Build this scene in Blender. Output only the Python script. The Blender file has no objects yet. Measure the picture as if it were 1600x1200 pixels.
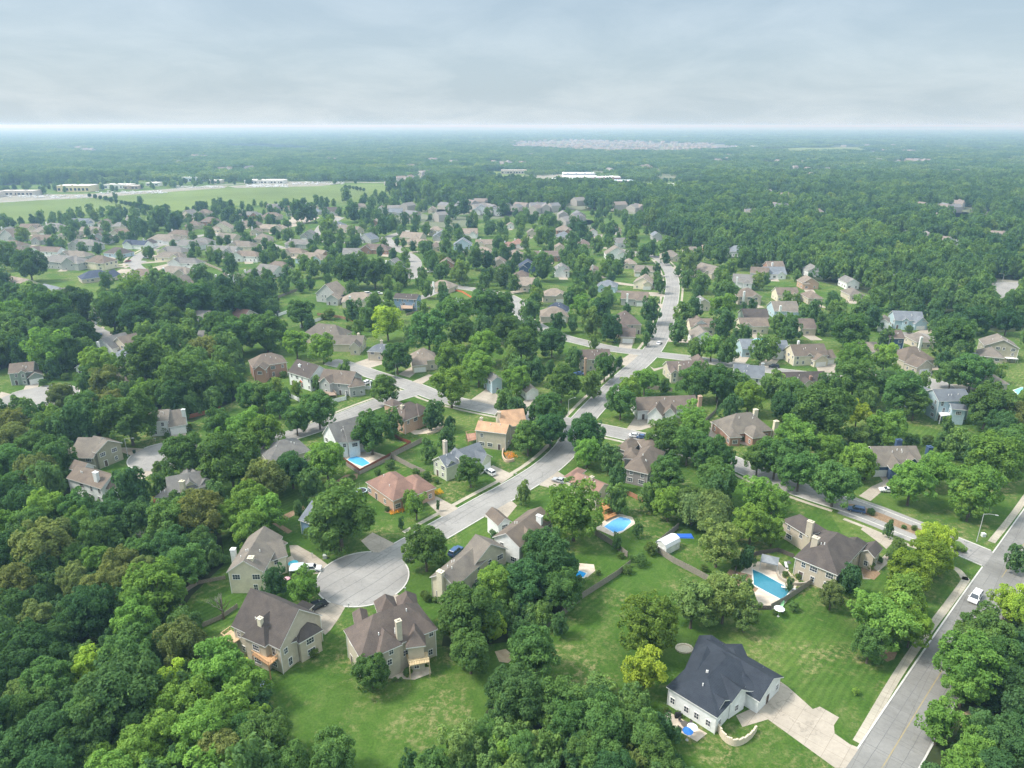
import bpy, math, random
import numpy as np
from mathutils import Vector, Matrix

random.seed(7)
RNG = np.random.RandomState(11)
scene = bpy.context.scene
COL = scene.collection

# ------------------------------------------------------------------ camera
CAM_H = 105.0
PITCH = math.radians(20.2)
FPX = 1100.0                      # focal length in pixels of a 1600 wide frame
SP, CP = math.sin(PITCH), math.cos(PITCH)
cam_data = bpy.data.cameras.new('camera')
cam_data.sensor_width = 36.0
cam_data.lens = FPX * 36.0 / 1600.0
cam_data.clip_start = 1.0
cam_data.clip_end = 90000.0
cam = bpy.data.objects.new('camera', cam_data)
cam.location = (0, 0, CAM_H)
cam.rotation_euler = (math.radians(90) - PITCH, 0, 0)
COL.objects.link(cam)
scene.camera = cam

# ------------------------------------------------------------------ sky, sun, exposure
SUN_EL, SUN_AZ = math.radians(52), math.radians(-94)   # azimuth measured from +Y towards +X
world = bpy.data.worlds.new('World')
scene.world = world
world.use_nodes = True
wn, wl = world.node_tree.nodes, world.node_tree.links
wn.clear()
w_out = wn.new('ShaderNodeOutputWorld')
w_bg = wn.new('ShaderNodeBackground'); w_bg.inputs['Strength'].default_value = 0.12
sky = wn.new('ShaderNodeTexSky'); sky.sky_type = 'NISHITA'; sky.sun_disc = False
sky.sun_elevation = SUN_EL; sky.sun_rotation = SUN_AZ; sky.altitude = 100; sky.air_density = 1.0; sky.dust_density = 3.0
w_co = wn.new('ShaderNodeTexCoord')
w_sep = wn.new('ShaderNodeSeparateXYZ'); wl.new(w_co.outputs['Generated'], w_sep.inputs[0])
# cloud sheet: direction divided by its height gives a flat layer seen in perspective
w_mx = wn.new('ShaderNodeMath'); w_mx.operation = 'ADD'; w_mx.inputs[1].default_value = 0.22
wl.new(w_sep.outputs['Z'], w_mx.inputs[0])
w_mm = wn.new('ShaderNodeMath'); w_mm.operation = 'MAXIMUM'; w_mm.inputs[1].default_value = 0.03
wl.new(w_mx.outputs[0], w_mm.inputs[0])
w_dx = wn.new('ShaderNodeMath'); w_dx.operation = 'DIVIDE'; wl.new(w_sep.outputs['X'], w_dx.inputs[0]); wl.new(w_mm.outputs[0], w_dx.inputs[1])
w_dy = wn.new('ShaderNodeMath'); w_dy.operation = 'DIVIDE'; wl.new(w_sep.outputs['Y'], w_dy.inputs[0]); wl.new(w_mm.outputs[0], w_dy.inputs[1])
w_cmb = wn.new('ShaderNodeCombineXYZ'); wl.new(w_dx.outputs[0], w_cmb.inputs[0]); wl.new(w_dy.outputs[0], w_cmb.inputs[1])
w_no = wn.new('ShaderNodeTexNoise'); w_no.inputs['Scale'].default_value = 1.5; w_no.inputs['Detail'].default_value = 9; w_no.inputs['Roughness'].default_value = 0.58; w_no.inputs['Distortion'].default_value = 0.35
wl.new(w_cmb.outputs[0], w_no.inputs['Vector'])
w_cr = wn.new('ShaderNodeValToRGB')
w_cr.color_ramp.elements[0].position = 0.40; w_cr.color_ramp.elements[0].color = (1.74, 2.20, 2.56, 1)
w_cr.color_ramp.elements[1].position = 0.62; w_cr.color_ramp.elements[1].color = (2.12, 2.55, 2.88, 1)
wl.new(w_no.outputs['Fac'], w_cr.inputs[0])
w_el = wn.new('ShaderNodeValToRGB'); wl.new(w_sep.outputs['Z'], w_el.inputs[0])
w_el.color_ramp.elements[0].position = 0.0; w_el.color_ramp.elements[0].color = (1.36, 1.26, 1.18, 1)
w_el.color_ramp.elements[1].position = 0.75; w_el.color_ramp.elements[1].color = (3.1, 2.9, 2.7, 1)
_e = w_el.color_ramp.elements.new(0.17); _e.color = (0.86, 0.88, 0.90, 1)
_e = w_el.color_ramp.elements.new(0.04); _e.color = (1.08, 1.05, 1.02, 1)
w_mul = wn.new('ShaderNodeMix'); w_mul.data_type = 'RGBA'; w_mul.blend_type = 'MULTIPLY'; w_mul.inputs['Factor'].default_value = 1.0
wl.new(w_cr.outputs[0], w_mul.inputs['A']); wl.new(w_el.outputs[0], w_mul.inputs['B'])
w_mix = wn.new('ShaderNodeMix'); w_mix.data_type = 'RGBA'; w_mix.inputs['Factor'].default_value = 0.86
wl.new(sky.outputs[0], w_mix.inputs['A']); wl.new(w_mul.outputs['Result'], w_mix.inputs['B'])
wl.new(w_mix.outputs['Result'], w_bg.inputs['Color']); wl.new(w_bg.outputs[0], w_out.inputs['Surface'])

sun_d = bpy.data.lights.new('sun', 'SUN'); sun_d.energy = 2.2; sun_d.angle = math.radians(12); sun_d.color = (1.0, 0.96, 0.9)
sun = bpy.data.objects.new('sun', sun_d); COL.objects.link(sun)
sd = Vector((math.sin(SUN_AZ) * math.cos(SUN_EL), math.cos(SUN_AZ) * math.cos(SUN_EL), math.sin(SUN_EL)))
sun.rotation_euler = sd.to_track_quat('Z', 'Y').to_euler()
sun.location = (-200, -50, 300)

scene.view_settings.view_transform = 'Standard'
scene.view_settings.look = 'None'
scene.view_settings.gamma = 1.0
scene.view_settings.exposure = 1.22
scene.cycles.max_bounces = 5
scene.cycles.diffuse_bounces = 3
scene.cycles.glossy_bounces = 2
scene.cycles.transmission_bounces = 3
scene.cycles.volume_bounces = 1
scene.cycles.use_denoising = True
scene.cycles.denoiser = 'OPENIMAGEDENOISE'
scene.cycles.denoising_prefilter = 'NONE'
scene.cycles.use_adaptive_sampling = False

# ------------------------------------------------------------------ helpers
def at(x, y, z=0.0):
    u, v = x - 800.0, y - 600.0
    dz = FPX * SP + v * CP
    t = (CAM_H - z) / max(dz, 1.0)
    return Vector((u * t, (FPX * CP - v * SP) * t, z))

def px(p):
    zc = p[1] * CP + (CAM_H - p[2]) * SP
    yc = p[1] * SP - (CAM_H - p[2]) * CP
    return 800 + p[0] / zc * FPX, 600 - yc / zc * FPX

def tag(o, label=None, cat=None, group=None, kind=None):
    if label: o['label'] = label
    if cat: o['category'] = cat
    if group: o['group'] = group
    if kind: o['kind'] = kind
    return o

class MB:
    """collects faces with material slots and links them as one object"""
    def __init__(s): s.v, s.f, s.m = [], [], []
    def face(s, pts, m=0):
        n = len(s.v); s.v.extend([tuple(p) for p in pts]); s.f.append(tuple(range(n, n + len(pts)))); s.m.append(m)
    def hexa(s, b, t, m=0, mt=None, mb=None):
        """b: four bottom points, t: four top points (both counter-clockwise from above)"""
        n = len(s.v); s.v.extend([tuple(p) for p in b] + [tuple(p) for p in t])
        s.f += [(n + 3, n + 2, n + 1, n), (n + 4, n + 5, n + 6, n + 7)]
        s.m += [m if mb is None else mb, m if mt is None else mt]
        for i in range(4):
            j = (i + 1) % 4
            s.f.append((n + i, n + j, n + 4 + j, n + 4 + i)); s.m.append(m)
    def box(s, c, d, rz=0, m=0):
        """centre, dimensions"""
        co, si = math.cos(rz), math.sin(rz)
        pts = []
        for z in (-d[2] / 2, d[2] / 2):
            for (x, y) in ((-1, -1), (1, -1), (1, 1), (-1, 1)):
                X, Y = x * d[0] / 2, y * d[1] / 2
                pts.append((c[0] + X * co - Y * si, c[1] + X * si + Y * co, c[2] + z))
        s.hexa(pts[:4], pts[4:], m)
    def tube(s, p0, p1, r0, r1=None, n=7, m=0, cap=True):
        r1 = r0 if r1 is None else r1
        p0, p1 = Vector(p0), Vector(p1)
        d = (p1 - p0).normalized()
        a = d.orthogonal().normalized(); b = d.cross(a)
        k = len(s.v)
        for (p, r) in ((p0, r0), (p1, r1)):
            for i in range(n):
                t = 2 * math.pi * i / n
                s.v.append(tuple(p + a * (r * math.cos(t)) + b * (r * math.sin(t))))
        for i in range(n):
            j = (i + 1) % n
            s.f.append((k + i, k + j, k + n + j, k + n + i)); s.m.append(m)
        if cap:
            s.f.append(tuple(range(k + n, k + 2 * n))); s.m.append(m)
            s.f.append(tuple(reversed(range(k, k + n)))); s.m.append(m)
    def mesh(s, name, mats):
        me = bpy.data.meshes.new(name)
        me.from_pydata(s.v, [], s.f)
        for m in (mats if isinstance(mats, (list, tuple)) else [mats]): me.materials.append(m)
        if any(s.m): me.polygons.foreach_set('material_index', s.m)
        me.update()
        return me
    def build(s, name, mats, parent=None, color=None, loc=(0, 0, 0)):
        o = bpy.data.objects.new(name, s.mesh(name, mats)); COL.objects.link(o)
        if parent: o.parent = parent
        o.location = loc
        if color: o.color = (*color, 1)
        return o

def inst(name, me, parent=None, loc=(0, 0, 0), rz=0, sc=(1, 1, 1), color=None):
    o = bpy.data.objects.new(name, me); COL.objects.link(o)
    if parent: o.parent = parent
    o.location = loc; o.rotation_euler = (0, 0, rz); o.scale = sc
    if color: o.color = (*color, 1)
    return o

def empty(name, loc=(0, 0, 0), rz=0):
    o = bpy.data.objects.new(name, None); COL.objects.link(o)
    o.location = loc; o.rotation_euler = (0, 0, rz); o.empty_display_size = 0.5
    return o

def copy_tree(o, parent=None):
    c = o.copy(); COL.objects.link(c); c.parent = parent
    for ch in list(o.children): copy_tree(ch, c)
    return c

# ------------------------------------------------------------------ materials
def newmat(name):
    m = bpy.data.materials.new(name); m.use_nodes = True
    nt = m.node_tree; nt.nodes.clear()
    out = nt.nodes.new('ShaderNodeOutputMaterial')
    return m, nt, out

def N(nt, typ, **kw):
    n = nt.nodes.new(typ)
    for k, v in kw.items():
        if k.startswith('_'): setattr(n, k[1:], v)
        else: n.inputs[k.replace('__', ' ')].default_value = v
    return n

def noise(nt, scale, detail=4, rough=0.6, vec=None, dist=0.0):
    n = N(nt, 'ShaderNodeTexNoise', Scale=scale, Detail=detail, Roughness=rough, Distortion=dist)
    if vec is not None: nt.links.new(vec, n.inputs['Vector'])
    return n.outputs['Fac']

def ramp(nt, fac, stops):
    r = nt.nodes.new('ShaderNodeValToRGB')
    cr = r.color_ramp
    while len(cr.elements) > 1: cr.elements.remove(cr.elements[-1])
    cr.elements[0].position = stops[0][0]; cr.elements[0].color = (*stops[0][1], 1)
    for p, c in stops[1:]:
        e = cr.elements.new(p); e.color = (*c, 1)
    nt.links.new(fac, r.inputs[0])
    return r.outputs[0]

def mixc(nt, fac, a, b, mode='MIX'):
    m = nt.nodes.new('ShaderNodeMix'); m.data_type = 'RGBA'; m.blend_type = mode
    for sock, v in (('Factor', fac), ('A', a), ('B', b)):
        if isinstance(v, bpy.types.NodeSocket): nt.links.new(v, m.inputs[sock])
        elif sock == 'Factor': m.inputs[sock].default_value = v
        else: m.inputs[sock].default_value = (*v, 1)
    return m.outputs['Result']

def math_(nt, op, a, b=None):
    m = nt.nodes.new('ShaderNodeMath'); m.operation = op
    for i, v in enumerate((a, b)):
        if v is None: continue
        if isinstance(v, bpy.types.NodeSocket): nt.links.new(v, m.inputs[i])
        else: m.inputs[i].default_value = v
    return m.outputs[0]

def geo_pos(nt): return nt.nodes.new('ShaderNodeNewGeometry').outputs['Position']

def finish(nt, out, color, rough=0.85, bump=None, bstr=0.3, bdist=0.05, spec=0.3, metal=0.0):
    b = nt.nodes.new('ShaderNodeBsdfPrincipled')
    if isinstance(color, bpy.types.NodeSocket): nt.links.new(color, b.inputs['Base Color'])
    else: b.inputs['Base Color'].default_value = (*color, 1)
    b.inputs['Roughness'].default_value = rough
    b.inputs['Specular IOR Level'].default_value = spec
    b.inputs['Metallic'].default_value = metal
    if bump is not None:
        bp = nt.nodes.new('ShaderNodeBump'); bp.inputs['Strength'].default_value = bstr; bp.inputs['Distance'].default_value = bdist
        nt.links.new(bump, bp.inputs['Height']); nt.links.new(bp.outputs[0], b.inputs['Normal'])
    nt.links.new(b.outputs[0], out.inputs['Surface'])
    return b

def mat_grass():
    m, nt, out = newmat('grass_lawn'); p = geo_pos(nt)
    n1 = noise(nt, 0.028, 4, 0.6, p, 0.4); n2 = noise(nt, 0.22, 6, 0.72, p, 0.8); n3 = noise(nt, 2.2, 5, 0.8, p)
    c1 = ramp(nt, n1, [(0.34, (0.0416, 0.0944, 0.0144)), (0.5, (0.0656, 0.1320, 0.0208)), (0.66, (0.1024, 0.1600, 0.0360))])
    c2 = ramp(nt, n2, [(0.3, (0.0336, 0.0816, 0.0128)), (0.5, (0.0656, 0.1280, 0.0224)), (0.7, (0.1200, 0.1640, 0.0480))])
    c = mixc(nt, 0.55, c1, c2)
    # every plot is kept differently: greener, paler or drier by parcel
    v = N(nt, 'ShaderNodeTexVoronoi', Scale=0.022); nt.links.new(p, v.inputs['Vector'])
    c = mixc(nt, 1.0, c, ramp(nt, v.outputs['Color'], [(0.1, (0.78, 0.85, 0.8)), (0.5, (1.0, 1.0, 1.0)), (0.9, (1.28, 1.12, 1.25))]), 'MULTIPLY')
    dry = ramp(nt, noise(nt, 0.05, 5, 0.7, p, 0.8), [(0.47, (0, 0, 0)), (0.60, (1, 1, 1))])
    dr2 = math_(nt, 'MULTIPLY', dry, ramp(nt, noise(nt, 0.7, 6, 0.8, p), [(0.47, (0, 0, 0)), (0.60, (1, 1, 1))]))
    c = mixc(nt, math_(nt, 'MULTIPLY', dr2, 0.8), c, (0.27, 0.24, 0.12))
    c = mixc(nt, 1.0, c, ramp(nt, n3, [(0.3, (0.62, 0.66, 0.6)), (0.7, (1.35, 1.3, 1.3))]), 'MULTIPLY')
    # mowing passes, patchy
    w = N(nt, 'ShaderNodeTexWave', Scale=0.30, Distortion=2.5, Detail=2); w.bands_direction = 'DIAGONAL'
    mp = nt.nodes.new('ShaderNodeMapping'); mp.inputs['Rotation'].default_value = (0, 0, math.radians(88)); nt.links.new(p, mp.inputs[0]); nt.links.new(mp.outputs[0], w.inputs['Vector'])
    w.inputs['Detail Scale'].default_value = 0.5
    k = ramp(nt, noise(nt, 0.02, 2, 0.5, p), [(0.42, (0, 0, 0)), (0.62, (1, 1, 1))])
    c = mixc(nt, math_(nt, 'MULTIPLY', 0.22, k), c, mixc(nt, 1.0, c, ramp(nt, w.outputs['Fac'], [(0.25, (0.5, 0.55, 0.5)), (0.75, (1.5, 1.45, 1.4))]), 'MULTIPLY'))
    finish(nt, out, c, 0.95, n3, 0.7, 0.25, 0.1)
    return m

def mat_noise(name, ca, cb, scale=1.0, rough=0.9, detail=5, bstr=0.3, big=None, spec=0.3):
    m, nt, out = newmat(name); p = geo_pos(nt)
    n = noise(nt, scale, detail, 0.65, p)
    c = ramp(nt, n, [(0.3, ca), (0.7, cb)])
    if big: c = mixc(nt, 1.0, c, ramp(nt, noise(nt, big, 3, 0.5, p), [(0.3, (0.75, 0.75, 0.75)), (0.7, (1.2, 1.2, 1.2))]), 'MULTIPLY')
    finish(nt, out, c, rough, n, bstr, 0.05, spec)
    return m

def mat_road(name, base, joint=None):
    m, nt, out = newmat(name); p = geo_pos(nt)
    n1 = noise(nt, 0.10, 4, 0.6, p, 0.6); n2 = noise(nt, 1.3, 6, 0.75, p)
    k = lambda f: tuple(v * f for v in base)
    c = ramp(nt, n1, [(0.3, k(0.82)), (0.7, k(1.15))])
    c = mixc(nt, 1.0, c, ramp(nt, n2, [(0.3, (0.88, 0.88, 0.88)), (0.7, (1.1, 1.1, 1.1))]), 'MULTIPLY')
    # tar lines along cracks
    v = N(nt, 'ShaderNodeTexVoronoi', Scale=0.16, _feature='DISTANCE_TO_EDGE'); 
    wv = nt.nodes.new('ShaderNodeMix'); wv.data_type = 'VECTOR'; wv.inputs['Factor'].default_value = 0.12
    nn = N(nt, 'ShaderNodeTexNoise', Scale=0.5, Detail=3); nt.links.new(p, nn.inputs['Vector'])
    va = nt.nodes.new('ShaderNodeVectorMath'); va.operation = 'SCALE'; va.inputs['Scale'].default_value = 4.0; nt.links.new(nn.outputs['Color'], va.inputs[0])
    vb = nt.nodes.new('ShaderNodeVectorMath'); vb.operation = 'ADD'; nt.links.new(p, vb.inputs[0]); nt.links.new(va.outputs[0], vb.inputs[1])
    nt.links.new(vb.outputs[0], v.inputs['Vector'])
    cr = ramp(nt, v.outputs['Distance'], [(0.0, (1, 1, 1)), (0.022, (0, 0, 0))])
    cr = math_(nt, 'MULTIPLY', cr, ramp(nt, noise(nt, 0.07, 2, 0.5, p), [(0.45, (0, 0, 0)), (0.6, (1, 1, 1))]))
    c = mixc(nt, math_(nt, 'MULTIPLY', cr, 0.45), c, k(0.35))
    if joint:
        b = N(nt, 'ShaderNodeTexBrick', Scale=1.0); b.offset = 0
        b.inputs['Brick Width'].default_value = joint; b.inputs['Row Height'].default_value = joint
        b.inputs['Mortar Size'].default_value = 0.035; b.inputs['Mortar Smooth'].default_value = 0.3
        b.inputs['Color1'].default_value = (1, 1, 1, 1); b.inputs['Color2'].default_value = (0.93, 0.93, 0.92, 1); b.inputs['Mortar'].default_value = (0.62, 0.6, 0.58, 1)
        mp = nt.nodes.new('ShaderNodeMapping'); mp.inputs['Rotation'].default_value = (0, 0, math.radians(42)); nt.links.new(p, mp.inputs[0]); nt.links.new(mp.outputs[0], b.inputs['Vector'])
        c = mixc(nt, 1.0, c, b.outputs['Color'], 'MULTIPLY')
    finish(nt, out, c, 0.9, n2, 0.15, 0.02, 0.25)
    return m

def mat_obj(name, kind):
    """surfaces whose base colour is the object's own colour"""
    m, nt, out = newmat(name); p = geo_pos(nt)
    oi = nt.nodes.new('ShaderNodeObjectInfo'); base = oi.outputs['Color']
    if kind == 'roof':
        n1 = noise(nt, 0.35, 4, 0.6, p, 0.5); n2 = noise(nt, 5.0, 3, 0.8, p)
        c = mixc(nt, 1.0, base, ramp(nt, n1, [(0.3, (0.78, 0.78, 0.8)), (0.7, (1.18, 1.16, 1.12))]), 'MULTIPLY')
        c = mixc(nt, 1.0, c, ramp(nt, n2, [(0.3, (0.78, 0.78, 0.78)), (0.7, (1.22, 1.22, 1.22))]), 'MULTIPLY')
        sep = nt.nodes.new('ShaderNodeSeparateXYZ'); nt.links.new(p, sep.inputs[0])
        w = math_(nt, 'FRACT', math_(nt, 'MULTIPLY', sep.outputs['Z'], 7.0))
        c = mixc(nt, 1.0, c, ramp(nt, w, [(0.0, (0.8, 0.8, 0.8)), (0.3, (1.05, 1.05, 1.05))]), 'MULTIPLY')
        finish(nt, out, c, 0.9, n2, 0.5, 0.04, 0.2)
    elif kind == 'wall':
        sep = nt.nodes.new('ShaderNodeSeparateXYZ'); nt.links.new(p, sep.inputs[0])
        w = math_(nt, 'FRACT', math_(nt, 'MULTIPLY', sep.outputs['Z'], 4.5))
        c = mixc(nt, 1.0, base, ramp(nt, w, [(0.0, (0.72, 0.72, 0.72)), (0.18, (1.03, 1.03, 1.03))]), 'MULTIPLY')
        n1 = noise(nt, 0.9, 4, 0.6, p)
        c = mixc(nt, 1.0, c, ramp(nt, n1, [(0.3, (0.88, 0.88, 0.87)), (0.7, (1.07, 1.07, 1.06))]), 'MULTIPLY')
        finish(nt, out, c, 0.75, w, 0.35, 0.03, 0.3)
    elif kind == 'brick':
        n1 = noise(nt, 9.0, 3, 0.8, p)
        c = mixc(nt, 1.0, base, ramp(nt, n1, [(0.3, (0.68, 0.66, 0.64)), (0.7, (1.3, 1.25, 1.2))]), 'MULTIPLY')
        finish(nt, out, c, 0.9, n1, 0.5, 0.03, 0.2)
    elif kind == 'paint':
        finish(nt, out, base, 0.28, None, spec=0.5)
    elif kind == 'matte':
        c = mixc(nt, 1.0, base, ramp(nt, noise(nt, 2.5, 4, 0.7, p), [(0.3, (0.82, 0.82, 0.82)), (0.7, (1.12, 1.12, 1.12))]), 'MULTIPLY')
        finish(nt, out, c, 0.8)
    elif kind == 'wood':
        c = mixc(nt, 1.0, base, ramp(nt, noise(nt, 3.0, 5, 0.7, p), [(0.3, (0.7, 0.7, 0.7)), (0.7, (1.25, 1.25, 1.25))]), 'MULTIPLY')
        finish(nt, out, c, 0.9)
    return m

def mat_leaf(name, by_random=None):
    m, nt, out = newmat(name)
    oi = nt.nodes.new('ShaderNodeObjectInfo')
    at_ = nt.nodes.new('ShaderNodeAttribute'); at_.attribute_name = 'clump'; at_.attribute_type = 'GEOMETRY'
    if by_random: base = ramp(nt, oi.outputs['Random'], by_random)
    else: base = oi.outputs['Color']
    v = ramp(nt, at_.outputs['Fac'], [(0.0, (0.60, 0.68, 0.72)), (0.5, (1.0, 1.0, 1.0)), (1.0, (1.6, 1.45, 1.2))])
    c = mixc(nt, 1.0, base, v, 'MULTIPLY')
    if by_random:
        p = geo_pos(nt)
        st = noise(nt, 0.011, 4, 0.7, p, 0.8)
        c = mixc(nt, 1.0, c, ramp(nt, st, [(0.3, (0.62, 0.68, 0.85)), (0.5, (1.0, 1.0, 1.0)), (0.68, (1.5, 1.32, 1.0))]), 'MULTIPLY')
    d = nt.nodes.new('ShaderNodeBsdfDiffuse'); t = nt.nodes.new('ShaderNodeBsdfTranslucent')
    nt.links.new(c, d.inputs[0]); nt.links.new(mixc(nt, 1.0, c, (1.3, 1.3, 0.7), 'MULTIPLY'), t.inputs[0])
    mx = nt.nodes.new('ShaderNodeMixShader'); mx.inputs[0].default_value = 0.35
    nt.links.new(d.outputs[0], mx.inputs[1]); nt.links.new(t.outputs[0], mx.inputs[2])
    nt.links.new(mx.outputs[0], out.inputs['Surface'])
    return m

def mat_glass(name, c, rough=0.08):
    m, nt, out = newmat(name)
    finish(nt, out, c, rough, None, spec=0.8)
    return m

def mat_water():
    m, nt, out = newmat('pool_water'); p = geo_pos(nt)
    oi = nt.nodes.new('ShaderNodeObjectInfo')
    n = noise(nt, 1.6, 3, 0.6, p, 1.0)
    c = mixc(nt, 1.0, oi.outputs['Color'], ramp(nt, n, [(0.3, (0.85, 0.9, 0.95)), (0.7, (1.1, 1.08, 1.05))]), 'MULTIPLY')
    finish(nt, out, c, 0.12, n, 0.15, 0.05, 0.5)
    return m

M_GRASS = mat_grass()
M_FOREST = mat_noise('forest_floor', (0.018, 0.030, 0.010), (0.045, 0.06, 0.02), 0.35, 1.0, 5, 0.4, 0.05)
M_FIELD = mat_noise('crop_field', (0.095, 0.140, 0.030), (0.135, 0.185, 0.045), 0.012, 1.0, 6, 0.1, 0.004)
M_ROAD = mat_road('street_concrete', (0.27, 0.258, 0.242))
M_ARTERIAL = mat_road('road_concrete', (0.215, 0.208, 0.195), 4.4)
M_DRIVE = mat_road('drive_concrete', (0.37, 0.322, 0.265), 3.2)
M_LOT = mat_noise('far_paving', (0.17, 0.17, 0.13), (0.28, 0.26, 0.22), 0.05)
M_ESTATE = mat_noise('far_plots', (0.08, 0.11, 0.05), (0.17, 0.17, 0.12), 0.02)
M_WALK = mat_road('walk_concrete', (0.40, 0.36, 0.29), 1.5)
M_KERB = mat_noise('kerb_concrete', (0.42, 0.41, 0.38), (0.56, 0.54, 0.50), 1.5)
M_MULCH = mat_noise('mulch', (0.16, 0.10, 0.06), (0.30, 0.21, 0.13), 2.5)
M_DIRT = mat_noise('bare_earth', (0.30, 0.22, 0.13), (0.45, 0.36, 0.24), 0.8)
M_ROOF = mat_obj('roof_shingle', 'roof'); M_WALL = mat_obj('siding', 'wall'); M_BRICK = mat_obj('brickwork', 'brick')
M_PAINT = mat_obj('car_paint', 'paint'); M_MATTE = mat_obj('matte_paint', 'matte'); M_WOOD = mat_obj('timber', 'wood')
M_TRIM = mat_noise('white_trim', (0.70, 0.69, 0.66), (0.80, 0.79, 0.76), 2.0, 0.6)
M_GLASS = mat_glass('window_glass', (0.035, 0.045, 0.06)); M_TYRE = mat_noise('rubber', (0.015, 0.015, 0.015), (0.03, 0.03, 0.03))
M_METAL = mat_noise('galvanised', (0.35, 0.36, 0.36), (0.5, 0.5, 0.5), 3, 0.5)
M_YELLOW = mat_noise('worn_line_paint', (0.24, 0.21, 0.15), (0.34, 0.27, 0.13), 1.2)
M_TAR = mat_noise('tar_seam', (0.10, 0.10, 0.10), (0.17, 0.165, 0.16), 2.0)
M_WATER = mat_water()
M_LEAF = mat_leaf('leaves')
M_WOODLEAF = mat_leaf('woodland_leaves', [(0.0, (0.079, 0.166, 0.071)), (0.3, (0.106, 0.205, 0.077)), (0.55, (0.139, 0.248, 0.091)), (0.8, (0.160, 0.270, 0.086)), (0.95, (0.135, 0.235, 0.075)), (1.0, (0.20, 0.29, 0.085))])
M_BARK = mat_noise('bark', (0.07, 0.055, 0.04), (0.15, 0.125, 0.10), 3.0)
M_FARLEAF = mat_leaf('far_leaves', [(0.0, (0.086, 0.178, 0.077)), (0.5, (0.123, 0.222, 0.091)), (1.0, (0.179, 0.270, 0.106))])
# ------------------------------------------------------------------ ground
def sheet(name, mat, polys, z, kind='structure'):
    mb = MB()
    for i, poly in enumerate(polys):
        pts = [at(x, y) for x, y in poly]
        pts = [(p.x, p.y, z + 0.0005 * (i % 7)) for p in pts]
        a = sum(pts[k][0] * pts[(k + 1) % len(pts)][1] - pts[(k + 1) % len(pts)][0] * pts[k][1] for k in range(len(pts)))
        if a < 0: pts.reverse()
        mb.face(pts)
    o = mb.build(name, mat); o['kind'] = kind
    return o

def wsheet(name, mat, polys, z):
    mb = MB()
    for i, pts in enumerate(polys):
        mb.face([(p[0], p[1], z + 0.0005 * (i % 7)) for p in pts])
    o = mb.build(name, mat); o['kind'] = 'structure'
    return o

g = MB()
xs = [-60000, -12000, -3000, -700, 0, 700, 3000, 12000, 60000]; ys = [-400, 60, 400, 1200, 4000, 12000, 60000]
for i in range(len(xs) - 1):
    for j in range(len(ys) - 1):
        g.face([(xs[i], ys[j], 0), (xs[i + 1], ys[j], 0), (xs[i + 1], ys[j + 1], 0), (xs[i], ys[j + 1], 0)])
def mat_ground():
    """lawn near, broken into woods, fields and plots with distance (all by position on the land)"""
    m = M_GRASS
    return m
ground = g.build('ground', mat_ground()); ground['kind'] = 'structure'

# the forest floor under the woods, and the open country beyond
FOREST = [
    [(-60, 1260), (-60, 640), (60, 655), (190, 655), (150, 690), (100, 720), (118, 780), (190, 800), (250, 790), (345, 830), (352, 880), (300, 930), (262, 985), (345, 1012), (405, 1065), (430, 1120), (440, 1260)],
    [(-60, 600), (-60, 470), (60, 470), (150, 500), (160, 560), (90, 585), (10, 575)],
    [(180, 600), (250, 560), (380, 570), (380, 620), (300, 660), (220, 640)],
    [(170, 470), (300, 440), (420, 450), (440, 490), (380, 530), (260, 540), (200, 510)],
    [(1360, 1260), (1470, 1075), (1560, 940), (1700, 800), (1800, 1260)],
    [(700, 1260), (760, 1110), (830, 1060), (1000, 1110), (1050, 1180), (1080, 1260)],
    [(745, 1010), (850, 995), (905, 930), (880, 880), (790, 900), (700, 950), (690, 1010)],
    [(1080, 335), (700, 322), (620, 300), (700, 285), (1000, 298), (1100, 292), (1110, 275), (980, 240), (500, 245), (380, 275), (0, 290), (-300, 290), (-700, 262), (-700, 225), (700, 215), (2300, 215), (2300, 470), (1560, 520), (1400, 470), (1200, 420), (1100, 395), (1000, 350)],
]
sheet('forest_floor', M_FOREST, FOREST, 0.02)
def mat_country():
    m, nt, out = newmat('distant_country'); p = geo_pos(nt)
    n = noise(nt, 0.0011, 5, 0.6, p, 0.6); n2 = noise(nt, 0.006, 5, 0.8, p)
    c = ramp(nt, n, [(0.42, (0.020, 0.035, 0.014)), (0.60, (0.035, 0.055, 0.02)), (0.66, (0.11, 0.16, 0.06)), (0.75, (0.16, 0.20, 0.08))])
    c = mixc(nt, ramp(nt, n2, [(0.62, (0, 0, 0)), (0.7, (1, 1, 1))]), c, (0.20, 0.21, 0.18))
    finish(nt, out, c, 1.0, None, spec=0.0)
    return m
wsheet('open_country', mat_country(), [[(-60000, 3300, 0), (60000, 3300, 0), (60000, 60000, 0), (-60000, 60000, 0)]], 0.05)
FIELDS = [[(-160, 352), (-160, 318), (60, 313), (150, 309), (230, 322), (245, 328), (200, 333), (120, 336), (60, 347)],
          [(150, 307), (350, 294), (470, 289), (600, 288), (612, 297), (600, 306), (520, 318), (400, 321), (320, 322), (280, 330), (240, 328), (215, 318)],
          [(728, 274), (735, 268), (800, 268), (850, 276), (850, 285), (800, 283), (760, 281)],
          [(940, 296), (1000, 286), (1060, 288), (1105, 296), (1080, 302), (980, 302)],
          [(1165, 234), (1240, 231), (1350, 230), (1360, 236), (1260, 239), (1180, 238)], [(1500, 232), (1560, 231), (1580, 236), (1510, 237)],
          [(700, 262), (830, 258), (830, 262), (720, 266)], [(1440, 228), (1530, 226), (1520, 229), (1450, 230)]]
sheet('crop_field', M_FIELD, FIELDS, 0.10)
ESTATE = [[(800, 223), (900, 219), (1140, 226), (1150, 236), (1050, 240), (900, 237), (790, 232)], [(90, 232), (140, 231), (140, 236), (100, 237)]]
sheet('estate_ground', M_ESTATE, ESTATE, 0.12)
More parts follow.
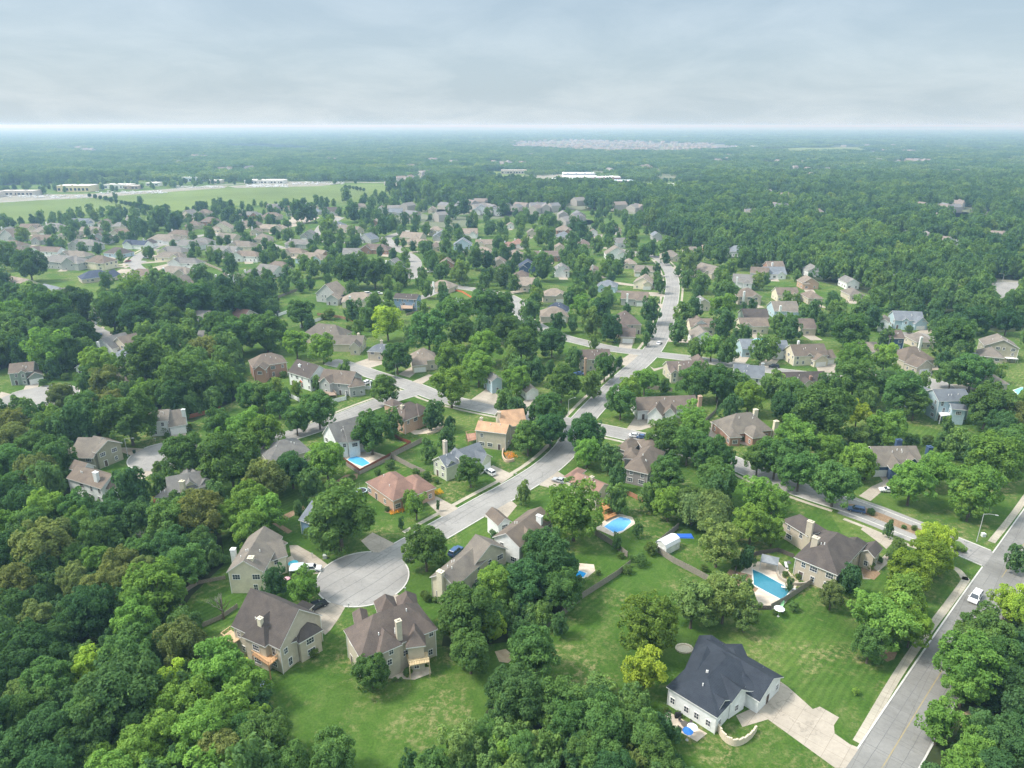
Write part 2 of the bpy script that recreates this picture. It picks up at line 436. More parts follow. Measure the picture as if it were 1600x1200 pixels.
PALE = [[(1545, 434), (1604, 440), (1604, 446), (1578, 460), (1567, 478), (1556, 476), (1552, 455)],
        [(-20, 333 - 28), (140, 303), (260, 296), (345, 290), (358, 290), (350, 294), (250, 301), (150, 309), (60, 313), (-20, 316)],
        [(355, 291), (440, 284), (540, 286), (500, 291), (370, 294)], [(800, 276), (870, 272), (960, 280), (1010, 288), (990, 294), (920, 292), (830, 289)],
        [(600, 283), (660, 292), (655, 295), (600, 289)]]
sheet('paved_lot', M_LOT, PALE, 0.14)

# ------------------------------------------------------------------ roads
def catmull(pts, n=10):
    P = [2 * pts[0] - pts[1]] + list(pts) + [2 * pts[-1] - pts[-2]]
    out = []
    for i in range(1, len(P) - 2):
        for k in range(n):
            t = k / n
            out.append(0.5 * ((2 * P[i]) + (P[i + 1] - P[i - 1]) * t + (2 * P[i - 1] - 5 * P[i] + 4 * P[i + 1] - P[i + 2]) * t * t + (-P[i - 1] + 3 * P[i] - 3 * P[i + 1] + P[i + 2]) * t ** 3))
    out.append(P[-2]); return out

def line(ptspx, n=10, smooth=True):
    p = [at(x, y).to_2d() for x, y in ptspx]
    return catmull(p, n) if smooth else p

def normals(L):
    out = []
    for i in range(len(L)):
        a = L[max(i - 1, 0)]; b = L[min(i + 1, len(L) - 1)]
        d = (b - a).normalized(); out.append(Vector((-d.y, d.x)))
    return out

ROADS = []   # (polyline, half width, z)
def seg_dist(p, L):
    best = 1e9
    for a, b in zip(L[:-1], L[1:]):
        d = b - a; t = max(0, min(1, (p - a).dot(d) / max(d.length_squared, 1e-9)))
        best = min(best, (p - a - d * t).length)
    return best

def ribbon(mb, L, w0, w1, z, m=0):
    nn = normals(L)
    for i in range(len(L) - 1):
        a0, a1 = L[i] + nn[i] * w0, L[i] + nn[i] * w1
        b0, b1 = L[i + 1] + nn[i + 1] * w0, L[i + 1] + nn[i + 1] * w1
        mb.face([(a0.x, a0.y, z), (b0.x, b0.y, z), (b1.x, b1.y, z), (a1.x, a1.y, z)] if w0 > w1 else [(a1.x, a1.y, z), (b1.x, b1.y, z), (b0.x, b0.y, z), (a0.x, a0.y, z)], m)

R = {}
R['arterial'] = (line([(1290, 1340), (1380, 1197), (1460, 1067), (1537, 945), (1592, 862), (1652, 772), (1720, 680)], 6), 4.4)
R['side'] = (line([(900, 664), (950, 673), (1000, 684), (1060, 697), (1130, 717), (1200, 747), (1270, 772), (1320, 788), (1370, 806), (1430, 830), (1490, 851), (1560, 880)], 6), 4.5)
R['main'] = (line([(580, 893), (622, 866), (694, 825), (760, 787), (805, 762), (848, 735), (880, 707), (897, 683), (905, 664), (922, 643), (955, 609), (985, 581), (1012, 556), (1030, 530), (1042, 497), (1050, 460), (1051, 440), (1046, 424), (1038, 412), (1025, 402), (1000, 396), (960, 388)], 8), 4.4)
R['cross_left'] = (line([(1016, 552), (985, 549), (950, 544), (915, 536), (880, 527), (850, 515), (825, 500), (810, 485), (806, 470), (785, 460), (750, 454), (700, 446)], 6), 4.2)
R['cross_right'] = (line([(1016, 553), (1060, 558), (1100, 563), (1150, 571), (1215, 580), (1300, 590), (1380, 600), (1450, 603)], 6), 4.2)
R['lane'] = (line([(902, 664), (860, 655), (815, 648), (760, 638), (715, 628), (680, 618), (650, 606), (615, 595), (580, 584), (545, 572), (515, 565)], 6), 4.3)
R['branch'] = (line([(655, 610), (615, 622), (575, 636), (540, 650), (500, 666), (460, 679), (420, 690), (370, 697), (310, 706), (262, 712)], 6), 4.2)
R['left_street'] = (line([(300, 371), (280, 374), (255, 381), (232, 391), (216, 401), (210, 412), (220, 422), (238, 428)], 6), 4.6)
R['mid_street'] = (line([(602, 370), (612, 381), (628, 392), (642, 400), (650, 410), (648, 424), (640, 436)], 6), 4.6)
R['west_street'] = (line([(135, 508), (150, 516), (168, 524), (190, 530), (215, 537)], 4), 3.8)
R['loop'] = (line([(1445, 601), (1436, 590), (1440, 575)], 4), 4.0)
R['north_court'] = (line([(1405, 531), (1425, 527), (1450, 523)], 4), 4.5)
R['east_road'] = (line([(1700, 452), (1630, 446), (1580, 445), (1572, 450), (1562, 470), (1560, 478)], 6), 7.0)
R['commercial_road'] = (line([(-200, 323), (0, 316), (150, 305), (300, 293), (360, 288), (460, 284), (620, 286), (700, 288)], 4), 7.0)
R['upper_street'] = (line([(480, 372), (500, 362), (508, 352), (530, 340)], 4), 7.0)
R['terrace_street'] = (line([(300, 371), (330, 366), (360, 371), (395, 376), (428, 384), (440, 388)], 4), 4.6)
R['hill_street'] = (line([(500, 377), (550, 379), (600, 373), (612, 368), (640, 360)], 4), 4.6)
R['back_street'] = (line([(690, 512 - 60), (640, 470), (560, 470)], 3), 3.5)
CIRCLES = [((567, 903), 11.1), ((258, 712), 11.3), ((60, 621), 14.5), ((1450, 602), 10.0), ((1426, 527), 10), ((212, 410), 8)]
ROADLIST = [(k, L, h) for k, (L, h) in R.items() if k != 'side']
ROADLIST.append(('side', R['side'][0], 4.5))
circ = [(at(x, y).to_2d(), r) for (x, y), r in CIRCLES]
# the side street widens around its planted median
MED = line([(1322, 789), (1370, 806), (1430, 830), (1455, 838)], 8)

def inside_road(p, skip=None, pad=0.0):
    for k, L, h in ROADLIST:
        if k == skip: continue
        hh = h
        if k == 'side' and seg_dist(p, MED) < 7.0 + pad: return True
        bb0 = min(q.x for q in L) - h - 2; 
        if seg_dist(p, L) < hh + pad: return True
    for c, r in circ:
        if (p - c).length < r + pad: return True
    return False

mb_a, mb_b = MB(), MB()
zi = 0.030
for k, L, h in ROADLIST:
    if k == 'arterial': ribbon(mb_a, L, h, -h, 0.052)
    else:
        zi += 0.0012 if k not in ('east_road', 'commercial_road', 'upper_street') else 0.0012
        z = zi + (0.10 if k in ('commercial_road', 'upper_street', 'east_road') else 0)
        ribbon(mb_b, L, h, -h, z)
ribbon(mb_b, MED, 6.6, -6.6, 0.049)
for i, (c, r) in enumerate(circ):
    mb_b.face([(c.x + r * math.cos(t), c.y + r * math.sin(t), 0.0502 + 0.0001 * i) for t in [2 * math.pi * q / 48 for q in range(48)]])
mb_a.build('main_road', M_ARTERIAL)['kind'] = 'structure'
mb_b.build('street', M_ROAD)['kind'] = 'structure'

# driveways, parking pads and patios (outlines on the ground)
DRIVES = [
    [(1218, 1064), (1231, 1073), (1270, 1108), (1281, 1104), (1311, 1121), (1303, 1133), (1304, 1146), (1328, 1163), (1352, 1172), (1338, 1200), (1305, 1200), (1200, 1124), (1160, 1136), (1150, 1118), (1190, 1100), (1187, 1096)],
    [(492, 950), (512, 940), (541, 946), (530, 965), (516, 985), (508, 992), (500, 985), (480, 965)],
    [(586, 942), (614, 925), (632, 935), (612, 952), (600, 955), (596, 950)],
    [(452, 852), (465, 852), (490, 866), (512, 882), (500, 896), (488, 897), (460, 882), (455, 870)],
    [(564, 845), (582, 832), (622, 852), (610, 862), (585, 864), (578, 860)],
    [(663, 781), (681, 775), (718, 795), (693, 811)],
    [(756, 734), (770, 727), (803, 742), (783, 756)],
    [(752, 805), (760, 792), (800, 783), (808, 790), (790, 812), (770, 814)],
    [(838, 757), (846, 752), (868, 734), (886, 746), (872, 760), (858, 762)],
    [(206, 712), (174, 701), (193, 699), (226, 701)], [(164, 716), (178, 702), (194, 702), (186, 710), (168, 722)],
    [(267, 674), (291, 671), (290, 690), (264, 690)],
    [(203, 749), (225, 733), (248, 734), (216, 752)],
    [(41, 600), (62, 598), (58, 608), (36, 610)], [(108, 611), (122, 602), (124, 610)], [(2, 612), (18, 616), (4, 630), (-10, 625)],
    [(994, 649), (1036, 656), (1035, 662), (1002, 672), (977, 673)],
    [(1095, 683), (1109, 658), (1122, 660), (1136, 673), (1134, 682), (1176, 690), (1169, 697), (1130, 686), (1122, 688)],
    [(1372, 742), (1388, 742), (1390, 758), (1360, 783), (1342, 775), (1362, 760), (1380, 752)],
    [(1345, 827), (1350, 822), (1398, 844), (1385, 858), (1376, 850)], [(1346, 892), (1360, 888), (1388, 862), (1394, 874), (1360, 905), (1348, 905)],
    [(1274, 570), (1306, 567), (1305, 584), (1278, 580)],
    [(1430, 580), (1452, 580), (1446, 596), (1432, 592)],
    [(1428, 520), (1448, 512), (1460, 518), (1440, 526)],
    [(545, 570), (575, 560), (592, 559), (610, 565), (572, 577), (560, 580)], [(648, 570), (668, 568), (640, 590), (622, 585)], [(670, 585), (680, 587), (655, 603), (640, 598)],
    [(782, 608), (745, 632), (728, 630), (758, 609), (762, 604)], [(778, 612), (785, 612), (772, 645), (730, 634), (748, 628)], [(822, 622), (838, 622), (836, 640), (815, 644), (808, 640)],
    [(969, 533), (990, 533), (986, 547), (966, 545)], [(962, 568), (985, 552), (1000, 556), (980, 572)], [(1015, 572), (1022, 576), (1036, 573), (1040, 574), (1022, 580)],
    [(1143, 560), (1155, 560), (1146, 572), (1132, 570)], [(690, 600), (700, 590), (710, 600)],
    [(145, 522), (160, 510), (164, 512), (152, 526)], [(176, 530), (196, 533), (186, 546), (172, 542)], [(186, 566), (200, 563), (200, 582), (184, 580)],
    [(160, 402), (190, 395), (195, 402), (170, 410)], [(120, 408), (132, 402), (130, 412)], [(218, 395), (240, 396), (238, 405), (220, 402)], [(230, 420), (262, 412), (268, 416), (240, 430)], [(175, 427), (190, 420), (210, 420), (200, 430), (180, 431)],
    [(1040, 415), (1065, 420), (1066, 422), (1042, 422)], [(960, 440), (990, 444), (990, 447), (960, 444)], [(1015, 458), (1040, 460), (1038, 464), (1015, 462)], [(1020, 475), (1038, 475), (1036, 482), (1018, 482)],
    [(915, 365), (942, 366), (938, 377), (915, 374)], [(1250, 462), (1275, 461), (1275, 466), (1250, 467)], [(1395, 452), (1408, 450), (1406, 457), (1394, 457)],
    [(0, 389), (28, 382), (30, 386), (0, 398)], [(400, 386), (430, 380), (430, 386), (400, 392)], [(590, 395), (612, 392), (614, 402), (592, 400)], [(430, 360), (470, 330), (500, 340), (470, 352)],
    [(715, 392), (735, 385), (735, 395), (720, 399)], [(270, 428), (300, 420), (330, 437), (360, 440), (360, 446), (300, 446)],
]
sheet('driveway', M_DRIVE, DRIVES, 0.016)
PATIOS = [
    [(1038, 1108), (1048, 1114), (1105, 1146), (1089, 1159), (1041, 1131), (1040, 1118)],
    [(541, 712), (545, 702), (560, 698), (604, 712), (600, 716), (563, 735), (536, 719)],
    [(930, 826), (950, 808), (968, 803), (988, 808), (993, 818), (972, 832), (958, 838)],
    [(1144, 905), (1158, 893), (1178, 878), (1215, 876), (1248, 908), (1240, 925), (1226, 944), (1213, 954), (1186, 948), (1180, 930), (1165, 920)],
    [(602, 1052), (620, 1047), (634, 1044), (672, 1042), (674, 1052), (648, 1062), (610, 1060)],
    [(636, 673), (655, 672), (680, 665), (692, 656), (690, 668), (672, 677), (648, 679)],
    [(905, 880), (928, 882), (930, 892), (918, 902), (904, 900)],
    [(1325, 707), (1338, 694), (1375, 694), (1372, 707)],
    [(1390, 551), (1400, 543), (1418, 546), (1415, 553)],
    [(448, 872), (456, 868), (466, 884), (462, 893), (450, 890)],
]
sheet('patio', mat_noise('patio_stone', (0.44, 0.36, 0.28), (0.60, 0.52, 0.43), 0.8), PATIOS, 0.021)
BEDS = [
    [(1175, 1050), (1185, 1044)][:0] or [(1370, 1022), (1385, 1014), (1402, 1020), (1397, 1030), (1386, 1034)],
    [(1274, 899), (1284, 893), (1300, 900), (1296, 905), (1283, 906)],
    [(1345, 888), (1360, 884), (1376, 896), (1366, 906), (1350, 902)],
    [(1128, 905), (1140, 890), (1200, 905), (1180, 925), (1150, 920)],
    [(440, 806), (474, 790), (477, 795), (448, 812)], [(425, 818), (430, 814), (457, 830), (450, 834)],
    [(508, 762), (540, 742), (560, 740), (558, 748), (530, 758)],
    [(788, 708), (800, 705), (803, 720), (792, 720)],
    [(600, 800), (620, 795), (634, 792), (630, 798), (612, 803)],
]
sheet('planting_bed', M_MULCH, BEDS, 0.024)
sheet('bare_earth', M_DIRT, [[(773, 1018), (790, 1014), (804, 1026), (794, 1036), (780, 1034)], [(905, 870), (930, 862), (960, 872), (980, 886), (960, 900), (930, 905), (905, 920)][:0] or [(1546, 990), (1562, 985), (1575, 1010), (1560, 1030)], [(1500, 1115), (1530, 1105), (1545, 1130), (1520, 1150), (1500, 1140)]], 0.028)
# median: raised bed with kerb
mm = MB()
nn = normals(MED)
ring = [MED[i] + nn[i] * 2.0 * min(1, i / 2 + .25, (len(MED) - 1 - i) / 2 + .25) for i in range(len(MED))] + [MED[i] - nn[i] * 2.0 * min(1, i / 2 + .25, (len(MED) - 1 - i) / 2 + .25) for i in reversed(range(len(MED)))]
mm.face([(p.x, p.y, 0.17) for p in reversed(ring)])
for i in range(len(ring)):
    a, b = ring[i], ring[(i + 1) % len(ring)]
    mm.face([(b.x, b.y, 0.0), (a.x, a.y, 0.0), (a.x, a.y, 0.17), (b.x, b.y, 0.17)], 1)
mm.build('road_median', [M_MULCH, M_KERB])['kind'] = 'structure'
# small grass island at the mouth of the side street
isl = [at(x, y) for x, y in [(1484, 852), (1490, 845), (1500, 847), (1513, 858), (1510, 862), (1500, 862)]]
im = MB(); im.face([(p.x, p.y, 0.18) for p in isl] if True else [])
for i in range(len(isl)):
    a, b = isl[i], isl[(i + 1) % len(isl)]
    im.face([(b.x, b.y, 0.0), (a.x, a.y, 0.0), (a.x, a.y, 0.18), (b.x, b.y, 0.18)], 1)
im.build('traffic_island', [M_GRASS, M_KERB])['kind'] = 'structure'

# kerbs: a real step along both sides, cut where streets and driveways enter
DW = [[at(x, y).to_2d() for x, y in poly] for poly in DRIVES]
DBOX = [(min(p.x for p in P), max(p.x for p in P), min(p.y for p in P), max(p.y for p in P)) for P in DW]
def in_poly(p, P):
    c = False; j = len(P) - 1
    for i in range(len(P)):
        if (P[i].y > p.y) != (P[j].y > p.y) and p.x < (P[j].x - P[i].x) * (p.y - P[i].y) / (P[j].y - P[i].y) + P[i].x: c = not c
        j = i
    return c
def in_drive(p):
    for P, b in zip(DW, DBOX):
        if b[0] <= p.x <= b[1] and b[2] <= p.y <= b[3] and in_poly(p, P): return True
    return False
def resample(L, step=1.5):
    out = [L[0]]; acc = 0
    for a, b in zip(L[:-1], L[1:]):
        d = (b - a).length; 
        if d < 1e-6: continue
        t = step - acc
        while t <= d:
            out.append(a + (b - a) * (t / d)); t += step
        acc = (acc + d) % step if d + acc >= step else acc + d
    return out
km, sm = MB(), MB()
def kerb_line(E, skip, closed=False, outn=None):
    nn = normals(E)
    for i in range(len(E) - 1):
        mid = (E[i] + E[i + 1]) / 2
        if mid.y > 520 or inside_road(mid, skip, 0.06) or in_drive(mid): continue
        s = 0.32
        a, b = E[i], E[i + 1]; na, nb = nn[i] * s * outn, nn[i + 1] * s * outn
        P = [a, b, b + nb, a + na]
        if outn < 0: P = [a, a + na, b + nb, b]
        P.reverse() if ((P[1] - P[0]).x * (P[2] - P[1]).y - (P[1] - P[0]).y * (P[2] - P[1]).x) < 0 else None
        km.hexa([(p.x, p.y, -0.02) for p in P], [(p.x, p.y, 0.15) for p in P])
for k, L, h in ROADLIST:
    if k in ('commercial_road', 'upper_street', 'west_street', 'back_street'): continue
    L2 = resample(L, 1.5); nn = normals(L2)
    for s in (1, -1):
        kerb_line([L2[i] + nn[i] * (h * s) for i in range(len(L2))], k, outn=s)
L2 = resample(MED, 1.5); nn = normals(L2)
for c, r in circ[:4]:
    E = [c + Vector((math.cos(t), math.sin(t))) * r for t in [2 * math.pi * q / 60 for q in range(61)]]
    nn = normals(E)
    for i in range(60):
        mid = (E[i] + E[i + 1]) / 2; 
        ok = not in_drive(mid)
        for kk, LL, hh in ROADLIST:
            if seg_dist(mid, LL) < hh + 0.06: ok = False
        if ok:
            a, b = E[i], E[i + 1]; oa, ob = c + (a - c) * ((r + .32) / r), c + (b - c) * ((r + .32) / r)
            P = [a, oa, ob, b]
            km.hexa([(p.x, p.y, -0.02) for p in P], [(p.x, p.y, 0.15) for p in P])
km.build('kerb', M_KERB)['kind'] = 'structure'

# sidewalks
def walk(L, w=1.5, z=0.010):
    ribbon(sm, L, w / 2, -w / 2, z)
walk(line([(1487, 886), (1497, 891), (1506, 903), (1503, 915), (1417, 1032), (1340, 1160)], 8), 1.7)
walk(line([(1549, 847), (1575, 815), (1602, 778), (1680, 665)], 6), 1.7)
Lm = R['main'][0]; nm = normals(Lm)
walk([Lm[i] + nm[i] * 6.9 for i in range(12, 108)], 1.4)
walk([Lm[i] + nm[i] * 6.6 for i in range(104, 150)], 1.4)
walk([Lm[i] - nm[i] * 6.6 for i in range(104, 150)], 1.3)
Ls = R['side'][0]; ns = normals(Ls)
walk([Ls[i] - ns[i] * 6.4 for i in range(6, 42)], 1.3); walk([Ls[i] - ns[i] * 8.6 for i in range(44, 60)], 1.3)
Ll = R['lane'][0]; nl = normals(Ll)
walk([Ll[i] + nl[i] * 6.2 for i in range(6, 40)], 1.3); 
Lb = R['branch'][0]; nb = normals(Lb)
walk([Lb[i] - nb[i] * 6.0 for i in range(3, 26)], 1.3)
Lf = R['left_street'][0]; nf = normals(Lf)
walk([Lf[i] - nf[i] * 7.5 for i in range(8, 34)], 2.0)
sm.build('sidewalk', M_WALK)['kind'] = 'structure'
# centre line on the wide road
ym = MB(); La = R['arterial'][0]
ribbon(ym, La[0:17], 0.10, -0.10, 0.058); ribbon(ym, La[21:], 0.10, -0.10, 0.058)
ym.build('road_marking', M_YELLOW)['kind'] = 'structure'

# tar seams and slab joints in the paving
tm = MB(); tr_ = random.Random(8)
def seam(L, off, w, z):
    n_ = normals(L); i = 0
    while i < len(L) - 1:
        k = min(len(L) - 1, i + tr_.randint(4, 14))
        if tr_.random() < .8:
            S = [L[j] + n_[j] * (off + tr_.uniform(-.05, .05)) for j in range(i, k + 1)]
            if len(S) > 1: ribbon(tm, S, w / 2, -w / 2, z)
        i = k
for k_, z_ in (('main', .0515), ('lane', .0515), ('side', .0515), ('cross_left', .0515), ('cross_right', .0515), ('branch', .0515)):
    Lk = resample(R[k_][0], 1.2)
    for off in (-2.1, 0.0, 2.1): seam(Lk, off, .10, z_ + .001 * (off > 0))
    n_ = normals(Lk); h_ = R[k_][1]
    for i in range(3, len(Lk) - 1, 5):
        if tr_.random() < .5 and Lk[i].y < 520:
            a_, b_ = Lk[i] + n_[i] * h_ * .97, Lk[i] - n_[i] * h_ * tr_.choice((.97, 0)) + Vector((tr_.uniform(-.4, .4), tr_.uniform(-.4, .4))); ribbon(tm, [a_, b_], .05, -.05, .0535)
La_ = resample(R['arterial'][0], 1.2); n_ = normals(La_)
for off in (-2.2, 2.25): seam(La_, off, .09, .0565)
for i in range(2, len(La_) - 1, 4):
    if tr_.random() < .75: w_ = tr_.uniform(.05, .13); a_ = La_[i] + n_[i] * 4.3; b_ = La_[i] + n_[i] * tr_.choice((-4.3, -4.3, 0)) + Vector((tr_.uniform(-.5, .5), tr_.uniform(-.5, .5))); ribbon(tm, [a_, (a_ + b_) / 2 + Vector((tr_.uniform(-.3, .3), tr_.uniform(-.3, .3))), b_], w_ / 2, -w_ / 2, .0572)
cc_, rr_ = circ[0]; dd_ = (R['main'][0][12] - R['main'][0][0]).normalized(); pp_ = Vector((-dd_.y, dd_.x))
for off in (-7.5, -3.6, 0, 3.8, 7.4):
    hl_ = math.sqrt(rr_ ** 2 - off ** 2) * .96; A_ = [cc_ + pp_ * (off + .15 * math.sin(t * 9)) + dd_ * (hl_ * (2 * t - 1)) for t in [q / 12 for q in range(13)]]; ribbon(tm, A_, .07, -.07, .0535)
tm.build('road_seams', M_TAR)['kind'] = 'structure'

# low ridges on the horizon
hm = MB()
def ridge(x0, x1, y, h, seed, wid=2500):
    rr = random.Random(seed); n = 60; ph = [rr.uniform(0, 6.28) for _ in range(4)]
    top = []
    for i in range(n + 1):
        t = i / n; e = math.sin(math.pi * t) ** 0.6
        top.append((x0 + (x1 - x0) * t, h * e * (0.65 + 0.2 * math.sin(5 * t + ph[0]) + 0.1 * math.sin(13 * t + ph[1]) + 0.05 * math.sin(31 * t + ph[2]))))
    for (xa, za), (xb, zb) in zip(top[:-1], top[1:]):
        hm.face([(xa, y, -1), (xb, y, -1), (xb, y + wid * .5, zb), (xa, y + wid * .5, za)])
        hm.face([(xa, y + wid * .5, za), (xb, y + wid * .5, zb), (xb, y + wid, -1), (xa, y + wid, -1)])
ridge(-19000, -3000, 15000, 88, 3); ridge(-9000, 3500, 19000, 78, 8); ridge(1000, 17000, 20000, 70, 5)
hm.build('hills', M_FOREST)['kind'] = 'structure'
# ------------------------------------------------------------------ tree meshes (unit crown: radius 1 around the origin)
def quads_mesh(name, C, Nrm, size, clump, mat, stretch=1.35):
    """C centres (n,3), Nrm normals, size (n,), clump (n,) -> one quad (leaf clump) each"""
    n = len(C)
    r = RNG.normal(size=(n, 3))
    T = np.cross(Nrm, r); T /= np.linalg.norm(T, axis=1)[:, None] + 1e-9
    B = np.cross(Nrm, T)
    s = size[:, None]
    V = np.empty((n, 4, 3))
    b2 = Nrm * s * 0.25
    V[:, 0] = C - T * s * stretch - b2; V[:, 1] = C - B * s * 0.75 + b2; V[:, 2] = C + T * s * stretch - b2; V[:, 3] = C + B * s * 0.75 + b2
    me = bpy.data.meshes.new(name)
    me.vertices.add(4 * n); me.vertices.foreach_set('co', V.reshape(-1))
    me.loops.add(4 * n); me.loops.foreach_set('vertex_index', np.arange(4 * n, dtype=np.int32))
    me.polygons.add(n); me.polygons.foreach_set('loop_start', np.arange(0, 4 * n, 4, dtype=np.int32)); me.polygons.foreach_set('loop_total', np.full(n, 4, dtype=np.int32))
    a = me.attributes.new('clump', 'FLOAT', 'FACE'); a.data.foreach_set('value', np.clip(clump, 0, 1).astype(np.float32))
    me.materials.append(mat); me.update(calc_edges=True)
    return me

def unit(v): return v / (np.linalg.norm(v, axis=1)[:, None] + 1e-9)

def crown_mesh(name, limbs, subs, leaf, mat, sh='oak', seed=0, per=150, rr=(0.13, 0.22)):
    """crown of unit radius: a few big limbs, each with many small leafy lobes, gaps between"""
    rs = np.random.RandomState(seed)
    C, Nn, S, K = [], [], [], []
    gold = math.pi * (3 - math.sqrt(5))
    limbc = [(np.array([0, 0, 0.18]), 0.58)]
    for i in range(limbs):
        u = (i + 0.5) / limbs
        zz = 0.85 - 1.35 * u
        th = gold * i + rs.uniform(-.5, .5); rad = math.sqrt(max(0, 1 - zz * zz))
        R = rs.uniform(.30, .46) * (1.0 if sh != 'loose' else .85)
        q = 1.0 - R * rs.uniform(.85, 1.15)
        if sh == 'loose': q += rs.uniform(-.08, .16)
        d = np.array([rad * math.cos(th), rad * math.sin(th), zz * (0.78 if sh == 'flat' else 1.0)])
        if sh == 'tall' and zz > 0: d = d * np.array([.85, .85, 1.05])
        limbc.append((d * q, R))
    for li, (c0, R) in enumerate(limbc):
        lv = rs.uniform(-.13, .13)
        m = int(subs * (R / .4) ** 2)
        o = c0 / (np.linalg.norm(c0) + .15)
        for k in range(m):
            d = rs.normal(size=3) + o * 0.75 + np.array([0, 0, .35]); d /= np.linalg.norm(d)
            r = rs.uniform(*rr); c = c0 + d * R * rs.uniform(.72, 1.06)
            nk = int(per * (r / .17) ** 2 * .5)
            dd = unit(rs.normal(size=(nk, 3)) + d * 0.9)
            pts = c + dd * (r * (1 + rs.normal(size=nk) * .13))[:, None] * np.array([1, 1, .72])
            nn = unit(dd * .8 + rs.normal(size=(nk, 3)) * 0.6 + np.array([0, 0, 0.75]))
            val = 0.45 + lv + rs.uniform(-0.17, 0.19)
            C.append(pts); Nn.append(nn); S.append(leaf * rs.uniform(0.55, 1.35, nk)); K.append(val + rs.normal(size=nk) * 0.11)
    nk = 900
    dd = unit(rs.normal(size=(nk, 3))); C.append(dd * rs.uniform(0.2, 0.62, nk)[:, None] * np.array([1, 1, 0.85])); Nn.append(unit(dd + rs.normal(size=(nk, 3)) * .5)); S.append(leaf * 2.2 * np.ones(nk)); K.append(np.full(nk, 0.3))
    C = np.vstack(C); h = np.percentile(np.hypot(C[:, 0], C[:, 1]), 98.5); v = np.percentile(np.abs(C[:, 2]), 99)
    C[:, :2] /= h; C[:, 2] /= v
    return quads_mesh(name, C, np.vstack(Nn), np.concatenate(S), np.concatenate(K), mat)

def conifer_mesh(name, mat, seed, n_whorl=22, leaf=0.045):
    rs = np.random.RandomState(seed); C, Nn, S, K = [], [], [], []
    for w in range(n_whorl):
        t = w / (n_whorl - 1); z = -1 + 2.0 * t; R = (1 - t) ** 0.8 * 1.0 + 0.03
        nb = max(4, int(15 * (1 - t) + 4))
        for b in range(nb):
            th = 2 * math.pi * (b + rs.uniform(-.4, .4)) / nb + w; L = R * rs.uniform(.78, 1.1)
            m = int(12 + 62 * L)
            s = rs.uniform(0.15, 1.0, m) ** 0.8
            x = s * L; spread = 0.16 * (1 - s * 0.5) * L
            off = rs.normal(size=m) * spread
            pts = np.stack([np.cos(th) * x - np.sin(th) * off, np.sin(th) * x + np.cos(th) * off, z - 0.22 * x + 0.10 * s * x + rs.normal(size=m) * .025], 1)
            dd = np.stack([np.cos(th) * np.ones(m), np.sin(th) * np.ones(m), np.full(m, 0.9)], 1)
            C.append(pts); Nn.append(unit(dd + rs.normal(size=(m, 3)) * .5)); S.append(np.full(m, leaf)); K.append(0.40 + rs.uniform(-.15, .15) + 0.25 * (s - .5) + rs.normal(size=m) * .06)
    return quads_mesh(name, np.vstack(C), np.vstack(Nn), np.concatenate(S), np.concatenate(K), mat, 1.7)

def willow_mesh(name, mat, seed, leaf=0.05):
    rs = np.random.RandomState(seed); C, Nn, S, K = [], [], [], []
    for i in range(130):
        th = rs.uniform(0, 6.28); r = rs.uniform(0.2, 0.85) ** 0.7; z0 = 0.92 * math.sqrt(max(0, 1 - r * r)) + rs.uniform(-.15, .1)
        c0 = np.array([r * math.cos(th), r * math.sin(th), z0]); L = rs.uniform(.35, 1.0)
        m = int(110 * L) + 30; s = rs.uniform(0, 1, m)
        pts = c0 + np.stack([np.cos(th) * s * .24 + rs.normal(size=m) * .075, np.sin(th) * s * .24 + rs.normal(size=m) * .075, -s * L + rs.normal(size=m) * .03], 1)
        C.append(pts); Nn.append(unit(np.array([math.cos(th), math.sin(th), .4]) + rs.normal(size=(m, 3)) * .5)); S.append(np.full(m, leaf)); K.append(.5 + rs.uniform(-.22, .2) + rs.normal(size=m) * .06)
    return quads_mesh(name, np.vstack(C), np.vstack(Nn), np.concatenate(S), np.concatenate(K), mat, 1.5)

def bare_mesh(seed):
    """dead tree: branches only, unit crown"""
    rr = random.Random(seed); mb = MB()
    def grow(p, d, L, r, depth):
        q = p + d * L
        mb.tube(p, q, r, r * .6, 5 if depth < 3 else 3, cap=False)
        if depth >= 5: return
        for _ in range(3 if depth < 4 else 2):
            nd = (d + Vector((rr.uniform(-.75, .75), rr.uniform(-.75, .75), rr.uniform(-.1, .45)))).normalized()
            grow(q, nd, L * rr.uniform(.62, .82), r * .58, depth + 1)
    grow(Vector((0, 0, -1.05)), Vector((0.05, 0, 1)), .5, .045, 0)
    return mb.mesh('bare_branches', M_BARKGREY)
M_BARKGREY = mat_noise('dead_bark', (0.20, 0.18, 0.16), (0.34, 0.31, 0.28), 3.0)

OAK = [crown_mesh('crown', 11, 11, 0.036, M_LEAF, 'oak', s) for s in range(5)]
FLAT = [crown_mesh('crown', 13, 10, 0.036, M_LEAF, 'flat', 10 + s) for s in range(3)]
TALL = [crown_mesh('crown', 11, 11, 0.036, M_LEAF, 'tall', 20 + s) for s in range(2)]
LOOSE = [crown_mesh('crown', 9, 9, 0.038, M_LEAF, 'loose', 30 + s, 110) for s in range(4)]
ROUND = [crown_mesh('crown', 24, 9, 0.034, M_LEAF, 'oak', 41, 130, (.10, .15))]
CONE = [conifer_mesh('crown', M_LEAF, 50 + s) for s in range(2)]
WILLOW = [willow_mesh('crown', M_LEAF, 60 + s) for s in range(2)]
BARE = [bare_mesh(70), bare_mesh(73)]

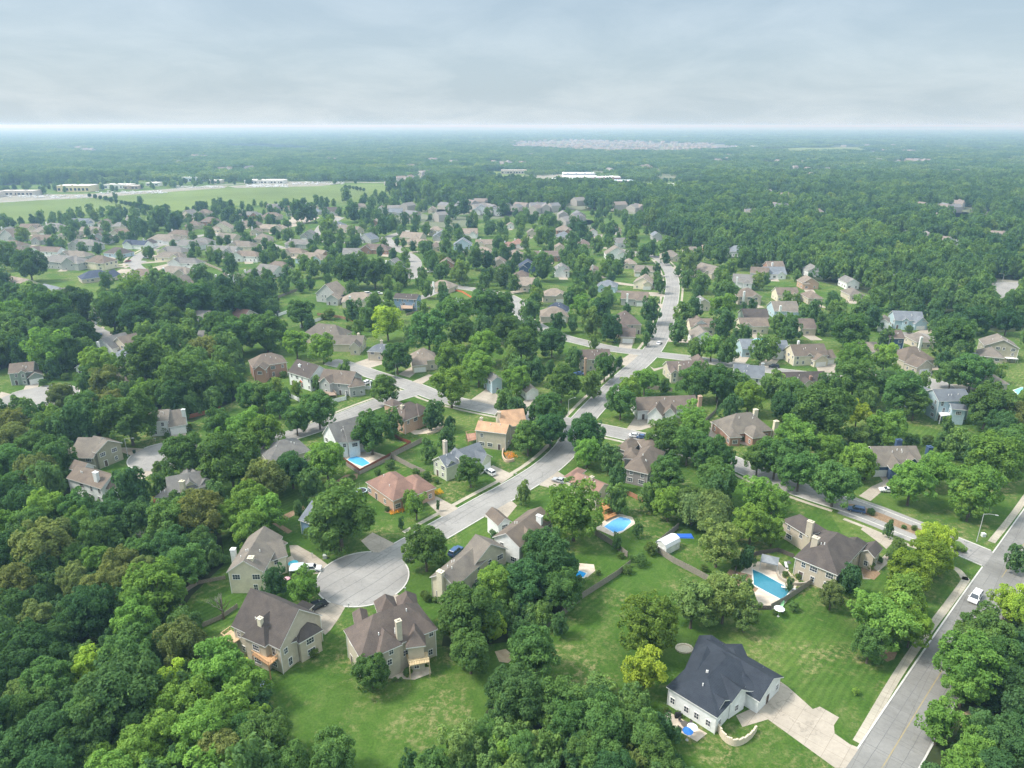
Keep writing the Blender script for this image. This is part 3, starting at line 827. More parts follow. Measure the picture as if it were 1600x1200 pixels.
def trunk_mesh(seed, limbs=5):
    """unit height trunk (0..1) with tapering limbs reaching into the crown"""
    rr = random.Random(seed); mb = MB()
    top = Vector((rr.uniform(-.03, .03), rr.uniform(-.03, .03), 0.62))
    mb.tube((0, 0, -0.03), (0, 0, .05), .036, .026, 8, cap=False); mb.tube((0, 0, .05), top, .026, .014, 8)
    for i in range(limbs):
        th = 2 * math.pi * i / limbs + rr.uniform(-.4, .4); z = rr.uniform(.20, .46)
        p = Vector((0, 0, z)); q = p + Vector((math.cos(th) * .17, math.sin(th) * .17, rr.uniform(.14, .24)))
        mb.tube(p, q, .013, .008, 6); mb.tube(q, q + Vector((math.cos(th) * .09, math.sin(th) * .09, .14)), .008, .003, 5)
    return mb.mesh('trunk', M_BARK)
TRUNK = [trunk_mesh(s) for s in range(4)]

# kind: crown meshes, colour range, words
LK = {
    'o': (OAK + TALL, (0.120, 0.223, 0.065), 'mid green', 'tree'),
    'd': (OAK + FLAT, (0.080, 0.162, 0.058), 'dark green', 'tree'),
    'g': (OAK + TALL + LOOSE, (0.188, 0.324, 0.069), 'bright green', 'tree'),
    'b': (FLAT + OAK, (0.185, 0.225, 0.073), 'olive brown', 'tree'),
    'y': (LOOSE + OAK, (0.31, 0.42, 0.06), 'lime yellow', 'tree'),
    'm': (OAK + TALL, (0.225, 0.325, 0.05), 'yellow green', 'tree'),
    'Y': (LOOSE, (0.60, 0.53, 0.07), 'golden yellow', 'tree'),
    'p': (LOOSE + FLAT, (0.20, 0.275, 0.085), 'pale green', 'tree'),
    'w': (WILLOW, (0.175, 0.25, 0.09), 'pale drooping', 'tree'),
    'c': (CONE, (0.242, 0.316, 0.239), 'blue green', 'conifer'),
    'k': (CONE, (0.102, 0.172, 0.065), 'dark green', 'conifer'),
    'u': (OAK, (0.136, 0.056, 0.073), 'dark purple', 'tree'),
    'x': (BARE, (0.908, 0.709, 0.608), 'bare grey', 'dead tree'),
    'R': (ROUND, (0.157, 0.253, 0.053), 'dense round green', 'tree'),
    's': (OAK + ROUND, (0.133, 0.218, 0.065), 'green', 'shrub'),
}
THINGS = []      # every thing that needs an automatic label
def make_tree(cx, cy, r, kind, rs):
    meshes, colr, cw, word = LK[kind]
    d = at(cx, cy, 6.0)
    zc = d.y * CP + (CAM_H - 6) * SP
    Rm = r * zc / FPX
    if word == 'conifer': H = Rm * 4.3; base = 0.3
    elif word == 'shrub' or Rm < 1.9: H = Rm * 1.8; base = 0.0; word = 'shrub' if word == 'tree' and kind not in 'yYu' else word
    else: H = 1.85 * Rm + 1.9; base = 0.7
    av = (H - base) / 2; cz = base + av
    c = at(cx, cy, cz)
    i = rs.randrange(len(meshes)); rz = rs.uniform(0, 6.283)
    name = {'tree': 'deciduous_tree', 'conifer': 'conifer_tree', 'dead tree': 'bare_tree', 'shrub': 'shrub'}[word]
    jit = rs.uniform(.85, 1.17); hue = rs.uniform(-.10, .10)
    col = (colr[0] * jit * (1 + hue), colr[1] * jit, colr[2] * jit * (1 - hue * .6))
    if word == 'shrub':
        o = inst(name, meshes[i], None, (c.x, c.y, cz), rz, (Rm, Rm * rs.uniform(.9, 1.1), av), col)
    else:
        o = empty(name, (c.x, c.y, 0))
        inst('crown', meshes[i], o, (0, 0, cz), rz, (Rm, Rm * rs.uniform(.93, 1.07), av), col)
        if kind != 'x' or True:
            inst('trunk', TRUNK[rs.randrange(4)], o, (0, 0, 0), rs.uniform(0, 6), (H * (1 if word != 'conifer' else .6),) * 2 + (H,))
    size = 'small' if Rm < 3.3 else ('broad' if Rm > 6.6 else '')
    THINGS.append(dict(o=o, cw=cw, word=word, size=size, x=cx, y=cy, R=Rm, what='tree'))
    return o
# ------------------------------------------------------------------ houses
def frame_mesh(w, h, bars=1, name='window_frame'):
    """unit window facing +Y, centre at the origin"""
    mb = MB(); t = .11
    for (x, z, a, b) in ((0, h / 2 - t / 2, w, t), (0, -h / 2 + t / 2, w, t), (-w / 2 + t / 2, 0, t, h - 2 * t), (w / 2 - t / 2, 0, t, h - 2 * t)):
        mb.box((x, .03, z), (a, .10, b))
    mb.box((0, .025, 0), (w - 2 * t, .05, .05))
    for k in range(bars): mb.box(((k + 1) * w / (bars + 1) - w / 2, .026, 0), (.05, .05, h - 2 * t))
    return mb.mesh(name, M_TRIM)
def pane_mesh(w, h):
    mb = MB(); mb.box((0, .012, 0), (w - .2, .02, h - .2)); return mb.mesh('pane', M_GLASS)
WIN = [(frame_mesh(1.1, 1.5), pane_mesh(1.1, 1.5), 1.1), (frame_mesh(1.9, 1.5, 2), pane_mesh(1.9, 1.5), 1.9), (frame_mesh(1.1, 2.0), pane_mesh(1.1, 2.0), 1.1)]
def garage_mesh(w, h):
    mb = MB()
    mb.box((0, .02, 0), (w + .3, .06, h + .15))
    for i in range(4):
        mb.box((0, .05, -h / 2 + (i + .5) * h / 4), (w - .06, .05, h / 4 - .05))
    return mb.mesh('garage_door', M_TRIM)
GAR = {1: garage_mesh(2.7, 2.2), 2: garage_mesh(4.9, 2.2)}
def door_mesh():
    mb = MB(); mb.box((0, .03, 0), (1.0, .08, 2.1)); mb.box((0, .02, 0), (1.3, .05, 2.3), m=1); return mb.mesh('door', [M_MATTE, M_TRIM])
DOOR = door_mesh()

class Block: pass
def mkblock(spec):
    A, B, D, z, typ = spec[:5]
    pitch = spec[5] if len(spec) > 5 else 0.62
    b = Block(); a3, b3 = at(A[0], A[1], z), at(B[0], B[1], z)
    a, bb = a3.to_2d(), b3.to_2d()
    ux = (bb - a); L = ux.length; ux.normalize(); uy = Vector((-ux.y, ux.x))
    if isinstance(D, tuple):
        c = at(D[0], D[1], z).to_2d(); bc = c - bb
        if bc.length > L:
            uy = bc.normalized(); ux = Vector((uy.y, -uy.x)); L = (bb - a).dot(ux); a = bb - ux * L; D = bc.length
        else: D = bc.dot(uy)
    if D < 0: a = a + uy * D; D = -D
    b.P, b.ux, b.uy, b.L, b.D, b.z, b.typ, b.pitch = a, ux, uy, L, D, z, typ, pitch
    return b
def W2(b, x, y): return b.P + b.ux * x + b.uy * y

OV = 0.45
def block_geo(b, wall, roof, zoff):
    """roof outline = the block outline; walls stand OV inside it"""
    L, D, z = b.L, b.D, b.z + zoff
    th = .22
    def p(x, y, zz): q = W2(b, x, y); return (q.x, q.y, zz)
    if b.typ in 'gx':
        if b.typ == 'g': S, T, f = D, L, (lambda s, t, zz: p(t, s, zz))      # s across the ridge, t along it
        else: S, T, f = L, D, (lambda s, t, zz: p(s, t, zz))
        rise = S / 2 * b.pitch
        for (s0, s1) in ((0, S / 2), (S, S / 2)):
            e0, e1, r0, r1 = f(s0, 0, z), f(s0, T, z), f(s1, 0, z + rise), f(s1, T, z + rise)
            low = lambda q: (q[0], q[1], q[2] - th)
            P = [e0, r0, r1, e1]
            ar = sum(P[k][0] * P[(k + 1) % 4][1] - P[(k + 1) % 4][0] * P[k][1] for k in range(4))
            if ar < 0: P = P[::-1]
            roof.hexa([low(q) for q in P], P, m=1, mt=0, mb=1)
        # ridge cap
        # walls with gables
        k = OV * b.pitch; zt = z + k - th + .04; zr = z + rise - th + .04
        s0, s1, t0, t1 = OV, S - OV, OV, T - OV
        prof = [(s0, -.4), (s0, zt), (S / 2, zr), (s1, zt), (s1, -.4)]
        for tt, rev in ((t0, False), (t1, True)):
            F = [f(s, tt, zz) for s, zz in prof]
            wall.face(F)
        for s in (s0, s1): wall.face([f(s, t0, -.4), f(s, t1, -.4), f(s, t1, zt), f(s, t0, zt)])
    else:
        m = min(L, D) / 2; rise = m * b.pitch
        c = [p(0, 0, z), p(L, 0, z), p(L, D, z), p(0, D, z)]
        if L >= D: r0, r1 = p(m, D / 2, z + rise), p(max(L - m, m + .05), D / 2, z + rise)
        else: r0, r1 = p(L / 2, m, z + rise), p(L / 2, max(D - m, m + .05), z + rise)
        if L >= D: F = [[c[0], c[1], r1, r0], [c[2], c[3], r0, r1], [c[1], c[2], r1], [c[3], c[0], r0]]
        else: F = [[c[1], c[2], r1, r0], [c[3], c[0], r0, r1], [c[0], c[1], r0], [c[2], c[3], r1]]
        for q in F: roof.face(q)
        lo = [(q[0], q[1], z - th) for q in c]
        for i in range(4): roof.face([lo[i], lo[(i + 1) % 4], c[(i + 1) % 4], c[i]], 1)
        roof.face([lo[3], lo[2], lo[1], lo[0]], 1)
        zt = z - th + .04
        w = [p(OV, OV, -.4), p(L - OV, OV, -.4), p(L - OV, D - OV, -.4), p(OV, D - OV, -.4)]
        for i in range(4):
            a, d = w[i], w[(i + 1) % 4]
            wall.face([a, d, (d[0], d[1], zt), (a[0], a[1], zt)])
def sides(b):
    """(start, end, outward normal) for near, right, back, left wall"""
    L, D, o = b.L, b.D, OV
    q = [W2(b, o, o), W2(b, L - o, o), W2(b, L - o, D - o), W2(b, o, D - o)]
    n = [-b.uy, b.ux, b.uy, -b.ux]
    return [(q[i], q[(i + 1) % 4], n[i]) for i in range(4)]
def in_block(p, b, pad=0.0):
    d = p - b.P; x, y = d.dot(b.ux), d.dot(b.uy)
    return OV - pad < x < b.L - OV + pad and OV - pad < y < b.D - OV + pad
FOOT = []
WC = {'white': (0.74, 0.75, 0.74), 'cream': (0.66, 0.60, 0.46), 'tan': (0.51, 0.455, 0.36), 'beige': (0.55, 0.49, 0.39), 'grey': (0.40, 0.41, 0.40), 'pinkbrick': (0.46, 0.32, 0.24),
      'brick': (0.35, 0.22, 0.17), 'sage': (0.52, 0.55, 0.42), 'blue': (0.20, 0.30, 0.42), 'lightblue': (0.42, 0.54, 0.60), 'navy': (0.06, 0.10, 0.18), 'olive': (0.33, 0.31, 0.23), 'mauve': (0.30, 0.27, 0.265), 'greygreen': (0.30, 0.35, 0.31), 'stone': (0.50, 0.45, 0.37)}
RC = {'slate': (0.036, 0.043, 0.056), 'mauve': (0.135, 0.108, 0.094), 'dark': (0.082, 0.070, 0.064), 'brown': (0.15, 0.122, 0.10), 'grey': (0.155, 0.15, 0.142), 'tan': (0.215, 0.18, 0.148), 'red': (0.215, 0.132, 0.105), 'orange': (0.42, 0.265, 0.165),
      'bluegrey': (0.145, 0.16, 0.18), 'navy': (0.055, 0.068, 0.10), 'greybrown': (0.170, 0.150, 0.128)}
HR = random.Random(99)
NEARHOUSES = []
def house(label, wall, roofc, blocks, chim=(), gar=(), detail=2, key=None, group=None, noshow=(), deck=None, words=None):
    bl = [mkblock(s) for s in blocks]
    b0 = bl[0]; cen = W2(b0, b0.L / 2, b0.D / 2)
    root = empty('house', (cen.x, cen.y, 0))
    wm, rm = MB(), MB()
    for i, b in enumerate(bl): block_geo(b, wm, rm, 0.013 * i); FOOT.append(b)
    off = lambda mb: [tuple((v[0] - cen.x, v[1] - cen.y, v[2])) for v in mb.v]
    wm.v = off(wm); rm.v = off(rm)
    j = HR.uniform(.92, 1.08)
    wc = tuple(v * j for v in WC[wall]); rk = HR.uniform(.9, 1.12) * (1.1 if detail == 1 else 1.0); rc = tuple(v * rk for v in RC[roofc])
    wo = wm.build('wall', M_BRICK if 'brick' in wall or wall == 'stone' else M_WALL, root, wc)
    ro = rm.build('roof', [M_ROOF, M_TRIM], root, rc)
    camp = Vector((0, 0))
    # openings
    used = []
    def place(me, name, pos, n, z, parent=root, col=None):
        rz = math.atan2(n.y, n.x) - math.pi / 2
        return inst(name, me, parent, (pos.x - cen.x + n.x * .01, pos.y - cen.y + n.y * .01, z), rz, color=col)
    for (bi, si, u, nd) in gar:
        a, e, n = sides(bl[bi])[si]; pos = a + (e - a) * u
        place(GAR[nd], 'garage_door', pos, n, 1.12, col=None); used.append((pos, 2.9 if nd == 2 else 1.8))
    ndoor = 0
    for bi, b in enumerate(bl):
        for si, (a, e, n) in enumerate(sides(b)):
            if (bi, si) in noshow: continue
            mid = (a + e) / 2
            if n.dot(camp - mid) < 0.12 * mid.length: continue
            ln = (e - a).length
            if ln < 1.8: continue
            rows = 1 if b.z < 4.6 else (2 if b.z < 6.9 else 3)
            k = max(1, int(ln / (3.1 if detail == 2 else (2.2 if detail == 3 else 4.2))))
            for rr in range(rows):
                zc = 1.55 + rr * (b.z - .1) / rows if rows > 1 else min(1.6, b.z - 1.2)
                for q in range(k):
                    if HR.random() > (.8 if detail == 2 else (.93 if detail == 3 else .75)): continue
                    u = (q + .5) / k + HR.uniform(-.06, .06); pos = a + (e - a) * u
                    if any((pos - p).length < w for p, w in used) and rr == 0: continue
                    if any(in_block(pos + n * .3, c, .5) for c in bl if c is not b): continue
                    if rr == 0 and ndoor == 0 and detail >= 2 and HR.random() < .3:
                        place(DOOR, 'door', pos, n, 1.12, col=(.12, .09, .08)); ndoor = 1; continue
                    wi = 1 if (ln / k > 3.0 and HR.random() < .4) else (2 if HR.random() < .2 and b.z > 4 else 0)
                    f = place(WIN[wi][0], 'window', pos, n, zc)
                    inst('pane', WIN[wi][1], f)
    for c in chim:
        x, y, zt = c[:3]; w, d = (c[3], c[4]) if len(c) > 4 else (1.3, 1.0); cc = c[5] if len(c) > 5 else 'white'
        q = at(x, y, zt); mb = MB(); rz = math.atan2(b0.ux.y, b0.ux.x)
        mb.box((q.x - cen.x, q.y - cen.y, zt / 2 - .2), (w, d, zt + .4), rz)
        mb.box((q.x - cen.x, q.y - cen.y, zt + .05), (w + .18, d + .18, .14), rz, 1)
        mb.box((q.x - cen.x, q.y - cen.y, zt + .25), (w * .45, d * .45, .3), rz, 1)
        mb.build('chimney', [M_BRICK if 'brick' in cc else M_WALL, M_MATTE], ro, WC[cc])
    if detail >= 2:
        # plumbing vents on the roof slopes
        for _ in range(HR.randint(2, 4)):
            x, y = HR.uniform(.25, .75) * b0.L, HR.uniform(.15, .42) * b0.D
            if b0.typ == 'x': hgt = min(x, b0.L - x) * b0.pitch
            elif b0.typ == 'g': hgt = min(y, b0.D - y) * b0.pitch
            else: hgt = min(x, b0.L - x, y, b0.D - y) * b0.pitch
            q = W2(b0, x, y); mb = MB(); mb.tube((q.x - cen.x, q.y - cen.y, b0.z + hgt - .1), (q.x - cen.x, q.y - cen.y, b0.z + hgt + .55), .13, .11, 8)
            mb.build('roof_vent', M_TRIM, ro)
    if detail >= 2:
        q0 = [W2(b0, OV - .08, OV - .08), W2(b0, b0.L - OV + .08, OV - .08), W2(b0, b0.L - OV + .08, b0.D - OV + .08), W2(b0, OV - .08, b0.D - OV + .08)]
        for q in q0:
            if any(in_block(q, c, .1) for c in bl[1:]) or q.y > 420: continue
            mb = MB(); mb.box((q.x - cen.x, q.y - cen.y, b0.z / 2 - .15), (.13, .13, b0.z - .1)); mb.build('downpipe', M_TRIM, root)
    s = blocks[0]; bx, by = px((cen.x, cen.y, 3))
    rec = dict(o=root, what='house', x=bx, y=by, label=label, wall=wall, roof=roofc, key=key, H=b0.z, cen=cen, bl=bl)
    if group: root['group'] = group
    if label: tag(root, label, 'house')
    THINGS.append(rec)
    if key: NEARHOUSES.append(rec)
    return rec
def loc_on(rec, dz=0): return rec['cen']

def deck(rec, poly, z, rail=True, col=(0.42, 0.29, 0.17), post=True):
    """timber deck: boards, posts, railing, as parts of the house"""
    root = rec['o']; c = rec['cen']
    P = [at(x, y, z) for x, y in poly]; P = [Vector((p.x - c.x, p.y - c.y)) for p in P]
    a = sum(P[k].x * P[(k + 1) % len(P)].y - P[(k + 1) % len(P)].x * P[k].y for k in range(len(P)))
    if a < 0: P.reverse()
    mb = MB(); n = len(P)
    mb.face([(p.x, p.y, z) for p in P])
    mb.face([(p.x, p.y, z - .25) for p in reversed(P)])
    for i in range(n):
        p, q = P[i], P[(i + 1) % n]; mb.face([(p.x, p.y, z - .25), (q.x, q.y, z - .25), (q.x, q.y, z), (p.x, p.y, z)])
    mb.build('deck', M_WOOD, root, col)
    if rail:
        rb = MB()
        for i in range(n):
            p, q = P[i], P[(i + 1) % n]; d = q - p
            if any(in_block(Vector(((p + q) / 2)) + c, b, 1.0) for b in rec['bl']): continue
            rb.box(((p.x + q.x) / 2, (p.y + q.y) / 2, z + .98), (d.length, .12, .07), math.atan2(d.y, d.x))
            m = max(2, int(d.length / .5))
            for k in range(m + 1):
                r = p + d * (k / m); rb.box((r.x, r.y, z + .49), (.06, .06, .96))
        rb.build('railing', M_WOOD, root, tuple(v * 1.15 for v in col))
    if post and z > 1:
        for p in P:
            if any(in_block(p + c, b, .6) for b in rec['bl']): continue
            pb = MB(); pb.box((p.x * .995, p.y * .995, z / 2 - .15), (.18, .18, z - .25)); pb.build('post', M_WOOD, root, col)

def fix(dx, dy, lst): return [(x / 4 + dx, y / 4 + dy) for x, y in lst]
H = {}
H['ranch'] = house('large one storey white house with slate dark roof beside the wide road', 'white', 'slate', [
    ((1041, 1073), (1121, 1122), 18, 4.4, 'h', .44), ((1068, 1050), (1108, 1064), 12, 4.4, 'x', .44),
    ((1187, 1097), (1225, 1058), 15, 3.4, 'x', .55), ((1146, 1080), (1192, 1080), 13, 4.0, 'h', .44), ((1143, 1099), (1171, 1080), 6, 4.4, 'x', .7), ((1122, 1112), (1142, 1094), 6, 4.45, 'x', .6)],
    gar=[(3, 0, .3, 1), (3, 0, .7, 2)], detail=3, key='slate-roofed ranch house')
H['hips'] = house('brown house of many steep hipped roofs with a rear timber deck below the turning circle', 'tan', 'mauve', [
    ((563, 1030), (684, 983), 10, 7.0, 'h', 1.05), ((592, 1023), (629, 1007), 9, 7.2, 'h', 1.15), ((634, 1013), (666, 1009), 6, 6.6, 'h', 1.3),
    ((556, 990), (580, 985), 7, 6.8, 'h', 1.3), ((592, 966), (625, 958), 6, 6.8, 'h', 1.3), ((622, 960), (655, 955), 6, 6.9, 'h', 1.3), ((651, 996), (684, 982), 9, 6.9, 'h', 1.1)],
    chim=[(622, 970, 12.0, 1.1, .9, 'tan')], key='many-hipped brown house')
deck(H['hips'], [(634, 1022), (668, 1018), (671, 1034), (640, 1040)], 3.4, col=(0.55, 0.42, 0.25))
H['twodeck'] = house('tall tan house with two timber decks and dark steep roof by the left wood', 'tan', 'dark', [
    ((361, 978), (437, 1015), 12, 6.6, 'g', .95), ((377, 995), (414, 1011), 10, 6.6, 'h', 1.2), ((440, 1010), (468, 1000), 9, 5.6, 'h', .9), ((467, 1006), (505, 984), 10, 5.4, 'h', .95),
    ((438, 968), (458, 975), 7, 5.2, 'h', 1.1)],
    chim=[(406, 966, 10.8, 1.0, .8, 'cream')], key='tan two-deck house')
deck(H['twodeck'], [(346, 995), (361, 984), (378, 996), (363, 1006)], 3.5, col=(0.50, 0.36, 0.22)); deck(H['twodeck'], [(394, 1022), (410, 1010), (434, 1028), (420, 1040)], 3.5, col=(0.50, 0.30, 0.16))
H['twinchim'] = house('pale two storey house with two white chimneys left of the turning circle', 'cream', 'greybrown', [
    ((355, 892), (412, 894), (442, 838), 6.2, 'x', .72), ((413, 880), (450, 868), 8, 5.0, 'g', .7), ((424, 862), (450, 848), 6, 5.2, 'h', .9)],
    chim=[(364, 858, 7.4, 1.1, 1.1, 'white'), (391, 871, 9.0, 1.4, 1.2, 'cream')], key='twin-chimney house')
H['creamend'] = house('cream house with tall end chimney and skylit brown roof right of the turning circle', 'cream', 'greybrown', [
    ((667, 905), (711, 918), (768, 868), 5.6, 'x', .62), ((716, 868), (740, 885), 11, 5.9, 'g', .7)], chim=[(688, 893, 8.6, 1.5, 1.1, 'cream')], key='cream chimney-end house')
H['whitebox'] = house('white house with brown gabled roof and white chimney between two big round trees', 'white', 'brown', [
    ((776, 834), (812, 856), (866, 812), 6.0, 'x', .62), ((778, 822), (800, 815), 7, 5.4, 'x', .8), ((815, 842), (838, 835), 5, 6.2, 'x', .8)], chim=[(843, 806, 9.0, 1.6, .9, 'white')], key='white brown-roofed house')
H['redhip'] = house('low pink brick house with broad red hipped roof on the corner plot', 'pinkbrick', 'red', [
    ((571, 753), (614, 783), (668, 768), 4.0, 'h', .7), ((646, 775), (682, 762), 11, 3.9, 'h', .7)], gar=[(1, 1, .5, 2)], key='red hip-roofed house')
H['sage'] = house('sage green house with blue grey roof and two dormers and a white car outside', 'sage', 'bluegrey', [
    ((671, 720), (697, 731), (760, 707), 5.0, 'x', .68), ((700, 727), (711, 722), 5, 5.6, 'x', .8), ((717, 718), (732, 714), 6, 6.4, 'x', .8), ((752, 727), (770, 714), 9, 3.6, 'x', .75)],
    chim=[(695, 689, 9.4, 1.3, 1.0, 'stone')], gar=[(3, 0, .5, 2)], key='sage green dormer house')
H['orange'] = house('tan two storey house with bright orange roof beside the curve of the street', 'tan', 'orange', [
    ((742, 672), (791, 678), 7, 6.6, 'g', .62), ((783, 668), (824, 664), 11, 6.2, 'g', .75)], chim=[(752, 653, 9.4, .9, .9, 'tan'), (780, 644, 10.5, 1, 1, 'tan')], key='orange-roofed house')
deck(H['orange'], [(728, 678), (742, 676), (745, 686), (731, 690)], 2.8, col=(.35, .2, .14))
H['pergola'] = house('brown hip roofed brick house with dark pergola on a curved patio', 'pinkbrick', 'mauve', [
    ((616, 642), (632, 658), (672, 642), 5.4, 'h', .8), ((655, 650), (673, 640), 7, 5.4, 'h', .9), ((614, 636), (630, 630), 6, 4.6, 'h', .7)], chim=[(628, 634, 9, 1.2, 1, 'tan')], key='pergola house')
H['poolwhite'] = house('white house with steep grey roof above the red fenced pool', 'white', 'grey', [
    ((503, 678), (526, 693), 13, 6.0, 'x', 1.0), ((530, 692), (545, 690), 8, 5.8, 'h', 1.1), ((543, 692), (564, 688), 9, 5.8, 'g', 1.0)], key='white house by the red-fenced pool')
H['lowgrey'] = house('low grey roofed house half hidden by trees left of the red fenced pool', 'tan', 'grey', [((420, 722), (486, 704), 13, 4.0, 'h', .55)], key='low grey-roofed house')
H['gables'] = house('pale grey house with four small gables and a red brown porch under trees', 'cream', 'grey', [
    ((241, 777), (266, 778), 9, 4.0, 'h', .7), ((262, 772), (322, 760), 9, 5.0, 'g', .75), ((286, 764), (310, 759), 12, 5.4, 'x', 1.0), ((312, 760), (334, 752), 10, 5.2, 'x', .9)], chim=[(284, 752, 8.6, 1.3, 1.0, 'cream')], key='four-gabled grey house')
deck(H['gables'], [(240, 780), (258, 780), (258, 790), (241, 790)], 1.6, col=(.33, .13, .08))
H['bay'] = house('white house with tall white chimney facing the left wood', 'white', 'brown', [
    ((103, 747), (158, 764), (182, 742), 5.6, 'g', .65), ((171, 766), (202, 752), 9, 4.8, 'h', .95), ((128, 738), (150, 728), 6, 6.4, 'x', .9)], chim=[(149, 738, 9.4, 1.5, 1.0, 'white')], key='white tall-chimney house')
H['olive'] = house('olive brown split level house with stone chimney on the left turning circle', 'olive', 'greybrown', [
    ((107, 702), (142, 718), 9, 4.0, 'g', .6), ((128, 700), (150, 708), 9, 6.0, 'g', .6), ((146, 716), (180, 690), 8, 4.6, 'x', .7)], chim=[(103, 693, 7, 1.2, 1.0, 'stone')], gar=[(2, 0, .65, 2)], key='olive split-level house')
H['colonial'] = house('white colonial house with brown roof and wide white garage', 'white', 'greybrown', [
    ((229, 660), (263, 657), 9, 5.8, 'g', .6), ((263, 668), (292, 663), 10, 3.4, 'g', .9)], chim=[(286, 640, 8.2, 1.2, 1, 'white')], gar=[(1, 0, .5, 2)], key='white colonial house')
H['porch'] = house('grey green house with front porch and garage above the far left turning circle', 'greygreen', 'brown', [
    ((12, 584), (52, 580), 10, 5.6, 'g', .6), ((43, 591), (69, 586), 9, 3.3, 'x', .65), ((28, 583), (40, 582), 4, 5.9, 'x', .8), ((15, 589), (42, 587), 3, 3.2, 'g', .5)], gar=[(1, 0, .5, 2)], key='grey green porch house')
H['purple'] = house('mauve grey house of stepped hipped roofs right of the bend', 'mauve', 'brown', [
    ((975, 731), (1013, 741), (1040, 706), 5.0, 'h', .75), ((962, 700), (984, 706), 9, 4.2, 'h', .8), ((1006, 704), (1042, 702), 8, 5.0, 'h', .75), ((974, 716), (998, 718), 7, 5.4, 'h', .8)], key='stepped mauve hip-roofed house')
H['tudor'] = house('long white tudor house with brown roof and brick end chimney', 'white', 'brown', [
    ((996, 642), (1093, 638), 11, 3.8, 'g', .62), ((1010, 648), (1036, 652), 7, 3.6, 'x', 1.1), ((1037, 646), (1056, 648), 5, 4.4, 'x', 1.1)], chim=[(1094, 619, 9.4, 1.3, 1.5, 'pinkbrick')], gar=[(1, 0, .28, 1), (1, 0, .74, 1)], key='white tudor house')
H['arch'] = house('grey hip roofed brick house with two pale chimneys and clipped hedges', 'brick', 'greybrown', [
    ((1137, 679), (1208, 672), 12, 3.6, 'h', .85), ((1140, 684), (1160, 683), 8, 3.5, 'h', .8), ((1176, 685), (1200, 682), 8, 3.7, 'h', .9)], chim=[(1181, 640, 8.6, 1.5, 1.2, 'cream'), (1213, 658, 6.6, 1.6, 1.2, 'cream')], key='two-chimney hip-roofed house')
H['navy'] = house('navy blue house with white trimmed gables and two navy chimneys', 'navy', 'greybrown', [
    ((1372, 729), (1446, 728), 13, 3.8, 'g', .62), ((1391, 733), (1416, 735), 9, 4.2, 'x', .95), ((1420, 722), (1436, 723), 5, 5.2, 'x', .95), ((1364, 724), (1386, 726), 9, 3.4, 'g', .5)], chim=[(1405, 687, 7.4, 1.8, 1.2, 'navy'), (1453, 698, 7.0, 1.5, 1.5, 'navy')], gar=[(0, 0, .1, 2)], key='navy blue house')
H['bigblue'] = house('large light blue house with tall rear windows and white deck', 'lightblue', 'bluegrey', [
    ((1467, 627), (1519, 626), 10, 8.0, 'g', .6), ((1445, 620), (1469, 617), 10, 7.4, 'x', .6), ((1487, 639), (1512, 641), 5, 6.2, 'g', .5)], key='large light blue house')
deck(H['bigblue'], [(1464, 640), (1486, 639), (1492, 648), (1470, 650)], 3.4, col=(.72, .72, .72))
H['threegable'] = house('cream house with brown roof and two garage gables on a striped lawn', 'cream', 'brown', [
    ((1241, 557), (1295, 555), 11, 4.8, 'g', .75), ((1273, 564), (1296, 562), 8, 3.3, 'x', .65), ((1292, 560), (1307, 559), 8, 3.2, 'g', .7), ((1258, 558), (1272, 558), 4, 4.2, 'x', .9)], chim=[(1248, 533, 9, .9, .9, 'white')], gar=[(1, 0, .5, 2), (2, 0, .55, 1)], key='cream house on the striped lawn')
H['plumroof'] = house('low house with dark plum roof and brick chimney across from the striped lawn', 'cream', 'dark', [((1224, 602), (1296, 600), 11, 4.2, 'g', .7), ((1252, 603), (1276, 603), 5, 4.4, 'x', .8)], chim=[(1267, 588, 7, 1, 1, 'brick')], key='dark plum-roofed house')
H['greyblue'] = house('house with pale grey roof and white rear wall behind the tudor house', 'white', 'bluegrey', [((1146, 588), (1195, 592), 12, 5.4, 'g', .62)], chim=[(1192, 568, 9, 1.2, 1.2, 'grey')], key='pale grey-roofed house')
H['cross'] = house('brown roofed house at the crossing with a pointed gable', 'tan', 'mauve', [((1045, 580), (1098, 578), 9, 4.4, 'g', .7), ((1048, 584), (1062, 584), 6, 4.6, 'x', .9), ((1086, 570), (1106, 570), 10, 5.0, 'h', 1.0)], chim=[(1062, 571, 7.5, 1, 1, 'tan')], key='brown-roofed house at the crossing')
H['corner'] = house('long brown roofed tan house on the corner left of the crossing', 'tan', 'mauve', [((907, 562), (955, 561), 9, 5.6, 'g', .75), ((944, 562), (962, 560), 9, 5.4, 'x', .9)], chim=[(915, 560, 8, 1, 1, 'pinkbrick')], key='long tan corner house')
H['hip3'] = house('big brown house of stacked hipped roofs with wide white garage', 'tan', 'mauve', [((959, 508), (1003, 507), 15, 5.4, 'h', .8), ((969, 526), (993, 527), 10, 3.4, 'g', .7), ((962, 516), (985, 516), 8, 4.6, 'h', .9)], gar=[(1, 0, .5, 2)], key='stacked hip-roofed house')
H['navyroof'] = house('white house with navy blue hipped roof above the long side lawn', 'white', 'navy', [((852, 485), (887, 487), 10, 4.2, 'h', .8)], key='navy-roofed white house')
H['poolhouse'] = house('stone and timber house with dark valleyed roof beside the large pool', 'stone', 'dark', [
    ((1245, 866), (1309, 899), (1352, 852), 5.6, 'h', .72), ((1262, 838), (1292, 828), 9, 5.2, 'h', .7), ((1338, 866), (1367, 872), (1380, 857), 4.2, 'x', .75), ((1310, 862), (1337, 872), 9, 5.0, 'h', .9)],
    chim=[(1267, 815, 9.2, 1.5, 1.1, 'tan'), (1275, 840, 9.8, 1.5, 1.3, 'tan')], key='dark-roofed pool house')
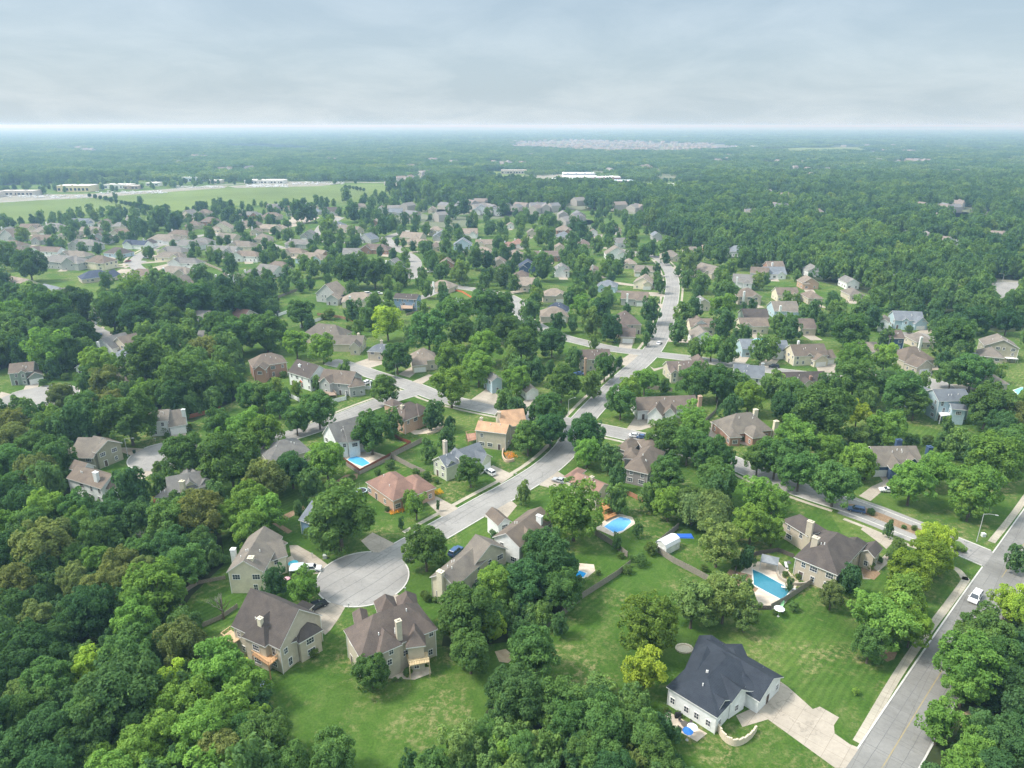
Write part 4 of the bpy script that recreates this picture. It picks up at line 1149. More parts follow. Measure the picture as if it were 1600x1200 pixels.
H['pinkroof'] = house('pale house with pinkish roof and orange deck above a small pool', 'cream', 'red', [((888, 754), (932, 773), (954, 758), 5.6, 'g', .55), ((880, 745), (895, 750), 8, 5.0, 'h', .6)], chim=[(925, 745, 8.4, 1.0, .9, 'tan')], key='pink-roofed house')
deck(H['pinkroof'], [(938, 787), (954, 783), (960, 790), (944, 797)], 2.6, col=(.55, .28, .12)); deck(H['pinkroof'], [(940, 806), (958, 799), (964, 804), (946, 812)], .7, col=(.55, .28, .12), post=False)
H['hiddenblue'] = house('blue house mostly hidden behind the big spreading tree', 'blue', 'bluegrey', [((466, 812), (505, 826), 11, 4.6, 'g', .6)], key='hidden blue house')
H['brickleft'] = house('brick two storey house with brown hipped roof beside the yellow tree', 'brick', 'brown', [((394, 574), (449, 566), 11, 6.2, 'h', .7), ((396, 578), (414, 578), 6, 6.0, 'x', .8)], key='brick two-storey house')
H['dormerwhite'] = house('white house with dark roof between brick house and grey house', 'white', 'dark', [((449, 581), (484, 592), 11, 5.8, 'g', .8), ((482, 591), (511, 585), 9, 5.2, 'x', .9)], chim=[(468, 570, 9, 1, .9, 'white')], key='dark-roofed white house')
H['greyfence'] = house('grey brown house with small deck beside the white fence', 'grey', 'brown', [((497, 596), (548, 601), 11, 5.2, 'g', .7), ((545, 606), (572, 602), 9, 4.4, 'h', .7), ((499, 596), (515, 600), 5, 5.4, 'x', .8)], key='grey house by the white fence')
deck(H['greyfence'], [(506, 612), (520, 611), (526, 617), (510, 618)], 1.5, col=(.35, .26, .2))
H['longroof'] = house('long grey brown gabled house with pale ridge above the two round trees', 'beige', 'greybrown', [((472, 522), (532, 528), 12, 4.4, 'h', .8), ((518, 538), (566, 539), 9, 3.8, 'g', .8), ((545, 543), (562, 543), 6, 4.0, 'x', 1.0)], chim=[(560, 521, 8, 1, 1, 'cream')], key='long gabled house')
H['smallhip'] = house('small tan house with pale grey roof at the end of a drive', 'tan', 'bluegrey', [((573, 549), (613, 551), 9, 4.6, 'h', .6)], chim=[(596, 532, 8, 1.2, 1, 'tan')], key='small pale-roofed house')
H['hipright'] = house('tan house with pinkish hipped roof and white garage near the lane', 'beige', 'tan', [((643, 565), (684, 562), 11, 4.8, 'h', .8), ((644, 572), (668, 570), 7, 3.4, 'g', .7)], gar=[(1, 0, .5, 2)], key='pinkish hip-roofed house')
H['bluedeck'] = house('tall blue house with rear decks beside the bright lawn', 'blue', 'dark', [((614, 466), (651, 468), 9, 7.2, 'g', .5)], key='tall blue house'); deck(H['bluedeck'], [(626, 477), (645, 477), (645, 482), (627, 482)], 3.2, col=(.4, .28, .2))
H['greygable'] = house('grey beige gabled house with a cluttered yard', 'grey', 'tan', [((492, 459), (527, 463), 12, 5.0, 'x', .8), ((508, 467), (528, 468), 7, 4.0, 'x', .7)], key='grey gabled house with the cluttered yard')
H['twotone'] = house('cream house with double gables beside the purple brown tree', 'white', 'lightblue' if False else 'grey', [((1398, 503), (1444, 506), 11, 5.0, 'g', .65), ((1429, 508), (1451, 506), 9, 4.0, 'x', .75), ((1410, 505), (1421, 506), 4, 5.2, 'x', .9)], gar=[(1, 0, .5, 2)], key='pale blue-white double garage house', ) if False else \
    house('pale blue house with grey roof and white double garage at the right', 'lightblue', 'bluegrey', [((1398, 500), (1445, 502), 12, 5.0, 'g', .65), ((1430, 506), (1451, 505), 10, 3.8, 'x', .85), ((1410, 501), (1422, 502), 4, 5.2, 'x', .9)], gar=[(1, 0, .5, 2)], key='pale blue double-garage house')
H['bluesm'] = house('small dark blue house with brown roof beside a pool', 'navy', 'mauve', [((1390, 529), (1415, 529), 10, 6.4, 'g', .6)], key='small dark blue house')
H['tanhip'] = house('tan hip roofed house with open garage and white dormer', 'tan', 'brown', [((1413, 565), (1462, 562), 13, 4.0, 'h', .75), ((1433, 575), (1460, 572), 8, 3.4, 'x', .7), ((1429, 563), (1440, 563), 5, 5.2, 'x', .9)], gar=[(1, 0, .5, 2)], key='tan house with the white dormer')
H['olivebig'] = house('big olive grey house with a rear balcony frame at the right edge', 'olive', 'greybrown', [((1538, 540), (1594, 545), 12, 7.0, 'x', .5), ((1530, 556), (1570, 560), 10, 5.4, 'h', .7)], key='big olive house')
H['garagegrey'] = house('small pale garage end of a house hidden behind dark trees', 'white', 'tan', [((822, 614), (843, 611), 9, 3.4, 'x', .6)], gar=[(0, 0, .5, 1)], key='half-hidden white garage')
H['greywall'] = house('grey blue house glimpsed between two tall trees', 'lightblue', 'grey', [((768, 596), (786, 593), 9, 5.6, 'x', .6)], key='house glimpsed between two trees')

# the rest of the neighbourhood: centre of the near eave, width in pixels, tilt, roof, colours, eave height
PADS = []
def quick(dx, dy, rows):
    for (x, y, w, tilt, typ, roofc, wall, z) in rows:
        z = z * .86; w = w * 1.08
        X, Y = x / 4 + dx, y / 4 + dy
        hw = w / 8 * 1.0
        D = 11 + (x * 7 + y * 3) % 4
        B = [((X - hw, Y - tilt), (X + hw, Y + tilt), D, z, typ, .62)]
        mpp = (CAM_H / (FPX * SP + (Y - 600) * CP))
        if w / 4 * mpp > 11:
            k = hw * .42; sgn = 1 if (int(x + y) % 2) else -1
            B.append(((X + sgn * hw * .5 - k, Y + sgn * .5 * tilt + 1.2), (X + sgn * hw * .5 + k, Y + sgn * .5 * tilt + 1.4), D * .8, z - .4, 'x' if (int(x) % 3) else 'h', .75))
        gar = [(1, 0, .5, 2)] if len(B) > 1 and (int(x) % 2) and z < 5 else []
        ch = [(X - hw * .5, Y - 9 / mpp * .0 - 8, z + 3.6, 1.1, 1, 'white')] if int(y) % 3 == 0 and z > 3.4 else []
        hq = mkblock(B[0]); cq = W2(hq, hq.L / 2, hq.D / 2); best = None
        for kk, LL, hh in ROADLIST:
            for q in LL[::2]:
                dq = (q - cq).length
                if best is None or dq < best[0]: best = (dq, q)
        dv = (best[1] - cq) if best[0] < 45 else Vector((HR.uniform(-.5, .5), -1)); ln = min(max(dv.length, 15), 34) if best[0] < 45 else 15; dv.normalize(); nv = Vector((-dv.y, dv.x)) * 3.2
        PADS.append([cq + dv * 3 - nv, cq + dv * ln - nv, cq + dv * ln + nv, cq + dv * 3 + nv])
        house(None, wall, roofc, B, chim=ch, gar=gar, detail=1, group='houses of the surrounding streets')
quick(0, 280, [
    (315, 300, 100, 1, 'h', 'grey', 'beige', 4.6), (490, 275, 110, 0, 'g', 'bluegrey', 'white', 5.2), (635, 275, 60, 0, 'x', 'brown', 'tan', 4), (815, 258, 70, 0, 'g', 'grey', 'lightblue', 5), (250, 380, 120, 0, 'g', 'brown', 'grey', 5),
    (100, 455, 140, -1, 'h', 'brown', 'tan', 4.4), (260, 452, 180, 1, 'g', 'mauve', 'white', 6.8), (500, 410, 160, 1, 'h', 'grey', 'grey', 6), (440, 480, 170, 1, 'h', 'greybrown', 'grey', 4.4), (365, 520, 220, 2, 'h', 'grey', 'grey', 6.4),
    (585, 520, 120, 1, 'h', 'brown', 'cream', 6.6), (700, 465, 110, 1, 'h', 'dark', 'lightblue', 3.8), (610, 615, 190, -3, 'h', 'navy', 'tan', 3.6), (680, 520, 80, -1, 'x', 'brown', 'grey', 3.6), (865, 605, 160, 1, 'h', 'brown', 'beige', 3.6),
    (830, 410, 130, 1, 'g', 'navy', 'white', 4.6), (915, 405, 70, 0, 'x', 'dark', 'white', 4), (1005, 380, 160, 1, 'h', 'greybrown', 'white', 4.6), (1110, 345, 130, 0, 'h', 'brown', 'beige', 4.4), (1150, 415, 150, 1, 'h', 'grey', 'white', 4.8),
    (1055, 455, 150, 1, 'h', 'grey', 'cream', 3.8), (1045, 490, 160, 1, 'h', 'greybrown', 'cream', 4), (1135, 525, 175, 1, 'h', 'grey', 'white', 5.4), (1070, 585, 180, 2, 'h', 'greybrown', 'tan', 5.4), (1245, 400, 130, 0, 'h', 'grey', 'white', 4),
    (1380, 310, 120, 0, 'x', 'tan', 'cream', 4.6), (1370, 455, 170, 1, 'g', 'grey', 'grey', 5), (1520, 480, 160, 1, 'h', 'brown', 'white', 5.6), (1400, 370, 100, 1, 'g', 'greybrown', 'beige', 3.6), (1490, 420, 150, 1, 'h', 'greybrown', 'beige', 4),
    (1300, 265, 100, 0, 'h', 'mauve', 'brick', 6), (1200, 290, 90, 0, 'h', 'brown', 'tan', 4.6), (1550, 225, 130, 0, 'h', 'grey', 'brick', 5), (1550, 285, 130, 0, 'h', 'brown', 'tan', 4), (1160, 238, 90, 1, 'x', 'grey', 'beige', 4), (1270, 212, 80, 0, 'h', 'brown', 'tan', 4.6),
    (745, 335, 130, 0, 'h', 'brown', 'beige', 4.8), (740, 295, 100, 0, 'h', 'grey', 'tan', 4), (550, 325, 110, 0, 'g', 'greybrown', 'tan', 5), (615, 375, 110, 0, 'x', 'mauve', 'grey', 5.6), (415, 350, 110, 0, 'h', 'greybrown', 'beige', 4.4), (40, 365, 110, 1, 'x', 'brown', 'grey', 4.6),
    (170, 305, 110, 0, 'g', 'brown', 'tan', 4), (235, 330, 90, 0, 'h', 'greybrown', 'beige', 3.6), (30, 330, 80, 0, 'x', 'grey', 'beige', 4.4), (45, 420, 110, 1, 'h', 'brown', 'tan', 4.4), (1560, 600, 110, 0, 'h', 'grey', 'brick', 4), (1372, 630, 90, 0, 'x', 'brown', 'white', 4.2),
    (1450, 630, 80, 0, 'x', 'greybrown', 'white', 4), (1170, 655, 100, -6, 'g', 'greybrown', 'tan', 4.4), (190, 720, 130, 1, 'h', 'greybrown', 'cream', 4.2), (275, 705, 90, 3, 'g', 'bluegrey', 'grey', 4.4), (345, 735, 80, 2, 'x', 'grey', 'white', 5.2), (60, 665, 110, 3, 'g', 'tan', 'cream', 4), (1590, 330, 60, 0, 'x', 'brown', 'tan', 4),
    (600, 835, 70, 0, 'x', 'tan', 'cream', 6), (1210, 880, 130, 1, 'g', 'grey', 'lightblue', 4.2), (1450, 868, 120, 2, 'g', 'red', 'tan', 4.2)])
quick(400, 280, [
    (100, 175, 70, 0, 'g', 'grey', 'beige', 5), (215, 185, 90, 0, 'h', 'brown', 'tan', 4), (335, 180, 80, 0, 'x', 'tan', 'white', 5), (465, 200, 90, 0, 'g', 'dark', 'grey', 6), (90, 232, 110, 0, 'h', 'brown', 'tan', 4.8), (240, 215, 100, 0, 'h', 'grey', 'grey', 4), (345, 205, 100, 0, 'h', 'bluegrey', 'grey', 4),
    (85, 310, 170, 1, 'h', 'tan', 'tan', 4.6), (30, 375, 100, 0, 'h', 'greybrown', 'beige', 4.4), (255, 405, 150, 1, 'h', 'grey', 'grey', 4.6), (325, 355, 100, 0, 'x', 'grey', 'grey', 5), (220, 460, 130, 1, 'h', 'brown', 'beige', 4), (325, 500, 160, 1, 'h', 'tan', 'lightblue', 4.6), (120, 548, 120, 1, 'h', 'brown', 'white', 4.4),
    (45, 580, 110, 2, 'g', 'grey', 'white', 4), (440, 480, 80, -2, 'x', 'tan', 'pinkbrick', 4.6), (470, 295, 150, 0, 'h', 'bluegrey', 'grey', 4), (560, 315, 120, 2, 'g', 'greybrown', 'tan', 4), (650, 170, 80, 0, 'h', 'greybrown', 'tan', 4), (775, 190, 60, 0, 'x', 'tan', 'white', 5), (870, 205, 80, 0, 'g', 'bluegrey', 'grey', 5), (740, 270, 50, 0, 'x', 'tan', 'pinkbrick', 4),
    (730, 440, 170, 1, 'h', 'mauve', 'brick', 4.4), (675, 375, 80, 1, 'x', 'bluegrey', 'grey', 4), (960, 365, 120, 1, 'g', 'tan', 'beige', 5), (1000, 400, 110, 2, 'g', 'tan', 'beige', 3.6), (1120, 320, 80, 0, 'h', 'tan', 'beige', 6), (1160, 360, 110, 0, 'x', 'bluegrey', 'grey', 4.6), (1325, 340, 110, 0, 'g', 'tan', 'white', 5.2), (1290, 410, 110, 0, 'x', 'bluegrey', 'lightblue', 5.4),
    (1435, 405, 120, 0, 'g', 'tan', 'cream', 5), (1580, 420, 90, 0, 'h', 'red', 'brick', 4.2), (1190, 530, 90, 0, 'x', 'brown', 'brick', 6), (1420, 465, 130, 0, 'h', 'tan', 'beige', 3.8), (1520, 525, 80, 0, 'x', 'brown', 'tan', 4.6), (1405, 195, 100, 0, 'x', 'bluegrey', 'white', 6), (1490, 205, 70, 0, 'x', 'grey', 'white', 5), (1120, 425, 70, 0, 'h', 'brown', 'tan', 4.4),
    (840, 540, 100, 1, 'x', 'grey', 'greygreen', 5), (590, 465, 100, 0, 'g', 'grey', 'white', 3), (1140, 675, 120, 2, 'h', 'tan', 'tan', 4), (640, 765, 200, -1, 'h', 'tan', 'cream', 4.2), (1590, 290, 50, 0, 'x', 'tan', 'white', 4), (1100, 190, 50, 0, 'x', 'tan', 'beige', 4)])
quick(800, 280, [
    (40, 405, 80, 0, 'h', 'red', 'white', 4.4), (20, 475, 100, 0, 'h', 'tan', 'beige', 5), (125, 335, 60, 0, 'x', 'greybrown', 'tan', 5), (325, 320, 90, 0, 'h', 'tan', 'brick', 5.6), (325, 360, 90, 0, 'h', 'bluegrey', 'grey', 3.6), (220, 480, 160, 0, 'g', 'mauve', 'brick', 5.4), (300, 430, 60, 0, 'x', 'tan', 'tan', 6),
    (100, 550, 110, 0, 'x', 'navy', 'navy', 5), (60, 610, 90, 0, 'h', 'mauve', 'tan', 4), (80, 665, 120, 1, 'g', 'tan', 'beige', 5), (315, 570, 90, 0, 'x', 'grey', 'white', 6), (265, 730, 140, 0, 'h', 'tan', 'beige', 5), (265, 860, 170, 0, 'h', 'tan', 'beige', 4), (590, 670, 110, 1, 'h', 'bluegrey', 'lightblue', 4.8), (450, 405, 70, 0, 'h', 'mauve', 'tan', 4.4),
    (520, 570, 60, 0, 'h', 'brown', 'tan', 5), (670, 400, 80, 0, 'g', 'grey', 'white', 5), (655, 470, 130, 0, 'x', 'greybrown', 'white', 4.8), (740, 530, 80, 0, 'h', 'tan', 'beige', 4.4), (825, 575, 120, 1, 'g', 'greybrown', 'tan', 5), (815, 650, 110, 1, 'x', 'tan', 'cream', 5), (765, 750, 160, 1, 'g', 'brown', 'grey', 5), (1000, 485, 110, 0, 'h', 'greybrown', 'tan', 4.6), (1140, 455, 110, 0, 'h', 'greybrown', 'tan', 3.6),
    (1270, 425, 120, 0, 'h', 'tan', 'pinkbrick', 4.6), (1430, 455, 170, 1, 'h', 'bluegrey', 'white', 5), (1190, 575, 110, 4, 'g', 'greybrown', 'tan', 5), (910, 355, 60, 0, 'x', 'bluegrey', 'grey', 5), (1200, 780, 90, 0, 'x', 'grey', 'tan', 5), (1440, 645, 120, 1, 'g', 'grey', 'white', 6.4), (1490, 735, 140, 0, 'h', 'brown', 'beige', 6), (1545, 590, 110, 1, 'g', 'brown', 'grey', 5),
    (1530, 865, 150, 0, 'g', 'dark', 'greygreen', 4.6), (1180, 580 + 340, 120, 0, 'x', 'brown', 'white', 5), (720, 130, 80, 0, 'h', 'greybrown', 'beige', 4), (1290, 130, 60, 0, 'g', 'tan', 'white', 5), (480, 110, 50, 0, 'h', 'tan', 'tan', 4), (655, 315, 60, 0, 'h', 'brown', 'beige', 5), (510, 330, 50, 0, 'x', 'brown', 'white', 5)])
quick(1200, 280, [
    (55, 555, 100, 0, 'g', 'brown', 'brick', 6), (50, 595, 130, 0, 'g', 'bluegrey', 'white', 4), (300, 575, 90, 0, 'x', 'grey', 'white', 5), (270, 650, 100, 0, 'x', 'tan', 'pinkbrick', 5), (535, 650, 80, 0, 'x', 'grey', 'white', 5), (790, 625, 110, 0, 'h', 'bluegrey', 'tan', 5), (940, 660, 130, 0, 'h', 'bluegrey', 'grey', 4.6),
    (1120, 690, 90, 2, 'x', 'tan', 'greygreen', 6.4), (130, 725, 130, 0, 'g', 'brown', 'cream', 5), (300, 745, 90, 0, 'h', 'brown', 'tan', 4.6), (560, 725, 90, 0, 'h', 'greybrown', 'tan', 4.4), (1330, 432, 90, 0, 'h', 'greybrown', 'tan', 5), (740, 322, 50, 0, 'h', 'tan', 'tan', 4.4), (1020, 105, 130, 0, 'h', 'greybrown', 'white', 5),
    (1550, 445, 120, 0, 'h', 'tan', 'white', 4.6), (1545, 310, 60, 0, 'h', 'brown', 'tan', 4.6), (1500, 48, 70, 0, 'h', 'tan', 'white', 4.6), (410, 42, 40, 0, 'x', 'tan', 'white', 5), (120, 825, 150, 0, 'g', 'greybrown', 'lightblue', 5), (255, 935, 100, 0, 'g', 'mauve', 'tan', 4.4), (725, 895, 70, 1, 'x', 'greybrown', 'white', 6.2), (1560, 20, 60, 0, 'h', 'grey', 'white', 5)])
quick(1200, 460, [(640, 360, 120, 0, 'g', 'tan', 'tan', 4), (1300, 430, 130, 2, 'h', 'bluegrey', 'grey', 4.4), (1430, 560, 150, 0, 'h', 'greybrown', 'tan', 4.6), (710, 525, 70, 0, 'h', 'tan', 'tan', 5), (80, 355, 110, 0, 'g', 'bluegrey', 'white', 4.8), (990, 300, 110, 0, 'h', 'greybrown', 'tan', 4)])
quick(800, 460, [(1195, 205, 150, 0, 'g', 'brown', 'cream', 5), (1200, 275, 130, 0, 'x', 'greybrown', 'white', 4.4), (1520, 200, 170, 0, 'g', 'brown', 'cream', 5), (1480, 340, 80, 0, 'g', 'bluegrey', 'lightblue', 5)])
quick(0, 460, [(640, 330, 110, 3, 'x', 'grey', 'white', 4.2), (730, 400, 110, 2, 'h', 'bluegrey', 'grey', 3.8), (820, 555, 170, -3, 'g', 'greybrown', 'cream', 3.8), (845, 310, 110, -4, 'g', 'brown', 'beige', 5.6), (605, 120, 90, -1, 'x', 'tan', 'cream', 6), (1265, 290, 90, 0, 'g', 'grey', 'white', 4.2), (40, 720, 90, -4, 'h', 'brown', 'tan', 4), (490, 460, 50, 0, 'x', 'bluegrey', 'white', 4.4)])

pm_ = MB()
for i, P in enumerate(PADS): pm_.face([(p.x, p.y, 0.0165 + .0004 * (i % 9)) for p in P][::-1] if ((P[1] - P[0]).x * (P[2] - P[1]).y - (P[1] - P[0]).y * (P[2] - P[1]).x) < 0 else [(p.x, p.y, 0.0165 + .0004 * (i % 9)) for p in P])
pm_.build('house_driveways', M_DRIVE)['kind'] = 'structure'
